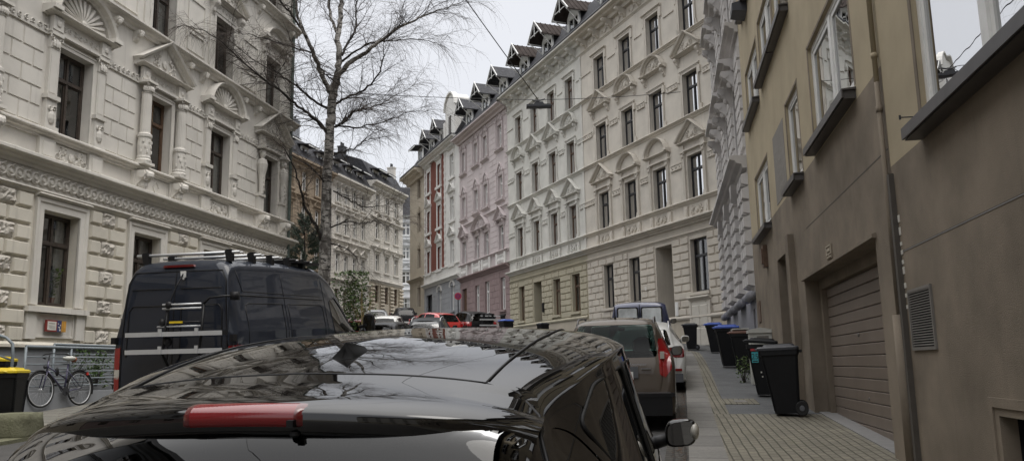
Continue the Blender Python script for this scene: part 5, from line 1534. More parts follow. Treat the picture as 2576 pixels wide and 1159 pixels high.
class Shell:
    """car body lofted from cross-sections; windows and lamps are cut out of the same surface"""
    def __init__(s, stations, ds=.05, crown=.045, nring=44, flare=.03, shoulder=.10):
        cols = list(zip(*stations)); ys = cols[0]
        f = [pchip(ys, c) for c in cols[1:]]
        fine = [ys[0] + (ys[-1] - ys[0]) * i / 1500 for i in range(1501)]
        pts = [(y, f[0](y)) for y in fine]; L = [0]
        for a, b in zip(pts, pts[1:]): L.append(L[-1] + math.dist(a, b))
        n = int(L[-1] / ds); st = []; k = 0
        for i in range(n + 1):
            d = L[-1] * i / n
            while k < 1499 and L[k + 1] < d: k += 1
            st.append(fine[k] + (fine[k + 1] - fine[k]) * ((d - L[k]) / max(1e-9, L[k + 1] - L[k])))
        s.V = []; s.J = []
        for y in st:
            zt, zb, wr, wb, zs = [g(y) for g in f]
            g_ = max(0.05, zt - zb); c = crown * min(1, g_ / .3 + .3)
            sh = min(shoulder, g_ * .45)
            half = [(0, zt), (wr * .45, zt - c * .18), (wr * .82, zt - c * .7), (wr, zt - c - sh * .35), (wr + (wb - wr) * .16, zt - c - sh), (wr + (wb - wr) * .62, lerp(zt - c - sh, zb, .55)),
                    (wb, zb), (wb + flare, zb - .14), (wb + flare, lerp(zb, zs, .6)), (wb + flare * .6, zs + .06), (wb - .06, zs), (0, zs)]
            h = crom(half, nring)
            ring = [((-x, y, z), -u) for (x, z), u in h[:0:-1]][:-0 or None]
            ring = [((-x, y, z), -u) for (x, z), u in reversed(h[1:])] + [((x, y, z), u) for (x, z), u in h]
            s.V.append([Vector(p) for p, u in ring]); s.J.append([u for p, u in ring])
        s.n, s.m = len(s.V), len(s.V[0]); s.tag = {}; s.ds = ds; s.regions = []
        s.st = st; s.y0, s.y1 = ys[0], ys[-1]
    def normal(s, i, j):
        a = s.V[min(i + 1, s.n - 1)][j] - s.V[max(i - 1, 0)][j]; b = s.V[i][min(j + 1, s.m - 1)] - s.V[i][max(j - 1, 0)]
        nn = a.cross(b); return nn.normalized() if nn.length > 1e-9 else Vector((0, 0, 1))
    def cut(s, name, kind, P, mat, side=0, off=0.0, yr=(-9, 9), parent_key=None, seal=None):
        """kind 'side': polygon in (y,z); 'end': polygon in (x,z); 'top': (x,y)"""
        def c2(v): return (v.y, v.z) if kind == 'side' else ((v.x, v.z) if kind == 'end' else (v.x, v.y))
        def ok(i, j):
            v = s.V[i][j]
            if not (yr[0] <= v.y <= yr[1]): return False
            u = s.J[i][j]
            if kind == 'side': return (u > 2.6 and side > 0 or u < -2.6 and side < 0) and abs(u) < 10.2
            if kind == 'end': return abs(u) < 10.2
            return abs(u) < 4
        lo = (min(p[0] for p in P) - .1, min(p[1] for p in P) - .1); hi = (max(p[0] for p in P) + .1, max(p[1] for p in P) + .1)
        for i in range(1, s.n - 1):
            for j in range(1, s.m - 1):
                if not ok(i, j): continue
                v = s.V[i][j]; p = c2(v)
                if not (lo[0] < p[0] < hi[0] and lo[1] < p[1] < hi[1]): continue
                d, q = nearest(p, P)
                lim = .5 * min((s.V[i][j + 1] - v).length, (s.V[i][j - 1] - v).length, (s.V[i + 1][j] - v).length, (s.V[i - 1][j] - v).length)
                if d < max(lim, s.ds * .35) and d < s.ds * .6:
                    nn = s.normal(i, j)
                    if kind == 'side': dy, dz = q[0] - p[0], q[1] - p[1]; dx = -(nn.y * dy + nn.z * dz) / (nn.x if abs(nn.x) > .3 else 1e9)
                    elif kind == 'end': dx, dz = q[0] - p[0], q[1] - p[1]; dy = -(nn.x * dx + nn.z * dz) / (nn.y if abs(nn.y) > .25 else 1e9)
                    else: dx, dy = q[0] - p[0], q[1] - p[1]; dz = -(nn.x * dx + nn.y * dy) / (nn.z if abs(nn.z) > .3 else 1e9)
                    s.V[i][j] = v + Vector((dx, dy, dz))
        k = len(s.regions); s.regions.append((name, mat, off, parent_key, kind, P, side, seal))
        for i in range(s.n - 1):
            for j in range(s.m - 1):
                if not (ok(i, j) and ok(i + 1, j + 1)): continue
                a, b, c, d = s.V[i][j], s.V[i + 1][j], s.V[i + 1][j + 1], s.V[i][j + 1]
                for t, T in ((0, (a, b, c)), (1, (a, c, d))):
                    m_ = (T[0] + T[1] + T[2]) / 3
                    if (i, j, t) not in s.tag and inpoly(c2(m_), P): s.tag[(i, j, t)] = k
    def surf(s, kind, p, side=1, yr=(-9, 9)):
        best = None; bd = 1e9
        for i in range(s.n):
            for j in range(s.m):
                u = s.J[i][j]; v = s.V[i][j]
                if not yr[0] <= v.y <= yr[1]: continue
                if kind == 'side':
                    if u * side < 2.6 or abs(u) > 10: continue
                    d = (v.y - p[0]) ** 2 + (v.z - p[1]) ** 2
                elif kind == 'end':
                    if abs(u) > 10: continue
                    d = (v.x - p[0]) ** 2 + (v.z - p[1]) ** 2
                else:
                    if abs(u) > 5: continue
                    d = (v.x - p[0]) ** 2 + (v.y - p[1]) ** 2
                if d < bd: bd, best = d, (i, j)
        i, j = best; v = s.V[i][j]; nn = s.normal(i, j)
        if kind == 'side': dy, dz = p[0] - v.y, p[1] - v.z; r = Vector((v.x - (nn.y * dy + nn.z * dz) / (nn.x if abs(nn.x) > .25 else 1e9), p[0], p[1]))
        elif kind == 'end': dx, dz = p[0] - v.x, p[1] - v.z; r = Vector((p[0], v.y - (nn.x * dx + nn.z * dz) / (nn.y if abs(nn.y) > .25 else 1e9), p[1]))
        else: dx, dy = p[0] - v.x, p[1] - v.y; r = Vector((p[0], p[1], v.z - (nn.x * dx + nn.y * dy) / (nn.z if abs(nn.z) > .25 else 1e9)))
        if nn.dot(Vector((v.x, v.y - (s.y0 + s.y1) / 2, v.z - .6))) < 0: nn = -nn
        return r, nn
    def build(s, root, paint, bodyname='body', cap=True):
        vid = lambda i, j: i * s.m + j
        allv = [v for row in s.V for v in row]
        groups = {}
        for i in range(s.n - 1):
            for j in range(s.m - 1):
                a, b, c, d = vid(i, j), vid(i + 1, j), vid(i + 1, j + 1), vid(i, j + 1)
                t0, t1 = s.tag.get((i, j, 0)), s.tag.get((i, j, 1))
                if t0 == t1: groups.setdefault(t0, []).append((a, b, c, d))
                else: groups.setdefault(t0, []).append((a, b, c)); groups.setdefault(t1, []).append((a, c, d))
        parts = {}
        def mk(name, fs, mat, off, par):
            used = sorted({q for f in fs for q in f}); mp = {q: k for k, q in enumerate(used)}
            vs = []
            for q in used:
                v = allv[q]
                if off:
                    nn = s.normal(q // s.m, q % s.m)
                    if nn.dot(Vector((v.x, v.y - (s.y0 + s.y1) / 2, v.z - .6))) < 0: nn = -nn
                    v = v + nn * off
                vs.append(v)
            return MB().add(vs, [tuple(mp[q] for q in f) for f in fs]).build(name, mat, par, smooth=True)
        fs = groups.get(None, [])
        if cap: fs = fs + [tuple(vid(0, j) for j in range(s.m)), tuple(vid(s.n - 1, j) for j in range(s.m))]
        body = mk(bodyname, fs, M[paint], 0, root)
        for k, (name, mat, off, pk, kind, P, side, seal) in enumerate(s.regions):
            if k in groups and name:
                o = mk(name, groups[k], M[mat], off, root); parts[name + str(k)] = o
                if seal:
                    R = roundpoly(P, .03, 2) if len(P) < 8 else P; pts = []
                    for q in R + [R[0]]:
                        v, nn = s.surf(kind, q, side if side else 1); pts.append(v + nn * .002)
                    MB().tube(pts, seal, 5, cap=False).build('window_seal', M['rubber'], o, smooth=True)
        return body, parts
def add_wheel(root, x, y, r, w=.21, rim='rim', spokes=5):
    sg = 1 if x > 0 else -1
    tyre = MB().lathe([(r * .66, -w / 2), (r * .9, -w / 2 - .01), (r * .98, -w / 2 + .02), (r, -w / 4), (r, w / 4), (r * .98, w / 2 - .02), (r * .9, w / 2 + .01), (r * .66, w / 2)], (0, 0), 28, 'x')
    o = tyre.build('wheel', M['rubber'], root, smooth=True); o.location = (x - sg * w / 2, y, r)
    rm = MB().lathe([(r * .66, sg * w * .46), (r * .62, sg * w * .5), (r * .6, sg * w * .3), (r * .58, -sg * w * .3)], (0, 0), 24, 'x').lathe([(r * .14, sg * w * .25), (r * .14, sg * w * .42), (.001, sg * w * .43)], (0, 0), 12, 'x')
    for k in range(spokes):
        a = 2 * math.pi * k / spokes
        rm.tube([(sg * w * .38, r * .1 * math.cos(a), r * .1 * math.sin(a)), (sg * w * .42, r * .62 * math.cos(a), r * .62 * math.sin(a))], [r * .09, r * .07], 6)
    rm.build('rim', M[rim], o, smooth=False)
    return o
def place_car(root, off, s, L, ang=10.5, plan=None, dz=0.0):
    x0, y0 = plan if plan else S_(off, s)
    a = R_(ang); x1, y1 = x0 + L * math.sin(a), y0 + L * math.cos(a)
    z0, z1 = gz(y0) - KERB, gz(y1) - KERB
    root.location = (x0, y0, z0 + .004 + dz)
    root.rotation_euler = Euler((math.atan2(z1 - z0, L), 0, -a), 'XYZ')
def mirror_part(root, x, y, z, paint, w=.2, h=.16, sg=1, indicator=None):
    o = empty('door_mirror', (0, 0, 0)); COL.objects.unlink(o); bpy.data.objects.remove(o)
    mb = MB(); n = 12
    rows = [(-.015, .93), (0, 1.0), (.05, .98), (.10, .78), (.125, .35)]
    vs = []; fs = []
    for (yy, k) in rows:
        for q in range(n * 2):
            t = math.pi * q / n; c, s_ = math.cos(t), math.sin(t)
            ex = abs(c) ** .6 * (1 if c > 0 else -1); ez = abs(s_) ** .6 * (1 if s_ > 0 else -1)
            vs.append((sg * (w / 2 + ex * w / 2 * k), yy, ez * h / 2 * k + .01 * c))
    m_ = n * 2
    for i in range(len(rows) - 1):
        for q in range(m_): fs.append((i * m_ + q, i * m_ + (q + 1) % m_, (i + 1) * m_ + (q + 1) % m_, (i + 1) * m_ + q))
    fs.append(tuple(range((len(rows) - 1) * m_, len(rows) * m_)))
    fs.append(tuple(range(m_)))
    mb.add(vs, fs)
    o = mb.build('door_mirror', M[paint], root, smooth=True); o.location = (x, y, z)
    vs = [(p[0], -.017, p[2] * .9) for p in vs[:m_]]
    MB().add([(sg * w * .5 + (v[0] - sg * w * .5) * .9, v[1], v[2]) for v in vs], [tuple(range(m_))]).build('mirror_glass', M['mirror'], o)
    MB().tube([(sg * .03, .05, -.03), (-sg * .10, .07, -.07)], [.03, .035], 8).build('mirror_arm', M['plastic_black'], o, smooth=True)
    if indicator:
        MB().blob(sg * w * .93, .012, .008, w * .16, .05, h * .33, 12, 8).build('indicator', M[indicator], o, smooth=True)
    return o
def interior(root, y0, y1, w, zf, zb, seats=((0.42, 1),), heads=True):
    MB().box(-w, w, zf - .1, zf, y0, y1).build('floor_pan', M['interior'], root)
    sp = MB()
    for (yy, n) in seats:
        for sx in (-1, 1):
            cx = sx * .36
            sp.frus(cx - .25, cx + .25, zf, zf + .3, yy - .05, yy + .5, .03)
            sp.slab([(cx - .24, zf + .25), (cx - .22, zb + .05), (cx - .12, zb + .12), (cx + .12, zb + .12), (cx + .22, zb + .05), (cx + .24, zf + .25)], yy - .14, yy)
            sp.slab([(cx - .13, zb + .15), (cx - .12, zb + .31), (cx - .07, zb + .35), (cx + .07, zb + .35), (cx + .12, zb + .31), (cx + .13, zb + .15)], yy - .13, yy - .04)
    sp.build('seats', M['seat_cloth'], root)
def text_obj(name, body, size, mat, parent, loc, rot, ext=.002):
    cu = bpy.data.curves.new(name, 'FONT'); cu.body = body; cu.size = size; cu.extrude = ext; cu.align_x = 'CENTER'; cu.align_y = 'CENTER'
    o = bpy.data.objects.new(name, cu); COL.objects.link(o)
    bpy.context.view_layer.update()
    me = bpy.data.meshes.new_from_object(o); me.materials.clear(); me.materials.append(M[mat])
    bpy.data.objects.remove(o)
    o = link(name, me, parent, loc, rot); return o
def std_car(name, label, paint, stations, W, side_win, rear_win, wind, tails, plan, ang, ds=.06, glass='car_glass_dark', rails=None, bumper=True, wheel_r=.31, axles=(.75, 3.4), L=4.2, group=None, seats=True, mirror_y=2.9, mirror_z=1.0, heads=None, cat='car', mirror_paint=None, lensm='lens_red', beltz=.95):
    root = empty(name, (0, 0, 0), 0, label, cat, group)
    sh = Shell(stations, ds)
    for i, P in enumerate(side_win):
        for sd in (-1, 1): sh.cut('side_window', 'side', roundpoly(P, .04), glass, side=sd, off=-.004)
    if rear_win: sh.cut('rear_window', 'end', roundpoly(rear_win, .06), glass, off=-.004, yr=(-1, L * .45))
    if wind: sh.cut('windscreen', 'end', roundpoly(wind, .06), glass, off=-.004, yr=(L * .5, L - .3))
    for P in tails:
        for sd in (-1, 1):
            Q = [(x * sd, z) for x, z in P]
            sh.cut('tail_light', 'end', roundpoly(Q, .03), lensm, off=.006, yr=(-1, L * .4))
    if heads:
        for sd in (-1, 1): sh.cut('headlight', 'end', roundpoly([(x * sd, z) for x, z in heads], .03), 'lens_clear', off=.005, yr=(L * .6, L + 1))
    for ay in axles:
        for sd in (-1, 1):
            sh.cut(None, 'side', [(ay + (wheel_r + .055) * math.cos(t * math.pi / 12), wheel_r + (wheel_r + .055) * math.sin(t * math.pi / 12)) for t in range(-4, 17)], 'void', side=sd)
    body, parts = sh.build(root, paint)
    MB().box(-W + .03, W - .03, .25, .62, .1, L - .1).build('wheel_well_liner', M['void'], root)
    for ay in axles:
        for sd in (-1, 1): add_wheel(root, sd * (W - .01), ay, wheel_r)
    if seats: interior(root, .5, L - 1.2, W - .12, .62, beltz - .02, ((1.15, 1), (2.15, 1)))
    for sg in (-1, 1): mirror_part(root, sg * (W - .01), mirror_y, mirror_z, mirror_paint or paint, sg=sg)
    if rails:
        for sg in (-1, 1):
            v = []
            for k in range(9):
                y = lerp(rails[0], rails[1], k / 8); p, nn = sh.surf('top', (sg * rails[2], y)); v.append(p + Vector((0, 0, .055 if 0 < k < 8 else -.01)))
            MB().tube(v, .016, 6).build('roof_rail', M[rails[3]], root, smooth=True)
    MB().box(-.26, .26, .48 if bumper is True else bumper, (.48 if bumper is True else bumper) + .11, -.012, -.004).build('number_plate', M['plate_white'], root)
    place_car(root, 0, 0, L, ang, plan)
    return root, sh, body

# ------------------------------------------------------------------ the black car in front of the camera
#        y     ztop  zbelt  w_roof w_belt z_sill
HST = [(0.00, .56, .50, .62, .74, .34),
       (0.03, .70, .60, .66, .80, .26),
       (0.08, .97, .78, .60, .84, .24),
       (0.25, 1.18, .90, .66, .875, .22),
       (0.40, 1.375, .95, .66, .89, .20),
       (0.60, 1.447, .96, .655, .90, .20),
       (0.95, 1.515, .965, .72, .92, .20),
       (1.40, 1.563, .965, .78, .94, .20),
       (1.95, 1.585, .96, .79, .945, .20),
       (2.45, 1.565, .95, .76, .94, .20),
       (2.70, 1.53, .945, .68, .92, .20),
       (3.00, 1.36, .94, .57, .872, .20),
       (3.45, 1.06, .93, .60, .865, .20),
       (3.70, .98, .90, .66, .85, .20),
       (4.05, .86, .78, .62, .80, .22),
       (4.22, .70, .62, .55, .70, .26),
       (4.30, .52, .46, .45, .58, .32)]
hero = empty('black_car', (0, 0, 0), 0, 'glossy black hatchback filling the foreground, with shark fin aerial and long red brake light', 'car', 'cars parked along the right kerb')
hs = Shell(HST, .028, .055, 84, .015, .09)
HW = [[(1.62, 1.00), (1.60, 1.425), (1.05, 1.40), (.80, 1.31), (1.10, 1.01)],
      [(1.70, 1.00), (1.68, 1.43), (2.25, 1.42), (2.62, 1.30), (2.98, 1.0)]]
def hero_cut(P, nm='side_window', seal=.006):
    for sd in (-1, 1): hs.cut(nm, 'side', roundpoly(P, .05, 4), 'car_glass_dark', side=sd, off=-.003, seal=seal)
for P in HW: hero_cut(P)
hero_cut([(.40, 1.10), (.62, 1.33), (.74, 1.30), (1.02, 1.02), (.55, 1.02)], 'quarter_window', None)
hs.cut('windscreen', 'end', roundpoly([(-.66, 1.06), (-.54, 1.49), (.54, 1.49), (.66, 1.06)], .08, 4), 'car_glass_dark', off=-.003, yr=(2.6, 3.6))
hs.cut('rear_window', 'end', roundpoly([(-.70, .93), (-.64, 1.350), (.64, 1.350), (.70, .93)], .07, 4), 'rear_glass', off=.004, yr=(-1, .55))
for sd in (-1, 1):
    hs.cut('tail_light', 'end', [(sd * .60, .70), (sd * .60, .90), (sd * .9, .93), (sd * .9, .66)], 'lens_red', off=.006, yr=(-1, .5))
    hs.cut('headlight', 'end', [(sd * .50, .60), (sd * .48, .72), (sd * .86, .82), (sd * .86, .66)], 'lens_clear', off=.005, yr=(3.6, 5))
for ay in (.80, 3.42):
    for sd in (-1, 1): hs.cut(None, 'side', [(ay + .37 * math.cos(t * math.pi / 12), .315 + .37 * math.sin(t * math.pi / 12)) for t in range(-4, 17)], 'void', side=sd)
hbody, hparts = hs.build(hero, 'paint_hero')
MB().box(-.8, .8, .25, .60, .15, 4.1).build('wheel_well_liner', M['void'], hero)
for ay in (.80, 3.42):
    for sd in (-1, 1): add_wheel(hero, sd * .87, ay, .315)
interior(hero, .5, 3.1, .74, .60, .93, ((1.25, 1), (2.2, 1)))
# tailgate spoiler: top skin, rear face, underside
def hz(x, y):
    p, nn = hs.surf('top', (x, y)); return p.z
def spoiler():
    nx, vs, fs = 36, [], []
    prof = [(.655, .0035, 'surf'), (.60, .004, 'surf'), (.52, 1.432, 0), (.45, 1.426, 0), (.395, 1.416, 0), (.362, 1.405, 0), (.350, 1.3975, 0), (.3472, 1.393, 0), (.3468, 1.354, 0), (.354, 1.344, 0), (.372, 1.343, 0), (.40, 1.345, 0)]
    wid = [.645, .655, .672, .68, .682, .68, .678, .677, .676, .672, .67, .66]
    cache = {}
    for k, (y, z, f) in enumerate(prof):
        for i in range(nx + 1):
            u = -1 + 2 * i / nx; x = u * wid[k]
            yy = y + .12 * abs(u) ** 3.2 * (1 if k >= 2 else .35)
            if f == 'surf': zz = hz(x, yy) + z
            else: zz = z - .045 * u * u - .035 * abs(u) ** 7
            vs.append((x, yy, zz))
    n1 = nx + 1
    for k in range(len(prof) - 1):
        for i in range(nx): fs.append((k * n1 + i, k * n1 + i + 1, (k + 1) * n1 + i + 1, (k + 1) * n1 + i))
    return MB().add(vs, fs)
sp_ = spoiler().build('tailgate_spoiler', M['paint_hero'], hero, smooth=True)
# high level brake light set into the spoiler's rear edge
def lightbar():
    mb = MB(); n = 24; vs = []; fs = []
    prof = [(.378, 1.4115), (.360, 1.4075), (.347, 1.399), (.3405, 1.390), (.340, 1.366), (.348, 1.359)]
    for (y, z) in prof:
        for i in range(n + 1):
            u = -1 + 2 * i / n; x = u * .158; e = max(0, abs(u) - .86) / .14
            vs.append((x, y + .012 * e * e + .12 * abs(x / .70) ** 3.2, z - .004 * e * e - .045 * (x / .70) ** 2 + .002))
    for k in range(len(prof) - 1):
        for i in range(n): fs.append((k * (n + 1) + i, k * (n + 1) + i + 1, (k + 1) * (n + 1) + i + 1, (k + 1) * (n + 1) + i))
    return mb.add(vs, fs)
lbm = lightbar()
ends = MB().add(lbm.v, [f for f in lbm.f if abs(sum(lbm.v[q][0] for q in f) / len(f)) > .128])
lbm.f = [f for f in lbm.f if abs(sum(lbm.v[q][0] for q in f) / len(f)) <= .128]
lb_ = lbm.build('brake_light', M['lens_red'], hero, smooth=True)
ends.build('lens_end', M['lens_red_dark'], lb_, smooth=True)

MB().box(.122, .138, 1.362, 1.378, .324, .345).lathe([(.010, 1.350), (.012, 1.342), (.007, 1.337)], (.131, .350), 12).build('washer_nozzle', M['plastic_black'], hero)
MB().tube([(.02, .36, 1.30), (.02, .18, 1.06)], .0015, 4).build('heating_wire', M['plastic_black'], hero)
# roof ditches and tailgate gap
for sg in (-1, 1):
    v = []
    for k in range(16):
        y = lerp(.665, 2.62, k / 15); x = sg * (.515 + .045 * math.sin(math.pi * min(1, k / 15 * 1.05))); p, nn = hs.surf('top', (x, y)); v.append(p + nn * .0015)
    MB().tube(v, .0042, 6).build('roof_seam', M['plastic_black'], hero, smooth=True)
    v = []
    for (y, z) in ((.52, 1.315), (.42, 1.20), (.30, 1.05), (.20, .92)):
        p, nn = hs.surf('side', (y, z), sg); v.append(p + nn * .001)
    p0, n0 = hs.surf('top', (sg * .515, .665)); p1, n1 = hs.surf('top', (sg * .60, .66)); p2, n2 = hs.surf('top', (sg * .665, .60)); v = [p0, p1, p2] + v
    MB().tube(v, .005, 6).build('tailgate_gap', M['plastic_black'], hero, smooth=True)
v = []
for k in range(25):
    x = lerp(-.515, .515, k / 24); p, nn = hs.surf('top', (x, .665 + .0 * abs(x))); v.append(p + nn * .002)
MB().tube(v, .004, 6).build('tailgate_gap', M['plastic_black'], hero, smooth=True)
# shark fin aerial
p, nn = hs.surf('top', (.0, .93)); zr = p.z
fn = MB(); vs = []; fs = []; NS, NT = 16, 10
for i in range(NS + 1):
    y = lerp(-.062, .115, i / NS)
    hgt = .050 * min(1, (i / NS) / .12) * (1 - max(0, (i / NS - .12) / .88)) ** .85 + .002
    wid_ = .037 * max(.02, 1 - ((y - .012) / .105) ** 2) ** .5
    for j in range(-NT, NT + 1):
        t = 1 - abs(j) / NT; k = (1 if j > 0 else -1)
        vs.append((k * (wid_ * (1 - t) ** 1.8 + .007 * (1 - t * t) * min(1, hgt / .02)), y + .018 * t, hgt * t ** .8))
m_ = 2 * NT + 1
for i in range(NS):
    for j in range(m_ - 1): fs.append((i * m_ + j, i * m_ + j + 1, (i + 1) * m_ + j + 1, (i + 1) * m_ + j))
fs.append(tuple(range(m_)))
fin = fn.add(vs, fs).build('shark_fin_aerial', M['fin_black'], hero, smooth=True); fin.location = (.045, .90, zr - .008); fin.scale = (.95, 1.1, .86); fin.rotation_euler = (R_(7), 0, 0)
for sg in (-1, 1): mirror_part(hero, sg * .955, 2.80, 1.03, 'paint_hero', .155, .135, sg, 'lens_clear')
for sg in (-1, 1):
    for (y, z) in ((1.55, .86), (2.5, .87)): MB().tube([(sg * .895, y - .1, z), (sg * .93, y - .06, z), (sg * .93, y + .06, z), (sg * .895, y + .1, z)], .012, 6).build('door_handle', M['paint_hero'], hero, smooth=True)
MB().box(-.26, .26, .62, .73, -.012, -.002).build('number_plate', M['plate_white'], hero)
place_car(hero, -.985, 1.52, 4.3, dz=-.062)

# ------------------------------------------------------------------ taupe van-like estate
TST = [(0.00, .60, .52, .62, .74, .34), (.04, .84, .70, .66, .80, .26), (.10, 1.00, .90, .66, .82, .24), (.20, 1.20, 1.0, .63, .83, .22), (.34, 1.50, 1.02, .60, .835, .2), (.44, 1.565, 1.02, .595, .835, .2), (.8, 1.59, 1.02, .60, .84, .2),
       (1.5, 1.605, 1.0, .60, .84, .2), (2.1, 1.57, .98, .60, .84, .2), (2.5, 1.47, .96, .59, .84, .2), (3.0, 1.17, .95, .58, .84, .2), (3.3, 1.0, .93, .62, .83, .2), (3.8, .88, .8, .6, .8, .22), (4.1, .72, .64, .5, .7, .26), (4.2, .55, .48, .42, .55, .32)]
tp, tsh, tb = std_car('taupe_car', 'taupe brown compact estate with tall red tail lights, just ahead of the black hatchback', 'paint_taupe', TST, .84,
    [[(.55, 1.10), (.62, 1.46), (1.25, 1.48), (1.25, 1.06)], [(1.33, 1.05), (1.33, 1.48), (2.0, 1.46), (2.0, 1.02)], [(2.08, 1.02), (2.08, 1.44), (2.35, 1.38), (2.85, 1.06)]],
    [(-.62, 1.02), (-.56, 1.49), (.56, 1.49), (.62, 1.02)], [(-.62, 1.02), (-.54, 1.47), (.54, 1.47), (.62, 1.02)],
    [[(.64, .78), (.625, 1.28), (.70, 1.30), (.80, 1.05), (.82, .86), (.72, .74)]], S_(-.76, 12.2), 10.5, ds=.035, glass='car_glass_clear', rails=(.45, 2.0, .58, 'sill_grey'), L=4.2, bumper=.72,
    group='cars parked along the right kerb', mirror_y=2.75, mirror_z=1.02, mirror_paint='plastic_black', seats=True)
MB().box(-.80, .80, .22, .50, -.02, .06).box(-.84, .84, .48, .53, -.035, .03).build('rear_bumper', M['plastic_black'], tp)
o = MB().box(-.78, .78, .525, .545, -.04, .0).build('bumper_strip', M['sill_grey'], tp)
MB().tube([(0, .55, 1.57), (0, .42, 1.82)], .006, 5).lathe([(.02, 1.57), (.012, 1.62)], (0, .55), 8).build('aerial', M['plastic_black'], tp)
MB().box(-.33, .33, .74, .90, -.005, .05).build('plate_recess', M['plastic_grey'], tp)
for sg in (-1, 1): MB().box(*sorted((sg * .655, sg * .715)), 1.0, 1.10, .10, .195).build('reversing_light', M['lens_clear'], tp)
text_obj('badge', 'Roomster', .062, 'rim', tp, (.33, .012, .93), (R_(90 - 8), 0, 0), .002)
MB().box(.38, .52, .862, .875, .0, .03).build('badge_strip', M['rim'], tp)
MB().box(-.06, .05, 1.38, 1.43, 2.32, 2.36).build('rear_view_mirror', M['plastic_black'], tp)
tp.scale = (1, 1, 1.03)
# ------------------------------------------------------------------ white estate
WST = [(0.00, .55, .5, .66, .76, .34), (.05, .78, .66, .68, .82, .26), (.12, .98, .86, .66, .86, .24), (.30, 1.22, .92, .60, .865, .2), (.50, 1.40, .94, .57, .87, .2), (1.0, 1.45, .94, .58, .875, .2), (1.9, 1.47, .93, .59, .875, .2), (2.5, 1.42, .92, .58, .875, .2),
       (2.9, 1.22, .91, .57, .875, .2), (3.35, 1.0, .9, .6, .87, .2), (3.9, .88, .82, .62, .85, .2), (4.5, .70, .62, .55, .72, .26), (4.6, .5, .45, .45, .6, .32)]
wp, wsh, wb_ = std_car('white_car', 'white estate car parked between the taupe car and the blue van', 'paint_white', WST, .87,
    [[(.45, 1.02), (.60, 1.33), (1.15, 1.36), (1.15, 1.0)], [(1.22, .99), (1.22, 1.37), (1.95, 1.38), (1.95, .98)], [(2.03, .98), (2.03, 1.37), (2.45, 1.33), (2.9, 1.0)]],
    [(-.60, 1.0), (-.5, 1.34), (.5, 1.34), (.6, 1.0)], [(-.62, 1.02), (-.5, 1.38), (.5, 1.38), (.62, 1.02)],
    [[(.50, .74), (.50, .95), (.80, .98), (.86, .90), (.86, .74)]], S_(-.50, 18.3), 10.5, ds=.05, rails=(.6, 2.4, .56, 'alu'), L=4.6, lensm='lens_red_dark', glass='car_glass', group='cars parked along the right kerb', mirror_y=2.95, mirror_z=.98)
MB().box(.52, .80, .46, .51, -.03, .0).box(-.80, -.52, .46, .51, -.03, .0).build('rear_reflector', M['lens_red'], wp)
MB().box(-.82, .82, .22, .40, -.02, .04).build('rear_bumper', M['plastic_grey'], wp)

# ------------------------------------------------------------------ blue van behind them
BST = [(0.00, .62, .55, .78, .84, .34), (.04, 1.0, .9, .78, .88, .28), (.08, 1.3, 1.1, .77, .90, .24), (.16, 1.80, 1.15, .74, .905, .22), (.26, 1.91, 1.15, .745, .91, .22), (1.0, 1.94, 1.15, .75, .91, .22), (2.6, 1.94, 1.12, .75, .91, .22), (3.2, 1.88, 1.1, .73, .91, .22),
       (3.75, 1.35, 1.06, .7, .90, .22), (4.05, 1.10, .98, .72, .88, .24), (4.5, .92, .8, .66, .80, .26), (4.65, .6, .55, .5, .65, .34)]
bp, bsh, bb_ = std_car('blue_van', 'dark blue passenger van with two rear door windows, farthest in the right kerb line', 'paint_blue', BST, .905,
    [[(.35, 1.20), (.38, 1.76), (1.25, 1.78), (1.25, 1.18)], [(1.38, 1.18), (1.38, 1.78), (2.3, 1.78), (2.3, 1.16)], [(2.45, 1.14), (2.45, 1.78), (3.1, 1.74), (3.6, 1.14)]],
    None, [(-.75, 1.15), (-.66, 1.80), (.66, 1.80), (.75, 1.15)], [[(.74, .80), (.74, 1.12), (.86, 1.12), (.88, .80)]], S_(-.74, 24.4), 10.5, ds=.06, L=4.65, glass='car_glass_clear', group='cars parked along the right kerb', mirror_y=3.35, mirror_z=1.28, mirror_paint='plastic_black', cat='van', seats=True, beltz=1.15)
# rear door windows of the blue van
for sd in (-1, 1):
    pass
def box_panel(root, name, mat, pts, th=.01):
    return MB().slab(pts, -th, th).build(name, M[mat], root)
# ------------------------------------------------------------------ dark high roof van on the left
VST = [(0.00, .62, .55, .84, .93, .34), (.03, 1.4, 1.2, .85, .96, .30), (.07, 2.1, 1.5, .84, .975, .28), (.14, 2.50, 1.6, .80, .98, .27), (.24, 2.62, 1.6, .79, .985, .27), (.5, 2.665, 1.6, .79, .985, .27), (2.0, 2.70, 1.6, .80, .985, .27),
       (3.1, 2.69, 1.6, .80, .985, .27), (3.6, 2.58, 1.55, .78, .98, .27), (4.2, 2.27, 1.47, .74, .975, .27), (4.7, 1.90, 1.38, .72, .97, .27), (5.05, 1.56, 1.30, .74, .96, .27), (5.35, 1.30, 1.1, .74, .93, .28), (5.75, 1.05, .85, .66, .86, .3), (5.9, .6, .55, .5, .66, .36)]
van = empty('high_roof_van', (0, 0, 0), 0, 'dark grey high roof panel van carrying a bicycle rack on its rear doors', 'van')
vs_ = Shell(VST, .05, .05, 64, .012, .22)
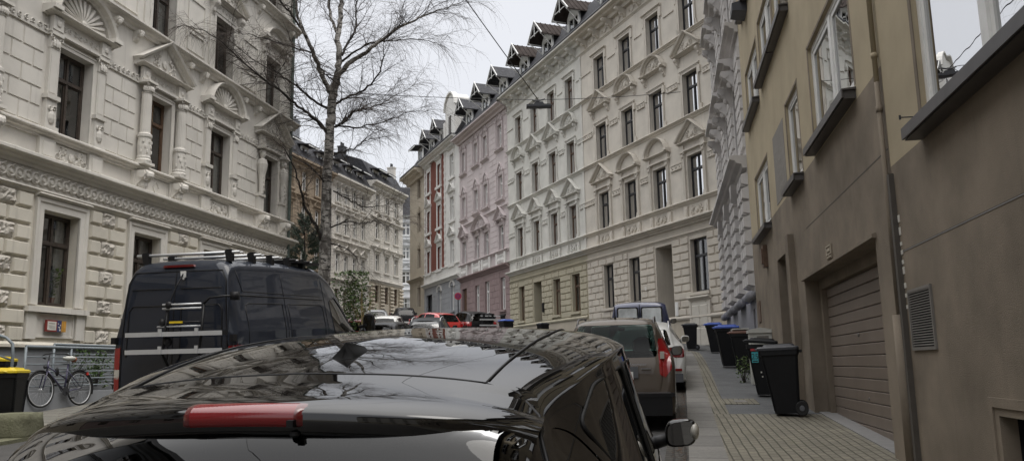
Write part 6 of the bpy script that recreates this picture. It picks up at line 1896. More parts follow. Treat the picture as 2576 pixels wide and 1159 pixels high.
for sd in (-1, 1):
    vs_.cut('cab_window', 'side', roundpoly([(3.55, 1.46), (3.52, 2.06), (3.9, 2.12), (4.25, 1.95), (4.85, 1.50), (4.85, 1.42)], .05), 'car_glass_dark', side=sd, off=-.004, seal=.012)
    vs_.cut('tail_light', 'end', [(sd * .88, .62), (sd * .88, .90), (sd * 1.02, .90), (sd * 1.02, .62)], 'lens_red', off=.008, yr=(-1, .3))
    vs_.cut('reversing_light', 'end', [(sd * .88, .90), (sd * .88, 1.02), (sd * 1.02, 1.02), (sd * 1.02, .90)], 'lens_clear', off=.008, yr=(-1, .3))
    vs_.cut('tail_light', 'end', [(sd * .88, 1.02), (sd * .88, 1.34), (sd * 1.02, 1.34), (sd * 1.02, 1.02)], 'lens_red', off=.008, yr=(-1, .3))
    vs_.cut('headlight', 'end', [(sd * .6, .8), (sd * .6, 1.0), (sd * .95, 1.1), (sd * .95, .85)], 'lens_clear', off=.005, yr=(5.2, 7))
    for ay in (1.1, 4.85): vs_.cut(None, 'side', [(ay + .41 * math.cos(t * math.pi / 12), .35 + .41 * math.sin(t * math.pi / 12)) for t in range(-4, 17)], 'void', side=sd)
vs_.cut('windscreen', 'end', roundpoly([(-.78, 1.45), (-.70, 2.15), (.70, 2.15), (.78, 1.45)], .08), 'car_glass_dark', off=-.004, yr=(4.0, 5.4))
vb_, vparts = vs_.build(van, 'paint_van')
MB().box(-.92, .92, .3, .78, .12, 5.9).build('wheel_well_liner', M['void'], van)
for ay in (1.1, 4.85):
    for sd in (-1, 1): add_wheel(van, sd * .975, ay, .35, .23)
for sg in (-1, 1):
    m_ = mirror_part(van, sg * 1.0, 4.95, 1.60, 'plastic_black', .25, .42, sg)
# body grooves: side pressings and rear door lines
def groove(root, sh, kind, pts, side, r=.006, name='panel_seam', mat='plastic_black', d=.001):
    v = []
    for a, b in zip(pts, pts[1:]):
        n = max(2, int(math.dist(a, b) / .12))
        for k in range(n): v.append((lerp(a[0], b[0], k / n), lerp(a[1], b[1], k / n)))
    v.append(pts[-1]); w = []
    for q in v:
        p, nn = sh.surf(kind, q, side, yr=(-1, 1.2) if kind == 'end' else (-9, 9)); w.append(p + nn * d)
    return MB().tube(w, r, 5).build(name, M[mat], root, smooth=True)
for sd in (-1, 1):
    groove(van, vs_, 'side', [(.30, 2.08), (3.2, 2.06)], sd, .010)
    for y in (1.70, 3.28): groove(van, vs_, 'side', [(y, 2.46), (y, .5)], sd, .006)
    groove(van, vs_, 'side', [(.42, 1.92), (.42, 1.1), (1.60, 1.1), (1.60, 1.96), (.52, 1.96), (.42, 1.92)], sd, .008)
    groove(van, vs_, 'side', [(1.80, 1.96), (1.80, 1.1), (3.15, 1.1), (3.15, 1.90), (3.05, 1.96), (1.80, 1.96)], sd, .008)
    groove(van, vs_, 'side', [(.32, 2.45), (.42, 2.14), (3.1, 2.12)], sd, .006)
    MB().box(*sorted((sd * .995, sd * 1.015)), 1.00, 1.06, .5, 3.9).build('rubbing_strip', M['plastic_black'], van)
    MB().tube([(sd * .995, 2.3, 1.25), (sd * 1.005, 4.0, 1.25)], .012, 5).build('door_track', M['alu'], van)
def rear_y(z):
    f = pchip([r[1] for r in VST[:6]], [r[0] for r in VST[:6]]); return f(z)
def rline(pts, r=.006, name='door_gap', mat='plastic_black'):
    v = []
    for a, b in zip(pts, pts[1:]):
        n = max(2, int(math.dist(a, b) / .06))
        for k in range(n):
            x, z = lerp(a[0], b[0], k / n), lerp(a[1], b[1], k / n); v.append((x, rear_y(z + .05 * (x / .9) ** 2) - .003, z))
    x, z = pts[-1]; v.append((x, rear_y(z + .05 * (x / .9) ** 2) - .003, z))
    return MB().tube(v, r, 5).build(name, M[mat], van, smooth=True)
rline([(-.02, .5), (-.02, 2.50)]); rline([(-.86, .5), (-.86, 1.4), (-.80, 2.3), (-.72, 2.46), (.72, 2.46), (.80, 2.3), (.86, 1.4), (.86, .5)], .008)
for sg in (-1, 1):
    rline([(sg * .08, 2.20), (sg * .74, 2.20)], .007, 'door_pressing')
    rline([(sg * .10, 1.15), (sg * .10, 1.90), (sg * .14, 1.95), (sg * .70, 1.95), (sg * .76, 1.88), (sg * .78, 1.2)], .009, 'door_pressing')
    for z in (1.45, ): MB().box(*sorted((sg * .93, sg * 1.0)), z - .05, z + .05, -.03, .06).build('door_hinge', M['plastic_black'], van)
MB().slab([(-.26, 2.525), (-.24, 2.56), (.24, 2.56), (.26, 2.525)], .12, .19).build('brake_light', M['lens_red_dark'], van)
MB().box(-.95, .95, .34, .52, -.06, .05).build('rear_bumper', M['plastic_grey'], van)
MB().box(-.26, .26, .86, .97, -.018, -.01).build('number_plate', M['plate_white'], van)
# roof bars and rolled awning ladder on the roof
for i, y in enumerate((.35, 1.0, 1.6, 2.2, 2.75)):
    br = MB().tube([(-.86, y, 2.74), (.86, y, 2.74)], .022, 8)
    b_ = br.build('roof_bar', M['alu'] if i < 3 else M['plastic_black'], van, smooth=True)
    MB().tube([(-.86, y + .10, 2.74), (.86, y + .10, 2.74)], .014, 6).build('cross_tube', M['alu'], b_, smooth=True)
    for sg in (-1, 1): MB().slab([(sg * .70 - .03, 2.60), (sg * .70 - .06, 2.765), (sg * .70 - .03, 2.785), (sg * .70 + .05, 2.785), (sg * .70 + .05, 2.60)], y - .04, y + .05).build('bar_foot', M['plastic_black'], b_)
MB().box(-.6, .8, 2.71, 2.75, 2.4, 3.3).build('roof_box', M['plastic_black'], van)
# bicycle rack on the rear doors
rack = empty('bicycle_rack', (0, 0, 0), 0, 'black and silver bicycle rack with two aluminium wheel rails on the dark van', 'bicycle rack')
for z, x0, x1 in ((1.135, -.64, .93), (.885, -.64, .93)):
    rl = MB().prof([(-.30, z - .035), (-.19, z - .035), (-.19, z + .03), (-.205, z + .03), (-.205, z - .01), (-.285, z - .01), (-.285, z + .03), (-.30, z + .03)], x0, x1).build('wheel_rail', M['alu'], rack)
    for xx in (x0, x1): MB().box(xx - .012, xx + .012, z - .038, z + .033, -.302, -.188).build('end_cap', M['plastic_black'], rl)
mb = MB()
for x in (-.06, .52): mb.tube([(x, -.12, 1.55), (x, -.17, 1.2), (x, -.24, .84), (x, -.06, .62)], .02, 8)
mb.tube([(-.06, -.14, 1.28), (.0, -.2, 1.30), (.46, -.2, 1.30), (.52, -.14, 1.28)], .014, 6)
mb.tube([(.52, -.12, 1.56), (.62, -.14, 1.64), (.80, -.08, 1.66), (.93, -.04, 1.66)], .017, 8); mb.box(.90, 1.0, 1.60, 1.72, -.06, .04)
mb.blob(.0, -.2, 1.02, .07, .05, .07, 8, 6).blob(-.12, -.16, 1.30, .05, .05, .06, 8, 6).blob(-.02, -.16, 1.55, .06, .04, .06, 8, 6)
mb.build('frame', M['plastic_black'], rack, smooth=True)
mb = MB()
for z in (1.50, 1.56): mb.tube([(-.12, -.16, z), (.50, -.16, z)], .016, 6)
mb.tube([(-.2, -.16, 1.24), (.5, -.16, 1.24)], .014, 6); mb.build('cross_bar', M['alu'], rack, smooth=True)
MB().box(.04, .24, 1.285, 1.315, -.235, -.205).build('yellow_clip', M['yellow_plastic'], rack)
MB().tube([(-.02, -.12, 1.62), (.04, -.05, 1.85), (.08, .06, 2.04)], .012, 6).build('strap', M['bin_black'], rack)
MB().slab([(.04, 1.97), (.03, 2.06), (.11, 2.06), (.11, 1.97), (.08, 1.93)], .04, .07).build('strap_hook', M['plate_white'], rack)
for x in (-.06, .52):
    for z in (1.15, .90): MB().box(x - .025, x + .025, z - .05, z + .06, -.32, -.30).build('rail_clamp', M['alu'], rack)
VAN_AT = S_(-7.18, 11.1)
place_car(van, 0, 0, 6.1, 10.5, VAN_AT)
van.scale = (1.0, 1.04, 1.0)
xr, yr = S_(-7.14, 11.1)
place_car(rack, 0, 0, 6.1, 10.5, (xr, yr), dz=.40)

# blue van rear windows: built as two framed lights on the rear doors
for sg in (-1, 1):
    x0, x1 = sorted((sg * .04, sg * .66))
    fr = MB().slab(roundpoly([(x0, 1.22), (x0 + (.0), 1.78), (x1, 1.78), (x1, 1.22)], .06), .045, .12)
    fr.build('rear_window_frame', M['plastic_gloss'], bp)
    ins = MB().slab(roundpoly([(x0 + .04, 1.26), (x0 + .04, 1.745), (x1 - .04, 1.745), (x1 - .04, 1.26)], .05), .02, .044).build('rear_window', M['pane_blue'], bp)
MB().box(-.012, .012, .5, 1.86, -.0, .06).build('door_gap', M['plastic_black'], bp)

# ------------------------------------------------------------------ traffic and parked cars farther up the street
def simple_stations(L, H, W, hatch=True, hood=.95, suv=0):
    wr = W - .28; wb = W - .02; b = H * .63
    return [(0, H * .38, H * .33, W - .2, W - .12, .34), (.06, H * .56, H * .48, W - .18, W - .06, .26), (.14, H * .68, b * .95, W - .2, wb, .24),
            (.5 if hatch else .8, H * .93, b, wr, wb, .2), (1.0, H * .985, b, wr + .02, wb, .2), (1.7, H, b, wr + .03, wb, .2), (2.3, H * .97, b * .99, wr + .02, wb, .2), (2.75, H * .84, b * .98, wr, wb, .2),
            (3.2, H * .67, b * .97, wr + .02, wb, .2), (L - .5, H * .58, b * .88, W - .25, W - .06, .22), (L - .1, H * .45, H * .4, W - .35, W - .2, .28), (L, H * .34, H * .3, W - .45, W - .3, .32)]
def small_car(name, label, paint, X, Y, ang, L=4.2, H=1.48, W=.87, rails=None, glass='car_glass_far', group='cars parked up the street', cat='car', dz=0):
    b = H * .63; t = H * .915
    r, sh, bd = std_car(name, label, paint, simple_stations(L, H, W), W,
        [[(.55, b + .06), (.72, t), (1.6, t + .02), (1.6, b + .04)], [(1.68, b + .04), (1.68, t + .02), (2.2, t), (2.85, b + .04)]],
        [(-.58, b + .04), (-.5, t), (.5, t), (.58, b + .04)], [(-.62, b + .06), (-.5, t), (.5, t), (.62, b + .06)],
        [[(.6, b - .22), (.6, b - .02), (.86, b), (.86, b - .22)]], (X, Y), ang, ds=.09, rails=rails, L=L, glass=glass, group=group, mirror_y=2.75, mirror_z=b + .08, cat=cat,
        heads=[(.45, H * .42), (.45, H * .50), (.8, H * .54), (.8, H * .44)])
    return r
small_car('dark_estate', 'dark estate car with pale reflecting rear window, beyond the black hatchback roof', 'paint_grey', -3.45, 31.6, 0, L=4.5, H=1.46, W=.9, rails=(.6, 2.4, .56, 'alu'), glass='rear_glass_pale')
small_car('black_hatchback', 'black hatchback just beyond the front of the tall dark van', 'paint_black', -4.55, 26.8, 6, L=4.1, H=1.44)
small_car('white_hatchback', 'white hatchback beyond the black hatchback on the left', 'paint_white', -5.9, 36.5, 0, L=4.1, H=1.45)
small_car('red_hatchback', 'red hatchback half hidden behind the tall van mirror', 'paint_red', -6.55, 33.2, 0, L=3.9, H=1.42)
small_car('silver_suv', 'silver off roader with roof rails, highest up the street on the left', 'paint_silver', -8.3, 49.5, -14, L=4.5, H=1.66, W=.92, rails=(.6, 2.4, .56, 'plastic_black'))
small_car('black_suv', 'small black off roader far up the street before the sand coloured house', 'paint_black', -7.9, 60, -12, L=4.4, H=1.6)
small_car('red_car', 'bright red small car between the dark estate and the car with the rear rack', 'paint_red', -3.35, 43.5, -35, L=3.9, H=1.50)
rk = small_car('black_car', 'black car carrying silver bars on a rear rack, in front of the pink house', 'paint_black', -1.7, 43.8, -24, L=4.4, H=1.52)
rr_ = empty('rear_rack', (0, 0, 0), 0, 'silver barred rear rack carried by the far black car', 'bicycle rack')
MB().box(-.3, 1.3, 1.05, 1.12, -.45, -.35).box(-.3, 1.3, .75, .82, -.45, -.35).box(-.2, .9, 1.25, 1.3, -.3, -.22).build('bars', M['alu'], rr_)
MB().box(-.1, .0, .5, 1.4, -.35, -.05).box(.4, .5, .5, 1.4, -.35, -.05).blob(.3, -.2, 1.2, .4, .12, .25).build('frame', M['plastic_black'], rr_)
place_car(rr_, 0, 0, 4.4, -24, (-1.7, 43.8))
# ------------------------------------------------------------------ wheelie bins
def wheelie(label, x, y, ang, lidmat, sc=1.0, open_=0, tilt=0, body='bin_black', sticker=None, group='wheelie bins along the yellow house', cat='bin'):
    r = empty('wheelie_bin', (x, y, gz(y)), R_(ang), label, cat, group)
    W2 = .29; mb = MB()
    # front is at -x, wheels at +x
    top = [(-.36, -W2), (.28, -W2), (.28, W2), (-.36, W2)]; bot = [(-.20, -.22), (.22, -.22), (.22, .22), (-.20, .22)]
    def rr(P, z, rad=.05):
        out = roundpoly(P, rad, 3); return [(p[0], p[1], z) for p in out]
    A, B, C2 = rr(bot, .03), rr([(lerp(a[0], b[0], .93), lerp(a[1], b[1], .93)) for a, b in zip(bot, top)], .88), rr(top, .90)
    D = rr([(p[0] * 1.06, p[1] * 1.05) for p in top], .91); E_ = rr([(p[0] * 1.06, p[1] * 1.05) for p in top], .985)
    n = len(A); vs = A + B + C2 + D + E_; fs = [tuple(range(n))]
    for k in range(4):
        for i in range(n): fs.append((k * n + i, k * n + (i + 1) % n, (k + 1) * n + (i + 1) % n, (k + 1) * n + i))
    fs.append(tuple(range(4 * n, 5 * n)))
    mb.add(vs, fs)
    for sy in (-1, 1):                       # moulded ribs on the sides
        mb.tube([(-.33, sy * (W2 + .0), .86), (-.20, sy * .232, .08)], .014, 5); mb.tube([(.26, sy * (W2 + .0), .86), (.215, sy * .232, .10)], .014, 5)
    mb.tube([(.34, -.24, .96), (.34, .24, .96)], .016, 8); mb.box(.28, .35, .94, .98, -.25, -.22).box(.28, .35, .94, .98, .22, .25)
    mb.build('bin_body', M[body], r, smooth=False)
    lid = MB(); P0 = roundpoly([(p[0] * 1.13 - .01, p[1] * 1.1) for p in top], .06, 3); P1 = roundpoly([(p[0] * 1.08 - .01, p[1] * 1.0) for p in top], .06, 3); P2 = roundpoly([(p[0] * .86, p[1] * .82) for p in top], .06, 3); P3_ = roundpoly([(p[0] * .80, p[1] * .76) for p in top], .06, 3)
    vs = [(x_, y_, .0) for x_, y_ in P0] + [(x_, y_, .035) for x_, y_ in P0] + [(x_, y_, .055) for x_, y_ in P1] + [(x_, y_, .06) for x_, y_ in P2] + [(x_, y_, .088) for x_, y_ in P3_]
    n = len(P0); fs = [tuple(range(n)), tuple(range(4 * n, 5 * n))]
    for k in range(4):
        for i in range(n): fs.append((k * n + i, k * n + (i + 1) % n, (k + 1) * n + (i + 1) % n, (k + 1) * n + i))
    lid.add([(v[0] - .31, v[1], v[2]) for v in vs], fs)
    lid.tube([(-.72, -.16, .015), (-.755, -.1, .03), (-.755, .1, .03), (-.72, .16, .015)], .014, 6)
    for yy in (-.12, .12): lid.box(-.52, -.12, .088, .096, yy - .02, yy + .02)
    lo = lid.build('lid', M[lidmat], r, smooth=False); lo.location = (.31, 0, .985); lo.rotation_euler = (0, R_(open_), 0)
    for sy in (-1, 1):
        w = MB().lathe([(.04, -.025), (.10, -.03), (.11, -.02), (.11, .02), (.10, .03), (.04, .025)], (0, 0), 18, 'y'); 
        o = w.build('wheel', M['rubber'], r, smooth=False); o.location = (.26, sy * .265, .105)
        MB().lathe([(.045, sy * .024), (.04, sy * .034), (.012, sy * .036)], (0, 0), 10, 'y').build('hub', M['plastic_grey'], o)
    MB().tube([(.26, -.27, .105), (.26, .27, .105)], .012, 6).build('axle', M['gutter'], r)
    r.scale = (.86 * sc, .92 * sc, sc)
    r.rotation_euler = (0, R_(tilt), R_(ang))
    return r
b1 = wheelie('black wheelie bin with grey scuffed lid, nearest the garage door', *S_(1.86, 14.05), -19, 'bin_lid_dark', 1.05, tilt=-1.5)
b2 = wheelie('black wheelie bin with teal number sticker, lid slightly raised', *S_(1.93, 17.35), -17, 'bin_black', 1.04, 4)
# stickers on its side
MB().box(-.27, -.13, .64, .84, -.292, -.288).build('number_sticker', M['sticker_teal'], b2)
text_obj('sticker_number', '25', .15, 'ink', b2, (-.20, -.2945, .75), (R_(90), 0, 0), .001)
MB().box(-.255, -.145, .655, .675, -.294, -.292).build('sticker_print', M['ink'], b2)
MB().box(-.29, -.16, .86, .93, -.296, -.290).build('red_sticker', M['sticker_red'], b2)
MB().box(-.10, -.07, .44, .47, -.268, -.262).box(-.08, -.05, .36, .385, -.262, -.255).build('paper_scraps', M['paper'], b2)
b3 = wheelie('black wheelie bin with brown lid and wrapped flat things on top', *S_(1.98, 22.5), -14, 'bin_brown', 1.0)
MB().box(-.3, .2, 1.09, 1.12, -.26, .26).box(-.34, .05, 1.06, 1.10, -.2, .2).build('flat_cardboard', M['cab_white'], b3)
b4 = wheelie('black wheelie bin with blue lid, right one of the blue lidded pair', *S_(1.72, 23.9), -10.5, 'bin_blue', 1.1)
b5 = wheelie('black wheelie bin with blue lid and two round white stickers', *S_(1.75, 30.9), -14, 'bin_blue', 1.02)
mb = MB()
for (yy, rr_2) in ((-.12, .06), (.08, .10)): mb.lathe([(rr_2, 0), (rr_2, .004)], (yy, 0), 14, 'x')
st_ = mb.build('round_stickers', M['paper'], b5); st_.location = (-.335, 0, .72); st_.rotation_euler = (0, R_(8), 0)
b6 = wheelie('dark wheelie bin before the entrance of the cream house, behind the white car', *S_(.95, 32.6), -14, 'bin_lid_dark', .95)
wheelie('blue lidded bin before the pink house beyond the black car', -.35, 40.5, 30, 'bin_blue', 1.0, group='bins up the street')
wheelie('dark bin with brown edged lid before the olive ground floor', 1.45, 40.3, 30, 'bin_lid_dark', .82, group='bins up the street')
wheelie('black bin with yellow lid behind the mossy block, nearer of two', -8.12, 13.2, 100, 'bin_yellow', .93, group='yellow lidded bins on the left pavement')
wheelie('black bin with yellow lid, the farther of two at the left edge', -10.0, 15.9, 100, 'bin_yellow', 1.02, group='yellow lidded bins on the left pavement')
# mossy stone block
rnd = random.Random(8); bl = MB(); bm_ = bmesh.new()
nx, ny, nz_ = 12, 5, 4
vs = []; idx = {}
x0, x1, y0, y1, z0, z1 = -9.6, -7.28, 12.35, 12.85, gz(12.5) - .06, gz(12.5) + .34
for i in range(nx + 1):
    for j in range(ny + 1):
        for k in range(nz_ + 1):
            if i in (0, nx) or j in (0, ny) or k in (0, nz_):
                idx[i, j, k] = len(vs); e_ = .02
                vs.append((lerp(x0, x1, i / nx) + rnd.uniform(-e_, e_), lerp(y0, y1, j / ny) + rnd.uniform(-e_, e_), lerp(z0, z1, k / nz_) + rnd.uniform(-e_, e_) * .7))
fs = []
def q4(a, b, c, d): fs.append((idx[a], idx[b], idx[c], idx[d]))
for i in range(nx):
    for j in range(ny): q4((i, j, nz_), (i + 1, j, nz_), (i + 1, j + 1, nz_), (i, j + 1, nz_)); q4((i, j, 0), (i + 1, j, 0), (i + 1, j + 1, 0), (i, j + 1, 0))
for i in range(nx):
    for k in range(nz_): q4((i, 0, k), (i + 1, 0, k), (i + 1, 0, k + 1), (i, 0, k + 1)); q4((i, ny, k), (i + 1, ny, k), (i + 1, ny, k + 1), (i, ny, k + 1))
for j in range(ny):
    for k in range(nz_): q4((0, j, k), (0, j + 1, k), (0, j + 1, k + 1), (0, j, k + 1)); q4((nx, j, k), (nx, j + 1, k), (nx, j + 1, k + 1), (nx, j, k + 1))
o = bl.add(vs, fs).build('stone_block', M['mossy_stone'], smooth=True); tag(o, 'low mossy stone block on the kerb before the yellow lidded bins', 'stone block')
# ------------------------------------------------------------------ utility cabinet
x, y = S_(2.12, 19.55)
uc = empty('utility_cabinet', (x, y, gz(y)), R_(-10.5), 'pale grey street utility cabinet standing behind the bin with the teal sticker', 'cabinet')
MB().box(-.26, .24, .0, 1.15, -.16, .16).build('cabinet_body', M['cab_white'], uc)
MB().slab([(-.29, 1.15), (-.29, 1.22), (-.02, 1.27), (.27, 1.22), (.27, 1.15)], -.20, .20).build('cabinet_top', M['cab_white'], uc)
MB().box(-.10, .16, .93, 1.08, -.168, -.16).build('vent_plate', M['vent_metal'], uc)
MB().box(-.215, -.20, .98, 1.05, -.17, -.16).build('lock', M['gutter'], uc)
# ------------------------------------------------------------------ leafy plants
def bush(name, label, x, y, z, rx, ry, rz_, n, size, mat, cat='bush', seed=1, stems=6, group=None, mat2=None):
    r = empty(name, (x, y, z), 0, label, cat, group); rr = random.Random(seed); mb = MB(); mb2 = MB()
    tips = [(rr.gauss(0, .5), rr.gauss(0, .5), rr.uniform(.25, 1)) for _ in range(max(8, n // 40))]
    for i in range(n):
        t = tips[i % len(tips)]; g = .22
        px, py, pz = [(a + rr.gauss(0, g)) for a in t]
        L_ = math.sqrt(px * px + py * py + (pz - .5) ** 2 * 2)
        if L_ > 1.05: px /= L_; py /= L_
        pz = min(1.05, max(.02, pz))
        c = Vector((px * rx, py * ry, pz * rz_)); s_ = size * rr.uniform(.6, 1.3)
        d = Vector((rr.gauss(0, 1), rr.gauss(0, 1), rr.gauss(.2, .7))).normalized(); e = d.orthogonal().normalized(); e = (e * math.cos(i) + d.cross(e) * math.sin(i))
        (mb if rr.random() < .6 else mb2).add([c, c + d * s_ * .5 + e * s_ * .28, c + d * s_, c + d * s_ * .5 - e * s_ * .28], [(0, 1, 2, 3)])
    mb.merge(mb2) if mat2 is None else None
    mb.build('leaves', M[mat], r)
    if mat2 and mb2.v: mb2.build('young_leaves', M[mat2], r)
    st = MB()
    for t in tips[:stems * 2]: st.tube([(t[0] * rx * .1, t[1] * ry * .1, 0), (t[0] * rx * .5, t[1] * ry * .5, t[2] * rz_ * .5), (t[0] * rx, t[1] * ry, t[2] * rz_)], [.012, .008, .003], 4)
    st.build('stems', M['bark_dark'], r)
    return r
x, y = S_(1.72, 19.9); bush('weed', 'green weed growing at the foot of the utility cabinet', x, y, gz(y), .16, .16, .55, 260, .05, 'leaf_b', 'plant', 3, 4)
for i, (t, of, zz, sx, sz, n, m1) in enumerate(((17.3, -12.75, .05, .55, .75, 420, 'leaf_a'), (18.2, -12.8, 0, .6, .55, 380, 'leaf_b'), (17.9, -12.3, -.5, .35, .35, 200, 'leaf_a'), (20.4, -12.8, .1, .8, .9, 500, 'leaf_a'))):
    x, y = S_(of, t - .6); bush('garden_bush', ('pale leafed bush hanging over the grey railing by the wall board', 'light green bush behind the railing beside the dark van', 'small green plant at the foot of the railing', 'green bush in the front garden hidden behind the dark van')[i], x, y, zz - .3, sx, .35, sz, n, .07, m1, 'bush', i, group='bushes in the front garden')
bush('laurel_bush', 'dense green laurel bush beyond the front of the dark van', -6.6, 33.6, gz(33.6), .95, .9, 3.1, 2600, .13, 'leaf_a', 'bush', 9, 10, mat2='leaf_b')
mb = MB(); rr = random.Random(2)
for k in range(14):
    a = rr.uniform(-.5, .5); mb.tube([(0, 0, 0), (a * .4, rr.uniform(-.2, .2), .9), (a, rr.uniform(-.3, .3), 1.5 + rr.uniform(-.3, .6))], [.012, .009, .004], 4)
o = mb.build('dry_reed', M['dry_stalk']); o.location = (-6.0, 32.4, gz(32.4) + .6); tag(o, 'straw coloured reed stalks at the foot of the laurel bush', 'plant')
# small pine between the house and the birch
pn = empty('pine_tree', (-8.05, 31.2, gz(31.2)), 0, 'small dark green pine between the ornate house and the birch trunk', 'tree')
MB().tube([(0, 0, 0), (.03, 0, 2.5), (0, 0, 5.3)], [.09, .06, .01], 8).build('trunk', M['bark_dark'], pn)
mb = MB(); rr = random.Random(11)
for k in range(240):
    h = rr.uniform(1.6, 5.35); a = rr.uniform(0, 6.28); R0 = .22 + .62 * (1 - ((h - 3.6) / 2.2) ** 2 * .75) if h < 5 else .25
    tip = Vector((R0 * math.cos(a), R0 * math.sin(a), h + .22)); base = Vector((0, 0, h - .12))
    for j in range(9):
        c = base.lerp(tip, .35 + .65 * j / 8)
        for q in range(9):
            d = Vector((rr.gauss(0, 1), rr.gauss(0, 1), rr.gauss(.5, .8))).normalized() * rr.uniform(.09, .16); e = d.orthogonal().normalized() * .011
            mb.add([c - e, c + e, c + d], [(0, 1, 2)])
mb.build('needles', M['needle'], pn)
# ------------------------------------------------------------------ front garden railing, low wall, stair rail
def railing(name, label, of, s0, s1, zt, bars, posts, group=None):
    r = empty(name, (0, 0, 0), 0, label, 'railing', group); mb = MB()
    for i, z in enumerate(bars): 
        xa, ya = S_(of, s0); xb, yb = S_(of, s1); mb.tube([(xa, ya, z), (xb, yb, z)], .03 if i == 0 else .014, 8)
    mb.build('bars', M['steel_grey'], r, smooth=True)
    for s in posts:
        x, y = S_(of, s); MB().tube([(x, y, bars[-1] - .35), (x, y, bars[0])], .026, 8).build('post', M['steel_grey'], r, smooth=True)
    return r
RO = -12.35
railing('railing', 'grey tubular railing behind the bicycle, front one of two', RO, 14.1, 27, .57, [.57, .37, .225, .08, -.065, -.21], [14.1, 15.35, 17.2, 19, 21, 23, 25, 27], 'railings before the ornate house')
railing('railing', 'grey tubular railing nearer the house wall, back one of two', RO - .62, 15.6, 27, .62, [.66, .46, .3, .15, 0, -.15], [15.6, 17.6, 20, 23, 26], 'railings before the ornate house')
P = [S_(RO - .12, 13.9), S_(RO + .12, 13.9), S_(RO + .12, 27.5), S_(RO - .12, 27.5)]
o = MB().plan(P, -1.1, -.34).build('low_wall', M['plinth_grey']); tag(o, 'low concrete wall under the grey railing before the ornate house', 'wall')
sr = MB(); x, y = S_(-11.5, 13.6)
pts = [(x - 2.2, y - .2, 1.2), (x - .75, y, .72), (x - .62, y, .6), (x - .6, y, .4), (x - .6, y, -.9)]
o = sr.tube(pts, .03, 8).tube([(x - 2.0, y - .2, .85), (x - .62, y, .3)], .018, 8).build('stair_handrail', M['steel_grey'], smooth=True); tag(o, 'pale grey bent handrail of the entrance steps at the left edge', 'handrail')
# ------------------------------------------------------------------ bicycle leaning on the railing
bk = empty('bicycle', (0, 0, 0), 0, 'old dark violet city bicycle leaning against the grey railing by the yellow lidded bins', 'bicycle')
def wheel(xc):
    r_ = .335
    o = MB().add([], [])
    n = 36; mb = MB()
    mb.tube([(r_ * math.cos(2 * math.pi * k / n), 0, r_ * math.sin(2 * math.pi * k / n)) for k in range(n + 1)], .018, 6, cap=False)
    o = mb.build('wheel', M['rubber'], bk, smooth=True); o.location = (xc, 0, .35)
    mb = MB(); mb.tube([((r_ - .025) * math.cos(2 * math.pi * k / n), 0, (r_ - .025) * math.sin(2 * math.pi * k / n)) for k in range(n + 1)], .009, 5, cap=False)
    for k in range(20):
        a = 2 * math.pi * k / 20; mb.tube([(0, .02 if k % 2 else -.02, 0), ((r_ - .03) * math.cos(a), 0, (r_ - .03) * math.sin(a))], .0012, 3)
    mb.lathe([(.02, -.04), (.028, -.03), (.02, 0), (.028, .03), (.02, .04)], (0, 0), 10, 'y')
    mb.build('rim', M['alu'], o, smooth=True)
    return o
wheel(0); wheel(-1.05)
BBx, BBz = -.43, .30
fr = MB()
for sg in (-1, 1): fr.tube([(0, sg * .05, .35), (BBx, sg * .03, BBz)], .010, 6); fr.tube([(0, sg * .05, .35), (-.36, sg * .02, .72)], .008, 6); fr.tube([(-1.05, sg * .045, .35), (-.93, sg * .04, .66), (-.89, 0, .72)], .012, 6)
fr.tube([(BBx, 0, BBz), (-.31, 0, .86)], .016, 8); fr.tube([(BBx, 0, BBz), (-.87, 0, .72)], .018, 8); fr.tube([(-.37, 0, .55), (-.85, 0, .80)], .014, 8); fr.tube([(-.89, 0, .70), (-.84, 0, .92)], .018, 8)
import_col = 'bike_violet'
simple('bike_violet', (0.045, 0.04, 0.085), 0.35, 0.2, coat=.5)
fr.build('frame', M['bike_violet'], bk, smooth=True)
hb = MB().tube([(-.84, 0, .92), (-.82, 0, 1.04)], .011, 6).tube([(-.62, -.30, 1.00), (-.74, -.26, 1.04), (-.84, -.08, 1.06), (-.84, .08, 1.06), (-.74, .26, 1.04), (-.62, .30, 1.00)], .011, 6)
hb.build('handlebar', M['gutter'], bk, smooth=True)
for sg in (-1, 1): MB().tube([(-.60, sg * .30, .995), (-.70, sg * .275, 1.03)], .016, 8).build('grip', M['rubber'], bk, smooth=True)
MB().tube([(-.31, 0, .86), (-.30, 0, .93)], .012, 6).build('seat_post', M['alu'], bk)
MB().blob(-.28, 0, .97, .15, .10, .055, 10, 6).blob(-.40, 0, .98, .07, .03, .03, 8, 5).build('saddle', M['cab_white'], bk, smooth=True)
MB().blob(-.16, 0, .95, .045, .08, .06, 8, 6).build('saddle_cover_edge', M['terracotta'], bk, smooth=True)
rk2 = MB().tube([(-.24, -.06, .73), (.22, -.06, .73), (.22, .06, .73), (-.24, .06, .73)], .006, 5).tube([(.12, -.05, .73), (0, -.05, .35)], .005, 5).tube([(.12, .05, .73), (0, .05, .35)], .005, 5).tube([(-.05, -.05, .74), (.15, -.05, .95), (.20, .05, .95), (.0, .05, .74)], .006, 5)
rk2.build('luggage_rack', M['gutter'], bk, smooth=True)
MB().box(.18, .23, .62, .68, -.035, .035).build('rear_lamp', M['red_plastic'], bk)
MB().blob(-.93, 0, .80, .04, .035, .04, 8, 6).build('front_lamp', M['gutter'], bk, smooth=True)
md = MB()
for xc, a0, a1 in ((0, -20, 170), (-1.05, 20, 175)):
    pts = [(xc + .375 * math.cos(R_(a)), 0, .35 + .375 * math.sin(R_(a))) for a in range(a0, a1, 12)]
    md.tube(pts, .022, 5)
md.build('mudguards', M['plastic_black'], bk, smooth=True)
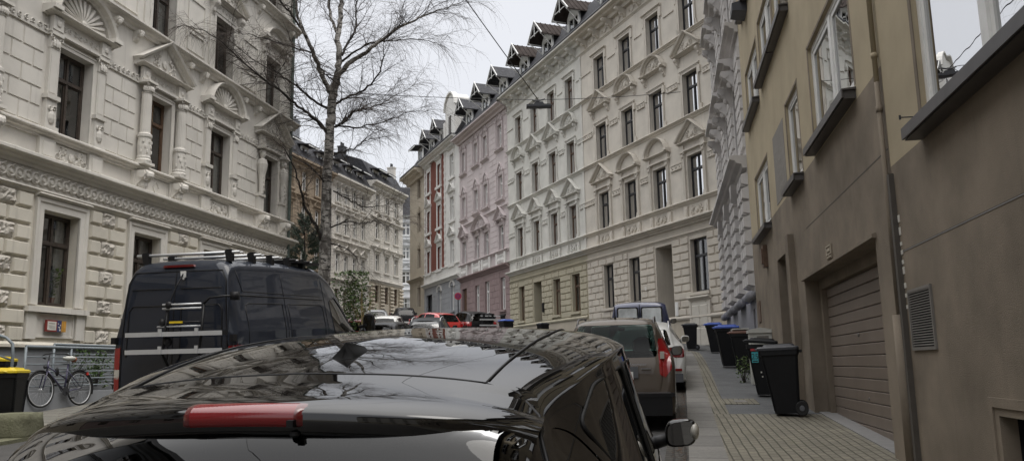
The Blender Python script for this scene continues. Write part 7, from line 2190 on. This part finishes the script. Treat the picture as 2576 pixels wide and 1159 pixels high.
ck = MB().lathe([(.095, -.045), (.095, -.04)], (BBx, BBz), 20, 'y').tube([(BBx, -.06, BBz), (BBx + .09, -.065, BBz - .14)], .009, 5).tube([(BBx, .06, BBz), (BBx - .09, .065, BBz + .14)], .009, 5)
ck.build('chainset', M['gutter'], bk)
MB().box(BBx + .06, BBx + .13, BBz - .155, BBz - .13, -.14, -.07).box(BBx - .13, BBx - .06, BBz + .13, BBz + .155, .07, .14).build('pedals', M['rubber'], bk)
MB().tube([(BBx, -.045, BBz + .09), (0, -.045, .38)], .004, 4).tube([(BBx, -.045, BBz - .09), (0, -.045, .32)], .004, 4).build('chain', M['gutter'], bk)
MB().blob(-.62, .0, .70, .05, .03, .09, 8, 6).build('lock_bag', M['plastic_black'], bk, smooth=True)
bk.location = (-9.12, 17.40, gz(17.4) + .0)
bk.rotation_euler = Euler((R_(-5), 0, R_(77.3)), 'XYZ')
# ------------------------------------------------------------------ suspended street lamp and wires
LP = (.93, 25.0, 8.16)
lamp = empty('street_lamp', LP, R_(0), 'flat grey street lamp hanging on wires over the road before the white house', 'street lamp')
MB().slab([(-.43, -.04), (-.43, .03), (-.36, .05), (.36, .05), (.43, .03), (.43, -.04)], -.16, .16).build('lamp_housing', M['steel_lamp'] if 'steel_lamp' in M else M['gutter'], lamp)
MB().box(-.38, .38, -.052, -.04, -.12, .12).build('diffuser', M['plastic_grey'], lamp)
MB().slab([(-.17, .05), (-.14, .17), (.14, .17), (.20, .05)], -.08, .08).tube([(-.22, 0, .28), (-.05, 0, .22), (.22, 0, .30)], .03, 6).tube([(0, 0, .17), (0, 0, .25)], .025, 6).tube([(-.3, 0, .05), (-.12, 0, .24)], .012, 5).build('hanger', M['gutter'], lamp)
def wire(label, a, b, sag, r=.011):
    n = 24; pts = []
    for k in range(n + 1):
        t = k / n; p = Vector(a).lerp(Vector(b), t); p.z -= sag * 4 * t * (1 - t); pts.append(p)
    o = MB().tube(pts, r, 5).build('overhead_wire', M['wire'], smooth=True); tag(o, label, 'wire', 'overhead wires'); return o
lamp.scale = (.92, .92, .8)
top = (.93, 25.0, 8.38)
wire('wire from the ornate house gable to the hanging lamp', (-8.3, 29.3, 10.5), top, .1)
wire('wire from the hanging lamp to the lilac house', top, (5.95, 27.2, 9.3), .05)
wire('long thick wire running down from the upper left to the hanging lamp', (-13.0, -10, 16.6), (.9, 25.0, 8.4), .25, .014)
# round no parking sign
sg_ = empty('road_sign', (-4.2, 62.0, gz(62)), R_(0), 'round red road sign on a thin pole before the pink house', 'road sign')
MB().tube([(0, 0, 0), (0, 0, 2.55)], .04, 8).build('pole', M['gutter'], sg_)
MB().lathe([(.27, -.05), (.27, -.03)], (0, 2.3), 24, 'y').build('sign_disc', M['sign_red'], sg_)
MB().lathe([(.19, -.062), (.19, -.052)], (0, 2.3), 24, 'y').build('sign_face', M['sign_blue'], sg_)
mb = MB(); mb.slab([(-.15, 2.12), (-.11, 2.12), (.15, 2.48), (.11, 2.48)], -.07, -.063).slab([(.15, 2.12), (.11, 2.12), (-.15, 2.48), (-.11, 2.48)], -.075, -.071); mb.build('sign_cross', M['sign_red'], sg_)
# antenna on the pink house roof, seen against the sky
an = MB().tube([(0, 0, 0), (0, 0, 2.6)], .03, 5).tube([(-.7, 0, 2.2), (.9, 0, 2.5)], .015, 4)
for k in range(8): an.tube([(-.6 + k * .2, -.25, 2.22 + k * .037), (-.6 + k * .2, .25, 2.22 + k * .037)], .012, 4)
an.tube([(-.5, 0, 1.6), (.5, 0, 1.6)], .012, 4)
o = an.build('antenna', M['wire'], WH.root); o.location = (11.0 + 7.4, -2.6, 21.4 - 1.0)
# ------------------------------------------------------------------ bare birch
LIMBS = {
'trunk':[(-6.99,30.0,3.34,0.23),(-6.96,30.0,4.23,0.22),(-6.95,30.0,5.43,0.2),(-6.95,30.0,7.11,0.18),(-6.89,30.0,8.34,0.17),(-6.87,30.0,9.44,0.165)],
'trunkT':[(-6.83,30.0,9.26,0.17),(-6.8,29.94,10.01,0.165),(-6.72,29.89,10.62,0.16),(-6.57,29.83,11.22,0.13),(-6.52,29.78,11.94,0.11),(-6.55,29.72,12.81,0.1),(-6.45,29.67,13.59,0.09),(-6.43,29.61,14.53,0.075),(-6.51,29.56,15.69,0.05),(-6.47,29.5,16.87,0.02)],
'L1':[(-6.87,29.9,10.47,0.1),(-7.14,29.5,11.11,0.085),(-7.36,29.1,11.79,0.075),(-7.56,28.7,12.35,0.065),(-7.74,28.3,12.84,0.05),(-7.72,27.9,13.42,0.04),(-7.73,27.5,14.23,0.02)],
'L2':[(-6.63,29.8,12.85,0.06),(-6.92,29.98,13.63,0.055),(-7.05,30.15,14.36,0.045),(-7.21,30.32,15.45,0.03),(-7.22,30.5,16.49,0.01)],
'R1':[(-6.59,29.8,11.05,0.1),(-6.07,29.32,11.39,0.09),(-5.44,28.85,11.55,0.075),(-4.79,28.38,11.8,0.06),(-4.14,27.9,12.04,0.05),(-3.61,27.43,12.12,0.04),(-2.81,26.95,12.23,0.028),(-1.95,26.48,12.29,0.016),(-1.39,26.0,12.34,0.008)],
'R2':[(-6.41,29.8,11.92,0.05),(-6.23,30.04,12.52,0.045),(-5.98,30.28,13.2,0.035),(-6.04,30.52,13.97,0.03),(-6.04,30.76,14.8,0.02),(-5.89,31.0,15.87,0.008)],
'R3':[(-6.4,29.8,11.68,0.045),(-5.66,29.44,12.05,0.035),(-5.0,29.08,12.15,0.03),(-4.21,28.72,12.03,0.02),(-3.35,28.36,11.92,0.014),(-2.45,28.0,11.52,0.007)],
'R4':[(-6.69,30.0,10.03,0.05),(-6.08,29.7,10.23,0.045),(-5.43,29.4,10.42,0.035),(-4.9,29.1,10.87,0.028),(-4.66,28.8,11.36,0.02),(-4.61,28.5,11.85,0.01)],
'R5':[(-6.67,30.0,9.12,0.05),(-6.32,30.17,9.5,0.04),(-5.95,30.33,9.86,0.032),(-5.73,30.5,9.98,0.026),(-5.15,30.67,10.17,0.02),(-4.56,30.83,10.58,0.012),(-3.76,31.0,11.11,0.006)],
'R6':[(-6.65,30.0,9.2,0.04),(-5.9,29.6,8.99,0.03),(-5.19,29.2,8.93,0.025),(-4.45,28.8,8.99,0.016),(-3.68,28.4,9.15,0.01),(-2.93,28.0,9.05,0.005)],
'B1':[(-6.99,30.0,8.95,0.06),(-7.17,28.98,9.15,0.05),(-7.58,27.95,9.32,0.045),(-7.95,26.93,9.56,0.04),(-8.27,25.9,9.66,0.032),(-8.63,24.88,9.9,0.024),(-8.94,23.85,10.1,0.018),(-9.15,22.83,10.05,0.012),(-9.23,21.8,9.68,0.006)],
'B2':[(-6.94,30.0,9.85,0.05),(-7.38,28.96,9.95,0.04),(-7.69,27.92,10.09,0.035),(-8.04,26.88,10.2,0.025),(-8.35,25.84,10.14,0.015),(-8.87,24.8,10.41,0.008)],
'B3':[(-7.42,29.2,11.8,0.035),(-7.66,28.05,11.52,0.03),(-7.99,26.9,11.26,0.02),(-8.53,25.75,11.07,0.014),(-8.9,24.6,10.63,0.007)],
'B4':[(-7.69,29.2,12.56,0.04),(-7.92,28.52,12.84,0.035),(-8.22,27.85,13.2,0.028),(-8.41,27.18,13.48,0.02),(-8.68,26.5,13.93,0.01)],
'B5':[(-7.46,28.8,12.03,0.02),(-7.16,28.93,11.31,0.03),(-6.89,29.07,10.94,0.03),(-6.58,29.2,10.68,0.03)],
'C1':[(-7.08,30.0,4.67,0.075),(-7.17,29.57,5.18,0.06),(-7.5,29.13,5.83,0.05),(-7.54,28.7,6.31,0.04),(-7.65,28.27,6.92,0.03),(-7.89,27.83,7.58,0.02),(-8.25,27.4,7.96,0.01)],
'C2':[(-6.98,30.0,6.87,0.03),(-7.22,29.3,7.23,0.025),(-7.26,28.6,7.27,0.02),(-7.7,27.9,7.46,0.012),(-8.31,27.2,7.63,0.006)],
'C3':[(-6.98,30.0,8.9,0.06),(-7.1,29.25,9.05,0.05),(-7.42,28.5,9.27,0.04)],
'D1':[(-6.68,30.0,8.06,0.035),(-6.16,29.62,8.1,0.03),(-5.66,29.25,8.14,0.022),(-5.24,28.88,8.28,0.015),(-4.54,28.5,8.27,0.008)],
'D2':[(-6.69,30.0,6.64,0.03),(-6.16,29.75,6.32,0.025),(-5.68,29.5,6.01,0.02),(-5.21,29.25,5.84,0.015),(-4.46,29.0,5.88,0.008)],
'D3':[(-6.77,30.0,5.25,0.03),(-6.18,29.9,5.44,0.025),(-5.58,29.8,5.34,0.02),(-5.0,29.7,5.38,0.014),(-4.55,29.6,5.21,0.01),(-3.97,29.5,5.47,0.005)],
'D4':[(-6.83,30.0,4.67,0.03),(-6.25,29.62,4.46,0.022),(-5.75,29.25,4.11,0.016),(-5.53,28.88,3.64,0.01),(-5.59,28.5,3.19,0.005)],
'D5':[(-6.73,30.0,9.12,0.035),(-6.24,29.57,9.17,0.03),(-5.87,29.13,9.44,0.02),(-5.43,28.7,9.44,0.012)],
}
bt = empty('birch_tree', (-6.9, 30, gz(30)), 0, 'tall bare white barked birch with drooping twigs beyond the dark van', 'tree')
BO = Vector((-6.9, 30, gz(30)))
trunk, limbs, twigs = MB(), MB(), MB()
rt = random.Random(21)
def smooth_pts(P, k=4):
    out = []
    for i in range(len(P) - 1):
        a, b, c, d = P[max(i - 1, 0)], P[i], P[i + 1], P[min(i + 2, len(P) - 1)]
        for j in range(k):
            t = j / k
            out.append(tuple(.5 * (2 * b[q] + (c[q] - a[q]) * t + (2 * a[q] - 5 * b[q] + 4 * c[q] - d[q]) * t * t + (-a[q] + 3 * b[q] - 3 * c[q] + d[q]) * t ** 3) for q in range(4)))
    out.append(P[-1]); return out
def twig(p, d, L, r=.004):
    """thin drooping twig"""
    pts = [p]; n = max(3, int(L / .16)); d = d.normalized(); q = p.copy()
    for k in range(n):
        d = (d + Vector((rt.gauss(0, .10), rt.gauss(0, .10), -.17 - .06 * k / n + rt.gauss(0, .05)))).normalized()
        q = q + d * (L / n); pts.append(q.copy())
    twigs.tube(pts, [r * (1 - .75 * k / n) for k in range(n + 1)], 3, cap=False)
    return pts
def branchlet(p, d, L, r, depth):
    n = max(4, int(L / .18)); pts = [p.copy()]; q = p.copy(); d = d.normalized()
    for k in range(n):
        d = (d + Vector((rt.gauss(0, .13), rt.gauss(0, .13), rt.gauss(.02, .10) - .06 * k / n))).normalized()
        q = q + d * (L / n); pts.append(q.copy())
        if depth > 0 and k > 0 and rt.random() < .42:
            s = Vector((rt.gauss(0, 1), rt.gauss(0, 1), rt.gauss(.1, .6)))
            branchlet(q.copy(), d * .8 + s * .6, L * rt.uniform(.35, .6), r * .55, depth - 1)
        for _ in range(1 + (rt.random() < .2)):
            s = Vector((rt.gauss(0, 1), rt.gauss(0, 1), rt.gauss(0, .5)))
            twig(q.copy(), d * .6 + s * .6, rt.uniform(.35, 1.25), .0036)
    (limbs if r > .009 else twigs).tube(pts, [max(.004, r * (1 - .7 * k / n)) for k in range(n + 1)], 4 if r > .009 else 3, cap=False)
for name, P in LIMBS.items():
    Q = smooth_pts([tuple(map(float, p)) for p in P], 5)
    pts = [Vector(q[:3]) - BO for q in Q]
    if name == 'trunk': pts[0].z = 0; pts.insert(0, Vector((pts[0].x, 0, -.3))); Q.insert(0, (0, 0, 0, .3))
    rr_l = [max(.004, q[3]) for q in Q]
    if name not in ('trunk',):      # gentle crookedness
        for i in range(2, len(pts)): pts[i] += Vector((rt.gauss(0, .018), rt.gauss(0, .03), rt.gauss(0, .018)))
    (trunk if name in ('trunk', 'trunkT', 'L1', 'L2', 'R1') else limbs).tube(pts, rr_l, 14 if rr_l[0] > .12 else 8)
    if name == 'trunk': continue
    n = len(pts)
    for i in range(1, n):
        r0 = rr_l[i]
        if name == 'trunkT' and (i % 2 or i < 8): continue
        d = (pts[i] - pts[i - 1]).normalized()
        k = 1 if r0 > .05 else 2
        if name in ('L1', 'R1', 'trunkT') and r0 > .06 and rt.random() < .55: continue
        for _ in range(k):
            if rt.random() < (.34 if name[0] in 'CD' else .46):
                s = Vector((rt.gauss(0, .9), rt.gauss(0, .9), rt.gauss(.25, .5)))
                branchlet(pts[i].copy(), d * .9 + s * .7, rt.uniform(.6, 1.7) * (1.0 if r0 < .05 else 1.15), min(.016, max(.007, r0 * .5)), 1)
        for _ in range(2):
            s = Vector((rt.gauss(0, 1), rt.gauss(0, 1), rt.gauss(0, .6))); twig(pts[i].copy(), s + d, rt.uniform(.3, 1.0))
    for _ in range(7): twig(pts[-1].copy(), d + Vector((rt.gauss(0, .5), rt.gauss(0, .5), rt.gauss(0, .3))), rt.uniform(.8, 2.0), .0045)
    if name[0] in 'RLT' or name in ('B1', 'B2', 'D1'):      # long weeping twigs towards the branch ends
        for i in range(n // 3, n):
            for _ in range(2 if rr_l[i] < .035 else (rt.random() < .5)):
                a = pts[i] + Vector((rt.gauss(0, .12), rt.gauss(0, .12), 0)); twig(a, d + Vector((rt.gauss(0, .45), rt.gauss(0, .45), rt.gauss(.1, .3))), rt.uniform(1.0, 2.3), .0045)
trunk.build('trunk', M['birch_bark'], bt, smooth=True)
limbs.build('limbs', M['bark_dark'], bt, smooth=True)
twigs.build('twigs', M['twig'], bt, smooth=True)
bpy.context.view_layer.update()
